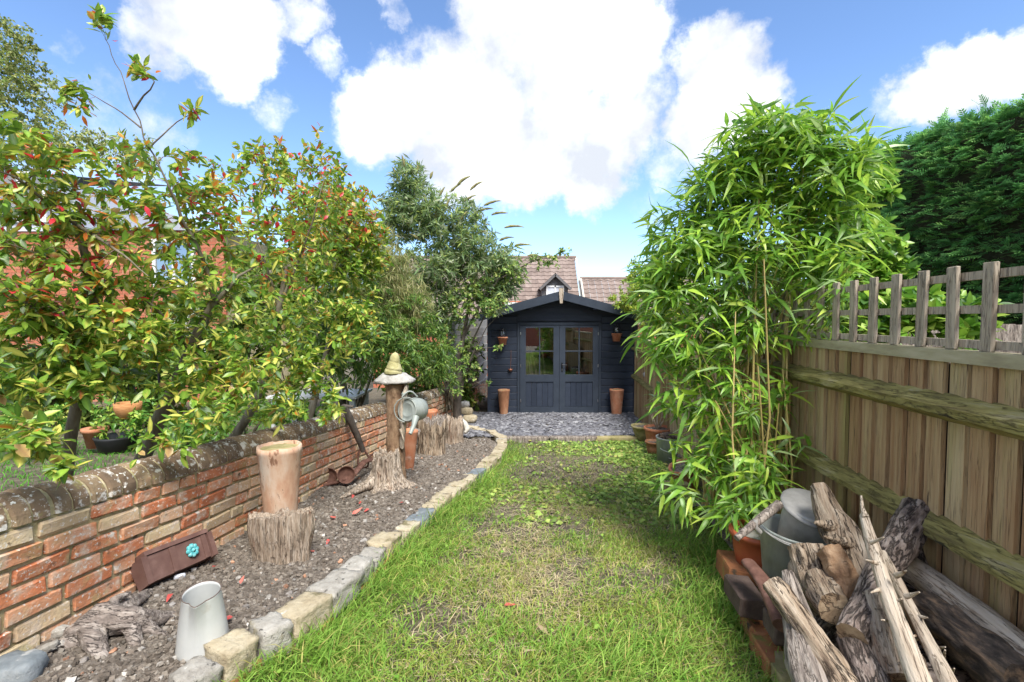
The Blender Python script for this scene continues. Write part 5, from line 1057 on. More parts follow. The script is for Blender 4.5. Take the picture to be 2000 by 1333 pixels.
for (x, y, dx_, dy_) in ((1700,1060,26,-10),(1712,1100,-20,-6),(1725,1150,-24,8),(1735,1180,26,-10),(1748,1215,-26,-4),(1765,1255,30,-6),(1775,1290,-20,6)): sp.append(([(x, y, 1.52-.0006*(y-1060)), (x+dx_*.5, y+dy_*.4, 1.50-.0006*(y-1060)), (x+dx_, y+dy_, 1.47-.0006*(y-1060))], [.008, .005, .002]))
log('long bare pale branch with thorn like stubs across the pile, the left of two', [(1688, 1008, 1.72), (1705, 1070, 1.6), (1730, 1150, 1.46), (1762, 1240, 1.34), (1800, 1345, 1.22)], [.015, .020, .022, .025, .030], 'pale_wood', 'pale_wood', n=16, rough=.14, groove=.12, seed=2.9, stubs=sp+[([(1690, 1010, 1.7), (1684, 990, 1.72), (1682, 968, 1.73)], [.01, .006, .003])], cat='branch', name='branch')
sp = []
for (x, y, dx_, dy_) in ((1750,1125,20,-10),(1770,1165,26,-8),(1788,1205,24,2),(1800,1240,-18,4),(1818,1270,28,-6),(1838,1300,8,-30),(1850,1330,14,-24)): sp.append(([(x, y, 1.48-.0006*(y-1060)), (x+dx_*.5, y+dy_*.4, 1.46-.0006*(y-1060)), (x+dx_, y+dy_, 1.43-.0006*(y-1060))], [.009, .006, .002]))
log('slimmer bare pale branch with stubs, right of the longer pale branch', [(1722, 1080, 1.62), (1752, 1140, 1.52), (1790, 1215, 1.38), (1825, 1280, 1.28), (1862, 1350, 1.18)], [.014, .018, .018, .018, .022], 'pale_wood', 'pale_wood', n=14, rough=.14, groove=.12, seed=7.7, stubs=sp, cat='branch', name='branch')
log('long squared pale beam lying against the fence', [(1752, 1090, 1.85), (1830, 1145, 1.66), (1910, 1205, 1.5), (2000, 1275, 1.34), (2090, 1345, 1.22)], [.050, .054, .055, .052, .05], 'pale_wood', n=12, rough=.1, groove=.16, seed=9.3, flat=.85, name='beam', cat='beam')
log('black charred log in the lower right under the pale beam', [(1800, 1175, 1.62), (1860, 1225, 1.5), (1930, 1285, 1.38), (2010, 1350, 1.25)], [.046, .058, .066, .07], 'charred', 'charred', rough=.26, groove=.3, seed=5.5, n=28)
log('dark upright stump with split top behind the left log', [(1572, 1068, 1.95), (1580, 1110, 1.9), (1600, 1160, 1.83), (1615, 1200, 1.8)], [.062, .066, .075, .07], 'brown_wood', 'charred', rough=.25, groove=.4, seed=3.3, n=32)
log('short knotted log facing out with a pale cracked end', [(1632, 1190, 1.62), (1612, 1165, 1.72), (1605, 1140, 1.8)], [.054, .063, .058], 'brown_wood', rough=.16, groove=.10, seed=6.1)
log('orange brown flaking bark chunk in the middle of the pile', [(1622, 1075, 1.82), (1642, 1115, 1.76), (1655, 1150, 1.7), (1650, 1180, 1.66)], [.04, .058, .05, .03], 'orange_bark', 'orange_bark', rough=.4, groove=.3, seed=8.8, rs=20)
log('brown log with dark knot hole lying at the left of the pile', [(1508, 1140, 1.74), (1545, 1190, 1.64), (1590, 1250, 1.52), (1640, 1330, 1.38), (1670, 1380, 1.3)], [.034, .040, .042, .044, .044], 'brown_wood', 'pale_wood', rough=.16, groove=.26, seed=11.2, n=26)
log('wide grey split log with long cracks under the left log', [(1540, 1120, 1.82), (1555, 1190, 1.68), (1578, 1270, 1.52), (1610, 1370, 1.36)], [.022, .045, .066, .075], 'weathered_grey', 'weathered_grey', rough=.12, groove=.22, seed=12.4, flat=.75, n=28)
log('smooth brown log pointing down at the bottom of the pile', [(1668, 1250, 1.5), (1690, 1300, 1.42), (1715, 1370, 1.32)], [.05, .053, .055], 'bark_log', rough=.1, groove=.12, seed=13.9)
log('pale mossy stump between the bare branches', [(1712, 1170, 1.55), (1735, 1240, 1.45), (1760, 1330, 1.36)], [.05, .058, .06], 'weathered', rough=.2, groove=.25, seed=14.4)
log('dark short log standing behind the crossing log near the fence', [(1790, 1040, 1.9), (1806, 1090, 1.85), (1800, 1140, 1.8)], [.045, .05, .05], 'bark_log', rough=.16, groove=.2, seed=15.5)
for k, (p, r) in enumerate([([(1560, 1290, 1.7), (1650, 1220, 1.75), (1760, 1180, 1.8)], .06), ([(1620, 1330, 1.55), (1740, 1290, 1.6), (1880, 1250, 1.7)], .065), ([(1690, 1120, 1.95), (1780, 1150, 1.9), (1880, 1190, 1.85)], .06), ([(1780, 1330, 1.45), (1900, 1350, 1.5)], .06)]):
    log(['dark log buried at the left bottom of the pile', 'dark log buried under the bare branches', 'dark log hidden behind the crossing log', 'dark log at the bottom right of the pile'][k], p, [r]*len(p), 'bark_log', seed=20+k, n=16)
# ================================================================== vegetation
def cv(c, j=.12):
    k = 1+random.uniform(-j, j); return tuple(max(.004, x*k*(1+random.uniform(-j, j)*.5)) for x in c)
def leaf_set(spec, L, W_, fold=.3, droop=(.05, .4), segs=4, shape=.62, jl=.2, n=None):
    """spec: list of (weight, centre colour, edge colour, optional tip) -> list of leaf meshes, ids weighted"""
    out = []
    for (w, cm, ce, *tp) in spec:
        for _ in range(w): out.append(leaf_mesh(L*(1+random.uniform(-jl, jl)), W_*(1+random.uniform(-jl, jl)), cv(cm), cv(ce), fold*random.uniform(.5, 1.3), random.uniform(*droop), segs, shape, cv(tp[0]) if tp else None, random.uniform(-.3, .3)))
    return out
G1, G2, G3, G4 = (.085,.175,.022), (.14,.25,.03), (.055,.12,.02), (.20,.30,.04)
YL, YG, RD, OR, PU, GR = (.48,.42,.10), (.30,.34,.06), (.46,.03,.045), (.42,.12,.025), (.26,.17,.19), (.20,.26,.17)
PHOT = leaf_set([(5, G2, G1), (3, YG, G2), (4, YL, G1), (2, YL, G2), (3, G1, G3), (4, G4, G2), (2, GR, G1), (2, YL, YG), (1, OR, G4), (1, (.30,.19,.08), (.34,.24,.10))], .074, .033, .22, (-.05, .28), 3, .95, .35)
PHOT_TOP = leaf_set([(5, YG, G2), (2, OR, YG), (4, G4, G2), (1, RD, RD), (1, PU, RD), (4, G2, G1), (1, OR, OR), (2, GR, G1), (2, YL, YG)], .070, .030, .25, (-.05, .28), 3, .95, .35)
def plant(name, label, cat, base, trunks, lobes, leaves, k0, k1, spread, back, mat='leaf', bark='bark', nparts=0, lscale=(.75, 1.15), flat=.25, upj=.5, r0=.012, up=.25, group=None, droop=0, shell=0., twigs=True, rest='foliage', tops=None, tk=0, ends=None, bias=0, twig='twig', inner=0):
    t = thing(name, base, label, cat, group)
    if trunks:
        tr2 = [trunks[0]]
        for pts, rad in trunks[1:]:
            pp, rr = [], []
            for i in range(len(pts)-1):
                for q in range(4):
                    f = q/4; p = Vector(pts[i]).lerp(Vector(pts[i+1]), f); w = .016*min(1, i+f); pp.append(p+Vector((nz(p.x*9, p.y*9, p.z*9), nz(p.x*9+7, p.y*9, p.z*9), nz(p.x*9, p.y*9+5, p.z*9)))*w); u = (i+f)/(len(pts)-1); rr.append((rad[i]*(1-f)+rad[i+1]*f)*(.85-.45*u))
            pp.append(Vector(pts[-1])); rr.append(.0015); tr2.append((pp, rr))
        trunks = tr2; b = MB()
        for pts, rad in trunks: b.tube(pts, rad, 10, rough=.08, rs=10, caps=False)
        b.obj('trunk', bark, t, smooth=True)
    E = lobe_points(lobes, shell) if lobes else np.zeros((0, 3))
    if ends is not None: E = np.concatenate([E, ends])
    br, dirs = skeleton(trunks, E, r0, up, branch_bias=bias)
    if twigs: tubes_obj(t, br, twig, 'branches')
    P_, D_ = whorls(E, dirs, k0, k1, spread, back, flatten=flat)
    if inner:                                                       # more leaves along the twigs
        pp, dd = [], []
        for pl, rr in br:
            for _ in range(inner):
                q = random.random()*.75+.25; i = min(int(q*(len(pl)-1)), len(pl)-2); f = q*(len(pl)-1)-i
                pp.append(pl[i]*(1-f)+pl[i+1]*f); v = rng.normal(size=3)+(pl[i+1]-pl[i])/np.linalg.norm(pl[i+1]-pl[i])*.8; dd.append(v)
        P_ = np.concatenate([P_, pp]); D_ = np.concatenate([D_, dd])
    D_[:, 2] -= droop
    n = len(P_); rot = frame(D_, jup(n, upj)); scl = rng.uniform(*lscale, n); vid = rng.integers(0, len(leaves), n)
    if tops is not None:
        top = (P_[:, 2] > np.quantile(P_[:, 2], tk)) & (rng.random(n) < .75); leaves = list(leaves)+list(tops); vid = np.where(top, rng.integers(len(leaves)-len(tops), len(leaves), n), vid)
    scatter(t, leaves, P_, rot, scl, vid, mat, nparts=nparts, rest=rest); return t
def trk(*pts): return [P(x, y, Y) for x, y, Y in pts]
NG = lambda y: EYE-.98-.075*y
def rooted(pts): q = pts[0].copy(); return [Vector((q.x, q.y, NG(q.y)-.02))]+pts
RT = leaf_set([(3, OR, YG), (3, RD, RD), (2, PU, RD), (4, YG, G2), (2, G2, G1)], .08, .03, .35)
# nearest photinia
t1 = rooted(trk((128, 940, 2.75), (140, 840, 2.75), (160, 740, 2.72), (186, 620, 2.7), (172, 520, 2.65), (150, 440, 2.6)))
plant('photinia_tree', 'nearest red tipped evergreen at the far left with an upright thin trunk', 'tree', t1[0],
      [(t1, [.034, .033, .031, .028, .026, .022, .016]), (trk((150, 440, 2.6), (95, 395, 2.45), (30, 350, 2.3), (-40, 320, 2.2)), [.014, .011, .009, .006]), (trk((150, 440, 2.6), (225, 485, 2.5), (290, 540, 2.4)), [.013, .010, .006]),
       (trk((172, 520, 2.65), (90, 500, 2.4), (0, 470, 2.2)), [.012, .009, .006]), (trk((160, 740, 2.72), (90, 800, 2.4), (10, 900, 1.95)), [.012, .009, .006]), (trk((186, 620, 2.7), (90, 620, 2.4), (10, 560, 2.1)), [.012, .009, .006])],
      [(30, 400, 120, 120, 2.4, .35, 70), (150, 400, 100, 110, 2.55, .4, 70), (70, 560, 120, 110, 2.35, .35, 80), (200, 560, 90, 110, 2.6, .35, 50), (60, 700, 120, 90, 2.3, .35, 70), (180, 720, 90, 70, 2.55, .35, 40), (40, 860, 70, 60, 1.85, .16, 22), (115, 905, 40, 30, 1.8, .08, 5), (120, 300, 110, 60, 2.5, .35, 26), (60, 270, 60, 40, 2.4, .2, 9), (90, 640, 120, 80, 2.5, .35, 90), (230, 660, 90, 80, 2.6, .35, 80), (110, 760, 110, 50, 2.4, .3, 50)],
      PHOT, 3, 6, .95, .10, nparts=300, tops=PHOT_TOP, tk=.5, inner=6, lscale=(.48, 1.08), group='red tipped evergreens along the wall')
# second photinia, leaning, with the long bare leader
t2 = rooted(trk((275, 905, 3.1), (310, 820, 3.1), (348, 745, 3.1), (375, 680, 3.1), (405, 610, 3.1), (420, 590, 3.1)))
ld = trk((330, 360, 2.75), (290, 290, 2.7), (262, 215, 2.68), (232, 140, 2.66), (205, 75, 2.64))
plant('photinia_tree', 'leaning red tipped evergreen with a long bare leader rising above the others', 'tree', t2[0],
      [(t2, [.05, .046, .042, .038, .034, .03, .028]), (trk((420, 590, 3.1), (400, 520, 3.0), (345, 400, 2.8), (330, 360, 2.75))+ld[1:], [.022, .017, .012, .009, .007, .006, .005, .004, .003]), (trk((420, 590, 3.1), (470, 540, 3.1), (520, 500, 3.2)), [.02, .014, .008]),
       (trk((375, 680, 3.1), (300, 600, 2.8), (240, 560, 2.7)), [.016, .012, .007]), (trk((348, 745, 3.1), (420, 720, 2.9), (500, 700, 2.9)), [.014, .01, .006]), (trk((262, 215, 2.68), (300, 160, 2.6), (262, 130, 2.6)), [.007, .005, .003]), (trk((290, 290, 2.7), (345, 240, 2.75), (385, 212, 2.75)), [.006, .005, .003]), (trk((275, 250, 2.7), (225, 210, 2.65), (150, 165, 2.6)), [.006, .005, .003])],
      [(330, 400, 110, 100, 3.0, .4, 70), (260, 460, 90, 90, 2.9, .4, 45), (430, 420, 90, 100, 3.2, .4, 55), (320, 580, 120, 100, 2.95, .4, 75), (440, 580, 100, 100, 3.1, .4, 55), (330, 700, 110, 80, 2.85, .4, 60), (450, 730, 100, 80, 2.9, .35, 50), (400, 810, 80, 50, 2.7, .25, 22), (330, 870, 60, 35, 2.5, .2, 8), (150, 200, 40, 45, 2.6, .08, 9), (270, 150, 30, 40, 2.6, .06, 6), (200, 50, 26, 28, 2.64, .05, 5), (375, 215, 24, 16, 2.75, .05, 4), (300, 330, 100, 60, 2.9, .3, 24)],
      PHOT, 3, 6, .95, .10, nparts=300, tops=PHOT_TOP, tk=.5, inner=6, lscale=(.48, 1.08), group='red tipped evergreens along the wall')
t3 = rooted(trk((440, 880, 4.0), (480, 820, 4.0), (510, 760, 4.0), (530, 680, 4.0), (545, 600, 4.0), (560, 520, 4.0)))
plant('photinia_tree', 'third red tipped evergreen hanging over the coping behind the tall pink pot', 'tree', t3[0],
      [(t3, [.045, .042, .036, .03, .026, .022, .016]), (trk((545, 600, 4.0), (600, 470, 4.0), (640, 330, 4.0)), [.016, .011, .006]), (trk((545, 600, 4.0), (500, 460, 3.9), (520, 300, 3.9)), [.016, .011, .006]), (trk((510, 760, 4.0), (590, 760, 3.8), (660, 800, 3.7)), [.014, .01, .005])],
      [(510, 400, 80, 100, 4.0, .45, 70), (590, 440, 90, 110, 4.1, .45, 75), (530, 560, 110, 110, 3.9, .45, 90), (600, 640, 90, 90, 3.9, .45, 70), (510, 700, 100, 80, 3.7, .4, 70), (610, 740, 70, 60, 3.7, .35, 45), (530, 800, 70, 45, 3.4, .25, 26), (650, 800, 45, 40, 3.5, .2, 16), (520, 290, 50, 40, 3.9, .25, 14), (620, 300, 50, 60, 4.0, .3, 16), (440, 330, 60, 60, 3.8, .3, 20), (690, 390, 40, 40, 4.0, .2, 12), (690, 660, 50, 90, 3.9, .3, 26)],
      PHOT, 3, 6, .95, .10, nparts=260, tops=PHOT_TOP, tk=.5, inner=6, lscale=(.48, 1.08), group='red tipped evergreens along the wall')
t4 = rooted(trk((600, 830, 5.2), (625, 740, 5.2), (650, 640, 5.2), (665, 540, 5.2), (680, 440, 5.2)))
plant('photinia_tree', 'farthest red tipped evergreen merging with the pale feathery shrub', 'tree', t4[0], [(t4, [.042, .04, .034, .028, .02, .012])],
      [(690, 420, 60, 60, 5.2, .4, 90), (640, 480, 70, 80, 5.1, .45, 120), (700, 520, 60, 80, 5.2, .4, 110), (610, 580, 70, 70, 5.0, .4, 110), (690, 630, 60, 60, 5.0, .4, 90), (590, 400, 60, 70, 5.2, .4, 80), (560, 330, 50, 50, 5.2, .3, 40), (650, 350, 40, 50, 5.2, .3, 30), (730, 480, 40, 60, 5.2, .3, 50)],
      PHOT, 3, 6, .95, .10, nparts=60, tops=PHOT_TOP, tk=.5, inner=5, lscale=(.6, 1.25), group='red tipped evergreens along the wall')
# shrubs beyond: dark mass, feathery one, buddleia
DK = leaf_set([(4, (.075,.145,.03), (.055,.115,.024)), (3, (.13,.205,.045), (.09,.16,.03)), (2, (.2,.27,.06), (.14,.22,.04))], .075, .020, .25, segs=2)
b0 = Vector((P(690, 760, 6.2).x, 6.2, NG(6.2)))
def stems(base, n, spread, H): return [([base+Vector((random.uniform(-.1, .1), random.uniform(-.1, .1), 0)), base+Vector((spread*math.cos(a)*.4, spread*math.sin(a)*.4, H*.5)), base+Vector((spread*math.cos(a), spread*math.sin(a), H))], [.022, .015, .007]) for a in [k*6.28/n+.4 for k in range(n)]]
plant('dark_shrub', 'dense dark green narrow leaved shrub behind the post with the stone', 'shrub', b0, stems(b0, 6, .6, 1.5),
      [(680, 690, 80, 80, 5.6, .5, 208), (760, 690, 70, 80, 5.9, .5, 208), (700, 610, 80, 70, 6.0, .5, 176), (820, 680, 60, 80, 6.6, .5, 176), (630, 640, 70, 80, 5.6, .5, 144), (790, 620, 60, 60, 6.5, .5, 128), (860, 720, 45, 50, 7, .4, 96)], DK, 6, 10, 1.0, .1, lscale=(.9, 1.4), inner=3, droop=.25)
FE = leaf_set([(3, (.30,.29,.13), (.24,.25,.10)), (3, (.19,.22,.08), (.15,.19,.06)), (2, (.36,.33,.19), (.3,.28,.15)), (1, (.12,.16,.05), (.1,.14,.04))], .095, .0085, .2, (.3, .8), segs=2)
b0 = Vector((P(720, 700, 6.7).x-.3, 6.7, NG(6.7)))
plant('feathery_shrub', 'pale olive feathery shrub with fine drooping sprays behind the red tipped trees', 'shrub', b0, stems(b0, 7, .9, 2.3),
      [(690, 470, 80, 70, 6.6, .5, 351), (740, 540, 80, 70, 6.5, .5, 397), (790, 590, 60, 50, 6.6, .4, 234), (660, 410, 50, 50, 6.8, .4, 163), (760, 640, 70, 40, 6.4, .4, 210), (640, 520, 60, 70, 6.6, .4, 187), (700, 600, 70, 60, 6.3, .4, 257)], FE, 12, 18, .8, .25, mat='matt_leaf', lscale=(.9, 1.5), droop=.55, upj=.8, inner=3)
BU = leaf_set([(4, (.145,.215,.10), (.115,.18,.08)), (3, (.20,.26,.125), (.16,.22,.10)), (2, (.26,.29,.20), (.21,.25,.16)), (2, (.27,.32,.09), (.2,.27,.07))], .11, .024, .25, segs=2)
b0 = Vector((P(880, 700, 8.6).x, 8.6, NG(8.6)))
bud = plant('buddleia_bush', 'tall grey green bush with long seed spikes leaning towards the shed', 'shrub', b0, stems(b0, 9, 1.1, 2.6),
      [(820, 420, 60, 60, 8.4, .6, 228), (800, 355, 35, 45, 8.4, .4, 104), (880, 440, 70, 60, 8.3, .6, 247), (930, 500, 60, 60, 8.2, .6, 209), (990, 530, 45, 50, 8.4, .5, 152), (860, 530, 80, 60, 8.2, .6, 247), (770, 430, 40, 60, 8.4, .5, 114), (960, 580, 50, 40, 8.2, .4, 114), (850, 600, 70, 60, 8.2, .5, 152)], BU, 8, 12, .9, .2, mat='matt_leaf', lscale=(.95, 1.6), inner=2, r0=.01)
b = MB()
for (px, py, an, L) in [(776,345,1.9,.25),(790,325,1.7,.28),(815,340,1.5,.22),(840,350,1.3,.2),(858,385,1.2,.28),(880,375,.9,.3),(893,362,.85,.34),(905,395,.75,.3),(918,372,.85,.33),(930,415,.5,.33),(945,402,.55,.35),(960,420,.4,.3),(985,445,.3,.34),(900,430,1.1,.25),(870,410,1.3,.28),(850,430,1.5,.3),(835,400,1.8,.25),(975,470,.5,.28),(1005,480,.3,.3),(820,470,2.3,.26),(925,460,.6,.28),(880,480,1,.25),(1030,500,.2,.25),(760,400,2.4,.25),(800,440,2.1,.26)]:
    a = P(px, py, 7.9+random.random()*.5); d = Vector((math.cos(an), -.1, math.sin(an)*.9)); pts = [a+d*L*t+Vector((0, 0, -.09*t*t*L*3)) for t in np.linspace(0, 1, 7)]
    b.tube(pts, [.010, .021, .022, .019, .016, .012, .004], 8, rough=.5, rs=40, seed=px, caps=False)
if 'spike' not in M: pm('spike', [(0,(.13,.10,.05)),(.5,(.25,.23,.10)),(1,(.33,.34,.13))], 20, rough=.9, bump=.8, bscale=60, bdist=.01)
b.obj('seed_spikes', 'spike', bud, smooth=True, kind='stuff')
# climbing tree with rounded leaves in front of the wall end
AP = leaf_set([(4, (.13,.22,.06), (.10,.18,.045)), (3, (.24,.31,.08), (.18,.26,.06)), (2, (.36,.38,.16), (.3,.33,.1)), (1, (.09,.15,.05), (.07,.13,.04))], .062, .042, .2, (.05, .3), segs=2, shape=.75)
ty = 8.2; tb = Vector((P(893, 812, ty).x, ty, zb(ty)-.05))
tr = [tb]+trk((893, 780, 8.15), (900, 745, 8.1), (893, 715, 8.1), (905, 660, 8.1), (915, 600, 8.1))
plant('climbing_tree', 'gnarled small tree with round pale green leaves climbing beside the shed', 'tree', tb,
      [(tr, [.075, .07, .06, .05, .035, .02]), (trk((893, 715, 8.1), (860, 712, 8.0), (830, 730, 7.9), (805, 742, 7.8)), [.04, .03, .02, .012]), (trk((900, 745, 8.1), (860, 745, 7.9), (835, 750, 7.8)), [.035, .02, .012]), (trk((905, 660, 8.1), (935, 600, 8.0), (975, 545, 8.0), (1040, 510, 8.0), (1120, 492, 8.0)), [.03, .022, .016, .012, .005]), (trk((900, 745, 8.1), (925, 690, 8.0), (950, 640, 7.9), (985, 605, 7.8)), [.03, .02, .012, .006]), (trk((925, 690, 8.0), (950, 680, 7.8), (975, 678, 7.7)), [.012, .008, .004]), (trk((920, 740, 8.1), (940, 752, 8.0), (953, 748, 8.0)), [.008, .006, .003])],
      [(900, 590, 50, 50, 8.0, .35, 80), (880, 650, 55, 55, 8.0, .35, 60), (940, 580, 40, 40, 7.9, .3, 50), (965, 600, 30, 20, 7.8, .2, 22), (905, 700, 40, 45, 8.0, .3, 30), (925, 730, 20, 35, 8.0, .2, 14), (850, 740, 40, 16, 7.8, .2, 16), (890, 765, 16, 14, 7.9, .1, 8), (1000, 535, 40, 22, 8.0, .2, 26), (1060, 510, 40, 18, 8.0, .2, 24), (1105, 492, 22, 10, 8.0, .1, 9), (868, 690, 40, 60, 8.1, .3, 30), (973, 678, 8, 6, 7.7, .05, 4), (953, 748, 6, 5, 8.0, .04, 2)], AP, 4, 6, 1.0, .06, mat='matt_leaf', bark='dark_bark', lscale=(.8, 1.25), inner=2, twig='dark_bark')
# birch far left and a smaller far tree
BI = leaf_set([(3, (.24,.27,.09), (.2,.24,.07)), (3, (.15,.2,.05), (.13,.18,.05)), (1, (.34,.34,.16), (.3,.3,.13))], .075, .05, .2, segs=2, shape=.7)
b0 = Vector((P(-60, 600, 14).x, 14, -2.0))
plant('birch_tree', 'tall hazy birch behind the house at the far left edge', 'tree', b0, [([b0, b0+Vector((.2, 0, 3)), b0+Vector((.5, 0, 6.5)), b0+Vector((.6, 0, 10.5))], [.2, .17, .11, .04])],
      [(10, 110, 55, 70, 14, 1.2, 221), (40, 190, 70, 80, 14, 1.2, 273), (-40, 220, 90, 130, 14, 1.3, 160), (90, 280, 60, 50, 14, 1., 143), (20, 300, 90, 60, 14, 1.2, 195), (40, 70, 40, 30, 14, .7, 39), (180, 285, 60, 30, 14, .9, 91), (250, 300, 60, 40, 14, .8, 91)], BI, 6, 10, 1.2, .35, mat='matt_leaf', lscale=(.9, 1.5), inner=5, droop=.7, r0=.01)
HK = leaf_set([(3, (.09,.15,.03), (.07,.13,.025)), (2, (.16,.22,.05), (.13,.19,.04)), (1, (.3,.3,.08), (.25,.27,.06))], .075, .045, .2, segs=2, shape=.7)
for (px, py, Y, rx, ry, lb) in [(420, 620, 8.2, 130, 170, 'broad mid green shrub between the brick house and the trees'), (70, 740, 6.4, 120, 70, 'leafy shrub low in front of the orange brick house at the far left'), (270, 730, 6.8, 110, 70, 'leafy shrub low in front of the orange brick house between the trunks'), (560, 560, 8.6, 120, 180, 'tall mid green shrub behind the third red tipped tree'), (1580, 560, 7.2, 110, 130, 'mid green shrub behind the bamboo beyond the fence'), (1450, 560, 9.5, 90, 120, 'far green shrub between the golden shrub and the bamboo'), (840, 700, 10.2, 110, 110, 'dark leafy shrub beyond the wall behind the climbing tree')]:
    b0 = Vector((P(px, py, Y).x, Y, NG(Y))); plant('garden_shrub', lb, 'shrub', b0, stems(b0, 6, .7, 1.6), [(px, py, rx, ry*.8, Y, .7, 240), (px, py+90, rx, ry*.6, Y, .6, 120)], HK, 7, 11, 1.1, .2, mat='matt_leaf', lscale=(1.2, 2.0), inner=3, group=None)
# neighbour's low border plants and pots
BL = leaf_set([(3, (.09,.2,.03), (.06,.15,.025)), (2, (.2,.32,.05), (.14,.26,.04)), (1, (.36,.42,.1), (.25,.34,.06))], .06, .026, .25, segs=2)
for (px, py, Y, rx, ry, n, lb) in [(60, 830, 4.6, 90, 60, 90, 'dark leafy border plant low behind the nearest trunk'), (250, 820, 5.0, 70, 50, 90, 'bright leafy border plant beside the black planter'), (390, 850, 4.4, 70, 45, 90, 'yellow green low plant behind the leaning trunk'), (480, 800, 5.2, 60, 50, 80, 'leafy purple flowered border plant beyond the coping'), (580, 800, 5.4, 60, 40, 80, 'low dark plant beyond the coping near the white table')]:
    b0 = Vector((P(px, py, Y).x, Y, NG(Y))); plant('border_plant', lb, 'plant', b0, stems(b0, 4, .2, .35), [(px, py, rx, ry, Y, .35, n)], BL, 6, 9, 1.1, .08, lscale=(.8, 1.4), inner=2)
def ng(px, Y): return Vector((P(px, 700, Y).x, Y, NG(Y)))
q = ng(222, 4.9); b = MB(); b.lathe([(0, 0), (.14, 0), (.18, .15), (.19, .17), (.17, .17), (0, .13)], 20, q); o = b.obj('black_planter', 'black_plastic', smooth=True); tag(o, 'low black planter on the neighbouring grass', 'plant pot')
q = P(250, 800, 4.9); t = thing('wicker_basket', q, 'orange wicker hanging basket glimpsed between the two trunks', 'basket'); b = MB(); b.lathe([(0, -.09), (.08, -.085), (.115, 0), (.12, .07), (.105, .07), (.1, 0), (0, -.05)], 24, q); b.obj('basket_body', 'wicker', t, smooth=True)
b = MB()
for a in (0, 2.1, 4.2): b.tube([q+Vector((.115*math.cos(a), .115*math.sin(a), .06)), q+Vector((0, 0, .5))], .004, 5)
b.tube([q+Vector((0, 0, .5)), q+Vector((0, 0, .9))], .006, 5); b.tube([q+Vector((0, 0, .9)), q+Vector((.25, .1, .9)), q+Vector((.25, .1, NG(5)-q.z))], .012, 6); b.obj('basket_hanger', 'black_metal', t)
for (px, Y, lb) in ((388, 5.3, 'small terracotta pot on the neighbouring side behind the leaning trunk'), (180, 4.9, 'small clay pot with pink flower beside the black planter')):
    q = ng(px, Y); b = MB(); b.lathe([(0, 0), (.07, 0), (.1, .16), (.115, .165), (.115, .2), (.1, .2), (0, .17)], 20, q+Vector((0, 0, .05))); o = b.obj('terracotta_pot', 'terracotta', smooth=True); tag(o, lb, 'plant pot')
t = thing('garden_table', ng(625, 6.2), 'white garden table beyond the wall near the fallen tool', 'table'); q = ng(625, 6.2); zt = P(600, 768, 6.2).z
b = MB(); b.box(q.x-.55, q.x+.55, 5.9, 6.6, zt-.03, zt); b.obj('tabletop', 'white_paint', t)
for sx in (-.48, .48):
    for yy in (5.97, 6.53): b = MB(); b.box(q.x+sx-.03, q.x+sx+.03, yy-.03, yy+.03, q.z, zt-.031); b.obj('leg', 'white_paint', t)
# ---- right side: bamboo
BA = leaf_set([(4, (.11,.225,.035), (.09,.195,.03)), (5, (.155,.29,.04), (.13,.26,.036)), (5, (.26,.385,.05), (.225,.35,.045)), (3, (.24,.32,.15), (.2,.285,.12)), (1, (.38,.45,.09), (.34,.41,.07))], .17, .0245, .22, (.15, .55), segs=4, shape=.55, jl=.25)
random.seed(21); canes = []; bb = Vector((fence_x(3)-.2, 3.0, zr(3)))
bam = thing('bamboo_clump', bb, 'tall leafy bamboo clump with straw coloured canes against the fence', 'bamboo')
tops_px = [(1490,215,3.0),(1530,230,2.9),(1440,280,3.1),(1580,250,2.9),(1620,300,2.8),(1400,320,3.2),(1660,330,2.7),(1370,360,3.2),(1335,410,3.2),(1310,470,3.2),(1290,540,3.2),(1275,610,3.1),(1560,300,3.1),(1500,300,3.3),(1640,420,2.7),(1600,380,3.0),(1460,360,3.3),(1420,420,3.4),(1380,480,3.4),(1350,560,3.2),(1540,380,3.2),(1660,520,2.55),(1330,660,3.0),(1300,720,3.0),(1480,420,3.0),(1570,460,2.8),(1400,600,3.1),(1440,540,3.0),(1520,520,2.8),(1310,860,3.1),(1350,900,2.9)]
for (px, py, Y) in tops_px:
    tp = P(px, py, Y); y0 = 2.62+random.random()*.95; b0 = Vector((fence_x(y0)-.13-random.random()*.26, y0, zr(y0)-.05))
    c1 = b0+Vector(((tp.x-b0.x)*.12, (tp.y-b0.y)*.2, (tp.z-b0.z)*.55)); pts = []
    for t in np.linspace(0, 1, 11): pts.append(b0*(1-t)**2+c1*2*t*(1-t)+tp*t*t)
    r = random.uniform(.0065, .0105); rad = [r*(1-.72*t) for t in np.linspace(0, 1, 11)]
    canes.append((pts, rad)); b = MB(); b.tube(pts, rad, 7, caps=False)
    L = (tp-b0).length
    for k in range(1, int(L/.22)):
        t = k*.22/L; p = b0*(1-t)**2+c1*2*t*(1-t)+tp*t*t; t2 = t+.008; p2 = b0*(1-t2)**2+c1*2*t2*(1-t2)+tp*t2*t2; rr = r*(1-.72*t)*1.22; b.tube([p, p.lerp(p2, .5), p2], [rr*.9, rr, rr*.9], 7, caps=False)
    b.obj('cane', 'cane', bam, smooth=True)
for k in range(34):                                                 # short bare canes low in the clump
    y0 = 2.6+random.random()*.9; b0 = Vector((fence_x(y0)-.10-random.random()*.3, y0, zr(y0)-.05)); h = random.uniform(.6, 1.7); b = MB(); b.tube([b0, b0+Vector((random.uniform(-.12, .08), random.uniform(-.1, .1), h*.5)), b0+Vector((random.uniform(-.25, .1), random.uniform(-.2, .2), h))], [.006, .005, .003], 6, caps=False); b.obj('cane', 'cane', bam, smooth=True)
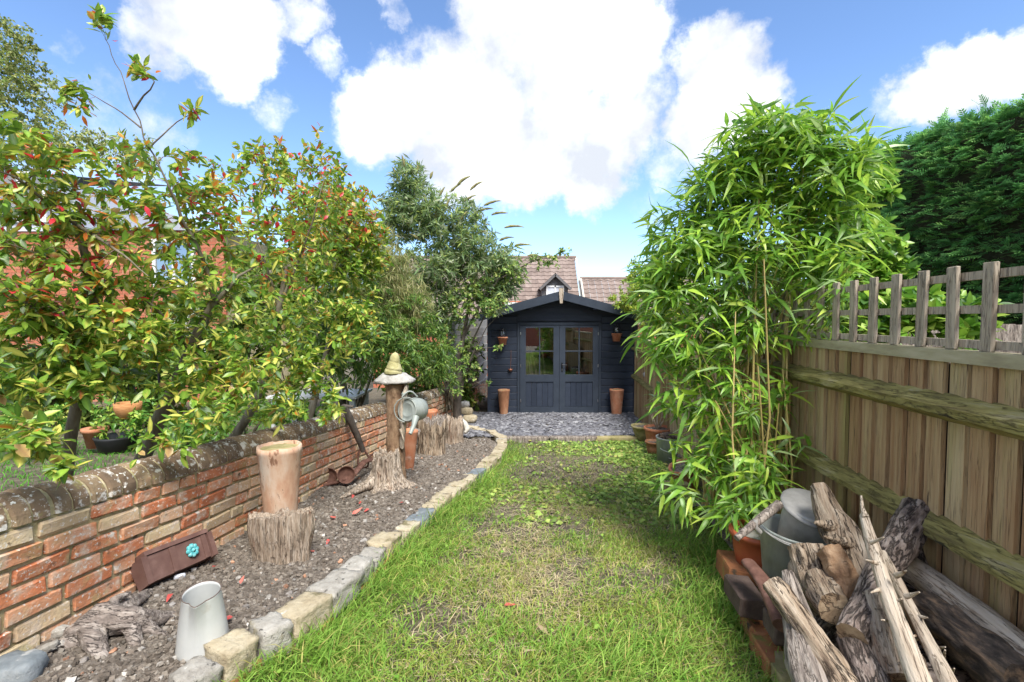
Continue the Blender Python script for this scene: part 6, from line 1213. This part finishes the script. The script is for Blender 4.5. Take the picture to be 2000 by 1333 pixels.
lb = [(1490,260,80,55,3.0,.3,77),(1560,290,80,60,2.95,.3,77),(1420,340,80,60,3.15,.35,86),(1640,350,60,60,2.75,.25,51),(1500,370,110,70,3.1,.4,118),(1380,420,80,70,3.2,.35,99),(1590,420,80,80,2.9,.35,86),(1330,500,70,70,3.2,.35,91),(1450,480,110,80,3.1,.45,130),(1300,590,60,70,3.15,.3,64),(1560,520,80,70,2.9,.35,47),(1400,580,100,80,3.1,.4,88),(1290,670,50,50,3.05,.25,37),(1370,690,90,70,3.05,.35,79),(1470,640,80,75,2.95,.35,43),(1340,770,60,50,3.0,.25,23),(1420,790,80,65,2.9,.3,31),(1500,760,40,70,2.8,.25,8),(1370,880,70,60,2.9,.25,32),(1450,900,80,60,2.75,.3,39),(1505,890,35,45,2.7,.2,6),(1330,960,50,45,2.85,.2,14),(1420,990,60,50,2.6,.2,25),(1650,560,50,40,2.55,.2,12),(1600,620,35,50,2.6,.2,9),(1560,870,25,40,2.6,.12,3),(1480,960,40,50,2.5,.15,12),(1285,430,30,30,3.3,.15,12),(1270,540,30,50,3.2,.2,25),(1650,290,55,35,2.8,.25,30),(1690,320,30,30,2.75,.2,11),(1600,250,50,35,2.9,.2,22),(1640,460,50,60,2.7,.25,30),(1600,520,50,60,2.75,.25,28)]
E = lobe_points(lb); br, dirs = skeleton([(p, r) for p, r in canes], E, .006, .18, branch_bias=.5)
tubes_obj(bam, [(pl, [min(r, .004) for r in rr]) for pl, rr in br], 'cane_twig', 'branches', 4)
out = np.array([[-.35, -.5, 0]]); D2 = dirs*np.array([[1, 1, .4]])+rng.normal(size=dirs.shape)*.25+out*.3
P_, D_ = whorls(E, D2, 4, 7, .8, .13, jitter=.5, flatten=.4); D_[:, 2] += .10-.34*rng.random(len(D_))
n = len(P_); scatter(bam, BA, P_, frame(D_, jup(n, .45)), rng.uniform(.6, 1.12, n), rng.integers(0, len(BA), n), 'leaf', nparts=300)
for (px, py, Y, L, dx_, dz) in []: pass
# laurel beyond the fence
LA = leaf_set([(4, (.10,.22,.03), (.08,.18,.025)), (3, (.20,.34,.05), (.16,.28,.04)), (2, (.32,.42,.09), (.26,.38,.07)), (1, (.055,.12,.03), (.045,.1,.025))], .085, .048, .25, (.0, .25), segs=4, shape=.7)
b0 = Vector((P(1710, 640, 4.4).x, 4.4, EYE-1.5)); plant('laurel_bush', 'glossy broad leaved laurel rising beyond the fence right of the bamboo', 'shrub', b0, stems(b0, 6, .3, 1.9),
      [(1680, 400, 50, 60, 4.4, .35, 46), (1710, 480, 45, 60, 4.3, .3, 50), (1725, 560, 42, 60, 4.2, .3, 50), (1660, 480, 60, 70, 4.4, .35, 60), (1690, 350, 35, 40, 4.5, .3, 22), (1640, 560, 50, 60, 4.3, .3, 40), (1700, 640, 60, 40, 4.0, .3, 34)], LA, 6, 9, 1.1, .07, nparts=240, inner=3, lscale=(.8, 1.2))
b0 = Vector((P(1850, 680, 3.6).x, 3.6, EYE-1.4)); plant('climber_plant', 'low green climber with broad leaves seen through the trellis gaps', 'plant', b0, stems(b0, 5, .3, 1.0),
      [(1780, 600, 50, 45, 3.5, .2, 26), (1840, 610, 50, 40, 3.4, .2, 26), (1890, 600, 40, 30, 3.3, .2, 14), (1700, 620, 60, 45, 3.8, .25, 34), (1760, 650, 70, 30, 3.5, .2, 24), (1880, 650, 60, 25, 3.3, .2, 18)], LA, 5, 8, 1.1, .07, nparts=60, inner=2, lscale=(.8, 1.3))
# clipped conifer hedge
def spray(c0, c1, L=.30):
    V, Fa, C = [], [], []
    def strip(a, d, l, w, cb, ct):
        a = np.array(a); d = np.array(d)/np.linalg.norm(d); s = np.cross(d, [0, 0, 1.]); s /= np.linalg.norm(s); n0 = len(V)
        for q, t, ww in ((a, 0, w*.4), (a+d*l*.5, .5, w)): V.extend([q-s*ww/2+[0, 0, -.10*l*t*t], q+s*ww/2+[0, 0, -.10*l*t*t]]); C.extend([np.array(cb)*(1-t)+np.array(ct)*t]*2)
        V.append(a+d*l+[0, 0, -.10*l]); C.append(np.array(ct))
        Fa.extend([[n0, n0+1, n0+3], [n0, n0+3, n0+2], [n0+2, n0+3, n0+4]])
    strip((0, 0, 0), (0, 1, 0), L, .02, c0, c1)
    for k in range(5):
        y = L*(.12+.16*k); l = L*(.5-.07*k)
        for sx in (-1, 1): strip((0, y, -.01*k), (sx*.75, .8, random.uniform(-.15, .15)), l*random.uniform(.8, 1.1), .026, c0, c1)
    return np.array(V), np.array(Fa), np.array(C)
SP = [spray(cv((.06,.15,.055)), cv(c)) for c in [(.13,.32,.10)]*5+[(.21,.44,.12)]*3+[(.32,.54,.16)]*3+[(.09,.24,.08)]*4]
hd = thing('conifer_hedge', (7.6, 7.4, -1.5), 'tall dense clipped conifer hedge rising beyond the fence at the right edge', 'hedge')
A0, A1 = np.array([6.35, 9.6]), np.array([8.4, 3.6]); dl = (A1-A0)/np.linalg.norm(A1-A0); nl = np.array([-dl[1], dl[0]]); nl = nl if nl[0] < 0 else -nl
LH = np.linalg.norm(A1-A0)
def hed(u, z, o): q = A0+dl*u+nl*o; return np.array([q[0], q[1], z])
HT = EYE+3.0; pos, dr = [], []
for _ in range(9500):
    u = rng.random()*LH; z = -1.0+rng.random()*(HT+.9); und = .16*nz(u*1.1, z*1.4, 1)+.10*nz(u*3, z*4, 2); lay_ = .07*math.sin(z*9+1.5*nz(u*1.2, z, 4)); pos.append(hed(u, z, und+lay_-.12*(z > HT-.3)*(z-HT+.3)/.3*1.5)); dr.append([nl[0]+rng.normal()*.5, nl[1]+rng.normal()*.5, rng.normal()*.22+.12])
for _ in range(2600):
    u = rng.random()*LH; w = -rng.random()*1.6; pos.append(hed(u, HT+.12*nz(u*2, w*2, 3), w)); dr.append([nl[0]*.5+rng.normal()*.6, nl[1]*.5+rng.normal()*.6, .7+rng.normal()*.3])
for _ in range(110):
    u = rng.random()*LH; w = -rng.random()*.7; h = rng.random()*.35
    for k in range(5): pos.append(hed(u, HT+h*k/5, w)); dr.append([rng.normal()*.5, rng.normal()*.5, 1.0])
pos = np.array(pos); dr = np.array(dr); n = len(pos); vid = rng.integers(0, len(SP), n)
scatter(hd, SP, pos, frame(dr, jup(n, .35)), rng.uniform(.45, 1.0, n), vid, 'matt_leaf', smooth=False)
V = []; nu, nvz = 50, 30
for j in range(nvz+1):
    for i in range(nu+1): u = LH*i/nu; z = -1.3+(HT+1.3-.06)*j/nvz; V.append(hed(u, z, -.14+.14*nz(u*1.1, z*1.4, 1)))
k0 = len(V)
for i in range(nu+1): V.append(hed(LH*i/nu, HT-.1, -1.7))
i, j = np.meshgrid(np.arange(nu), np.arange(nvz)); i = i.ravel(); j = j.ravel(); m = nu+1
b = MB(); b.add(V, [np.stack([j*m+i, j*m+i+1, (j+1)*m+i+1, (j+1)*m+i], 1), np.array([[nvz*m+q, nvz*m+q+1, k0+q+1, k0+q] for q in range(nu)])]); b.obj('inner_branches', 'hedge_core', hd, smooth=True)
# yellow-green shrub by the shed
PV = leaf_set([(4, (.24,.32,.05), (.18,.27,.04)), (3, (.38,.40,.07), (.3,.35,.05)), (2, (.12,.2,.03), (.1,.17,.03)), (1, (.5,.46,.1), (.4,.4,.08))], .05, .022, .25, segs=2)
b0 = Vector((P(1290, 760, 9.0).x, 9.0, -1.0)); plant('golden_shrub', 'yellow green small leaved shrub leaning over the right end of the shed roof', 'shrub', b0, stems(b0, 6, .5, 2.0),
      [(1250, 570, 40, 40, 8.9, .4, 150), (1290, 610, 55, 50, 8.9, .4, 180), (1215, 590, 28, 20, 8.9, .25, 60), (1300, 540, 40, 40, 9.0, .3, 120), (1240, 530, 14, 30, 9.0, .15, 36), (1270, 545, 30, 40, 9.0, .3, 75), (1235, 600, 25, 15, 8.8, .2, 36), (1340, 600, 50, 70, 9.0, .4, 165)], PV, 8, 12, 1.0, .12, mat='matt_leaf', lscale=(.9, 1.5), inner=3)
# leggy plant in the wide terracotta pot
b0 = g1+Vector((0, 0, .27)); plant('potted_succulent', 'grey green leggy plant growing in the wide terracotta pot', 'plant', b0, [([b0, b0+Vector((.06*math.cos(a), .06*math.sin(a), .1)), b0+Vector((.12*math.cos(a), .12*math.sin(a), .2+.05*(k % 3)))], [.012, .010, .006]) for k, a in enumerate(np.arange(9)*.7)],
      None, leaf_set([(3, (.17,.24,.12), (.14,.2,.1)), (1, (.1,.17,.06), (.08,.14,.05))], .05, .018, .2, segs=2), 6, 9, 1.0, .05, bark='pale_wood', ends=np.array([b0+Vector((.13*math.cos(a), .13*math.sin(a), .24+.05*(k % 3))) for k, a in enumerate(np.arange(9)*.7)]))
# ================================================================== ground cover
def blades(n, xy_fn, zf, h, w, bend, cols, seed, name, mat='grass', lean=None):
    r = np.random.default_rng(seed); xy = xy_fn(n, r); n = len(xy); z = zf(xy)
    H = h(xy, r); a = r.random(n)*2*math.pi; dx, dy = np.cos(a), np.sin(a); ba = r.random(n)*2*math.pi; bd = bend(xy, r)*H
    bx, by = np.cos(ba)*bd, np.sin(ba)*bd
    if lean is not None: bx += lean[0]*H; by += lean[1]*H
    W_ = w*(.7+.6*r.random(n)); V = np.zeros((n, 7, 3)); C = np.zeros((n, 7, 3)); col = cols(xy, r)
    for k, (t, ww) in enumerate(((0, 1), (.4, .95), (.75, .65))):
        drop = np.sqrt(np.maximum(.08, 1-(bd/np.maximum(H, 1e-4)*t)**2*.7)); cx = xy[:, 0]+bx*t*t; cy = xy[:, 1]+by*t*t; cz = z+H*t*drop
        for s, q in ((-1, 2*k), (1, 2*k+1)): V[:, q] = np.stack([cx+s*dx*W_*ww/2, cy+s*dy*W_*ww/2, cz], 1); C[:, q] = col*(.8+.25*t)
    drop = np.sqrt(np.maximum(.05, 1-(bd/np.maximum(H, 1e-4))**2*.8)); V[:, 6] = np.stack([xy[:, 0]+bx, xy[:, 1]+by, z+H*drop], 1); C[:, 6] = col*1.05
    f = np.array([[0,1,3],[0,3,2],[2,3,5],[2,5,4],[4,5,6]]); Fa = (f[None]+(np.arange(n)*7)[:, None, None]).reshape(-1, 3)
    me = np_mesh(name, V.reshape(-1, 3), Fa, mat, C.reshape(-1, 3), smooth=True); o = bpy.data.objects.new(name, me); COL.objects.link(o); o['kind'] = 'stuff'; return o
PXs = np.linspace(.3, 7, 200); PXv = np.array([path_x(y) for y in PXs])
def pxv(y): return np.interp(y, PXs, PXv)
def rxv(y): return np.where(y < 3.4, 1.09-.245+.13*y, 1.15+.125*y)
def lz(xy): return LAW0-LAWS*xy[:, 1]
NV = {}
def nfield(xy, sc, seed=0):
    g = NV.get(seed)
    if g is None: g = np.random.default_rng(seed+900).random((64, 64)); NV[seed] = g
    x = xy[:, 0]*sc+20; y = xy[:, 1]*sc; i = np.floor(x).astype(int); j = np.floor(y).astype(int); fx = x-i; fy = y-j; fx = fx*fx*(3-2*fx); fy = fy*fy*(3-2*fy); i %= 64; j %= 64; i1 = (i+1) % 64; j1 = (j+1) % 64
    return (g[i, j]*(1-fx)+g[i1, j]*fx)*(1-fy)+(g[i, j1]*(1-fx)+g[i1, j1]*fx)*fy
def edged(xy): return np.minimum(xy[:, 0]-pxv(xy[:, 1]), rxv(xy[:, 1])-xy[:, 0])
def lawn_xy(keep, y0=.9, y1=6.7, p=1.7):
    def f(n, r):
        y = y0+(y1-y0)*r.random(n)**p; a = pxv(y)+.0; b_ = rxv(y)+.14; x = a+(b_-a)*r.random(n); xy = np.stack([x, y], 1); return xy[r.random(n) < keep(xy)]
    return f
def worn(xy):
    a = pxv(xy[:, 1]); u = (xy[:, 0]-a)/(rxv(xy[:, 1])-a); return np.clip(1.25-3.2*np.abs(u-.52), 0, 1)*np.clip(.35+1.5*(nfield(xy, 2.0, 21)-.35)+.5*(nfield(xy, 6, 22)-.5), 0, 1)
def lush(xy):                                                       # how lush: edges and the near right
    l = np.clip(1-(xy[:, 0]-pxv(xy[:, 1]))/.42, 0, 1); r_ = np.clip(1-(rxv(xy[:, 1])-xy[:, 0])/.42, 0, 1)*np.clip((3.8-xy[:, 1])/.8, 0, 1)
    return np.clip(np.maximum(np.maximum(l, r_), .34*np.clip((3.4-xy[:, 1])/1.2, 0, 1))+.7*(nfield(xy, 3.1, 1)-.5)-.35*worn(xy), 0, 1)
def greens(xy, r):
    n = len(xy); k = r.random((n, 1)); base = np.array([.14, .30, .040])*(1-k)+np.array([.27, .39, .075])*k; y = (r.random((n, 1)) < .12); return np.where(y, np.array([[.40, .36, .12]]), base)*(.75+.5*r.random((n, 1)))
def drys(xy, r):
    n = len(xy); k = r.random((n, 1)); g = np.array([.22, .30, .045])*(1-k)+np.array([.36, .40, .09])*k; d = np.array([.50, .42, .23])*(1-k)+np.array([.36, .29, .14])*k
    return np.where(r.random((n, 1)) < (.14+.3*(nfield(xy, 2.3, 4)[:, None]-.4)+.42*worn(xy)[:, None]), d, g)*(.8+.4*r.random((n, 1)))
far = lambda xy: np.clip((5.0-xy[:, 1])/1.2, .18, 1)
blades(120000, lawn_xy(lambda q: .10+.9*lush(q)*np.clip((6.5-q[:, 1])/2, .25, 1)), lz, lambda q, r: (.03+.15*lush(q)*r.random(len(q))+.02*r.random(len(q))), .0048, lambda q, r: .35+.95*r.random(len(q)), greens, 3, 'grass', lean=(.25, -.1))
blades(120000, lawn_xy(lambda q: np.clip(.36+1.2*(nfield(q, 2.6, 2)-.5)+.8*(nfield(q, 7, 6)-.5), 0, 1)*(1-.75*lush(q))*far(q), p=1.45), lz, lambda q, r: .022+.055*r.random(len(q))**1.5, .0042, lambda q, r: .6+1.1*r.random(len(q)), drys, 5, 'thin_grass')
def straw(xy, r): n = len(xy); return np.array([[.52, .44, .28]])*(.6+.7*r.random((n, 1)))
blades(52000, lawn_xy(lambda q: (.2+.6*worn(q))*(1-lush(q))*far(q), p=1.5), lambda q: lz(q)+.012, lambda q, r: .012+.02*r.random(len(q)), .004, lambda q, r: 2.2+2.5*r.random(len(q)), straw, 8, 'dry_thatch')
blades(13000, lambda n, r: np.stack([wall_x(2+6*(v := r.random(n)))-.25-3.2*r.random(n), 2+6*v], 1), lambda q: EYE-.98-.075*q[:, 1], lambda q, r: .03+.04*r.random(len(q)), .005, lambda q, r: .4+.6*r.random(len(q)), lambda q, r: np.array([[.10, .33, .025]])*(.7+.6*r.random((len(q), 1))), 9, 'neighbour_grass')
# tufts at the far bed corner and weeds
def weeds(n, keep, y0, y1, L, spec, name, zup, seed, p=1.0, lsc=(.6, 1.3), tilt=.5):
    r = np.random.default_rng(seed); xy = lawn_xy(keep, y0, y1, p)(n, r); n = len(xy); lv = leaf_set(spec, L, L*.75, .15, (.0, .3), segs=2, shape=.8)
    a = r.random(n)*6.28; d = np.stack([np.cos(a), np.sin(a), r.normal(size=n)*.25+.15], 1); pos = np.concatenate([xy, (lz(xy)+zup*r.random(n))[:, None]], 1)
    V, Fa, C = join_inst(lv, pos, frame(d, np.array([0, 0, 1.])+r.normal(size=(n, 3))*tilt), r.uniform(*lsc, n), r.integers(0, len(lv), n)); me = np_mesh(name, V, Fa, 'matt_leaf', C, True); o = bpy.data.objects.new(name, me); COL.objects.link(o); o['kind'] = 'stuff'
weeds(15000, lambda q: np.clip(.15+1.7*(nfield(q, 1.9, 11)-.42)+.9*(nfield(q, 5, 12)-.5)+.45*np.clip((q[:, 0]-pxv(q[:, 1])-.4)/1.2, 0, 1), 0, 1), 3.5, 6.95, .045, [(4, (.19,.30,.06), (.15,.25,.05)), (3, (.28,.38,.09), (.24,.34,.08)), (2, (.12,.2,.04), (.1,.17,.03)), (1, (.4,.38,.12), (.36,.35,.1))], 'creeping_weeds', .03, 31)
weeds(2600, lambda q: lush(q)*.6, 1.4, 4.0, .022, [(3, (.14,.30,.04), (.11,.25,.03)), (2, (.22,.36,.06), (.18,.32,.05))], 'clover', .06, 33, p=1.4)
# soil crumbs, stones and chips
def crumbs(n, xy_fn, zf, size, cols, name, mat, seed, flatk=(1, 1, .7), p=3):
    r = np.random.default_rng(seed); xy = xy_fn(n, r); n = len(xy); var = []
    for k in range(8):
        V, Fa = rock(1, 1, 1, 100+k+seed, 1 if seed == 43 else 0, .2 if seed != 43 else .6, .5); T = np.concatenate([Fa[:, [0, 1, 2]], Fa[:, [0, 2, 3]]]); c = np.array(cols[k % len(cols)]); var.append((V*np.array(flatk), T, np.tile(c, (len(V), 1))))
    s = size[0]+(size[1]-size[0])*r.random(n)**p; d = r.normal(size=(n, 3)); d[:, 2] *= .35 if flatk[2] > .4 else .12; up = np.array([0, 0, 1.])+r.normal(size=(n, 3))*(.8 if flatk[2] > .4 else .14)
    pos = np.concatenate([xy, (zf(xy)+s*.12)[:, None]], 1); V, Fa, C = join_inst(var, pos, frame(d, up), s, r.integers(0, 8, n)); C = C*(.7+.6*r.random(len(C)//len(var[0][0])).repeat(len(var[0][0]))[:, None]) if len(C) % len(var[0][0]) == 0 else C
    me = np_mesh(name, V, Fa, mat, C, False); o = bpy.data.objects.new(name, me); COL.objects.link(o); o['kind'] = 'stuff'
def bed_xy(n, r): y = 1.2+(YEND-1.25)*r.random(n)**1.5; a = wall_x(y)+.02; b_ = np.where(y < PATH[11].y, pxv(y)-.10, pxv(y)-.2); return np.stack([a+(b_-a)*r.random(n), y], 1)
bz = lambda q: np.array([bed_z(x, y) for x, y in q])
crumbs(16000, bed_xy, bz, (.004, .021), [(.135,.112,.09),(.175,.147,.12),(.095,.078,.062),(.215,.187,.155),(.26,.23,.195),(.155,.128,.103)], 'soil_crumbs', 'crumbs', 41)
crumbs(1500, bed_xy, bz, (.005, .030), [(.36,.34,.31),(.28,.26,.235),(.45,.42,.38),(.22,.20,.185),(.40,.22,.14),(.3,.28,.26)], 'pebbles', 'crumbs', 43, p=3.5)
crumbs(900, lambda n, r: np.stack([(y := .8+2.6*r.random(n))*0+rb_x(y)+.05+(fence_x(y)-rb_x(y)-.05)*r.random(n), y], 1), lambda q: zr(q[:, 1]), (.008, .03), [(.075,.06,.045),(.16,.12,.08),(.3,.2,.12),(.05,.04,.03)], 'border_crumbs', 'crumbs', 44, (1.2, .6, .35))
crumbs(9500, lambda n, r: np.stack([-1.0+3.7*r.random(n), 6.98+2.75*r.random(n)], 1), lambda q: np.array([pat_z(x, y) for x, y in q])+.008, (.035, .095), [(.135,.135,.15),(.19,.19,.205),(.10,.10,.115),(.25,.25,.26),(.16,.155,.165)], 'slate_chips', 'slate', 45, (1, .55, .10), p=1.3)
crumbs(2500, lambda n, r: np.stack([r.uniform(-.2, 2.6, n), 4+2.9*r.random(n)], 1), lambda q: lz(q)+.004, (.006, .03), [(.06,.05,.038),(.12,.1,.075),(.2,.17,.13),(.28,.25,.2)], 'lawn_crumbs', 'crumbs', 46)
# ================================================================== behind the camera: the owner's house that the panes mirror
oh = thing('owner_house', (1.2, -4.5, 0), 'brick house across the garden mirrored in the shed panes', 'house')
b = MB(); b.box(-3.5, .3, -4.8, -4.5, 0, 5); b.box(.31, 1.9, -4.8, -4.5, 0, .9); b.box(.31, 1.9, -4.8, -4.5, 2.2, 5); b.box(1.91, 6, -4.8, -4.5, 0, 5); b.obj('wall', 'far_brick', oh)
b = MB()
for (x0, x1, z0, z1) in ((.31,.39,.9,2.2),(1.82,1.9,.9,2.2),(.39,1.82,2.12,2.2),(.39,1.82,.9,.98),(1.07,1.13,.98,2.12),(.39,1.07,1.6,1.65),(1.13,1.82,1.6,1.65)): b.box(x0, x1, -4.62, -4.45, z0, z1)
b.obj('window_frame', 'white_paint', oh)
b = MB(); b.box(.32, 1.89, -4.75, -4.7, .91, 2.19); b.obj('window_pane', 'lilac_render', oh)
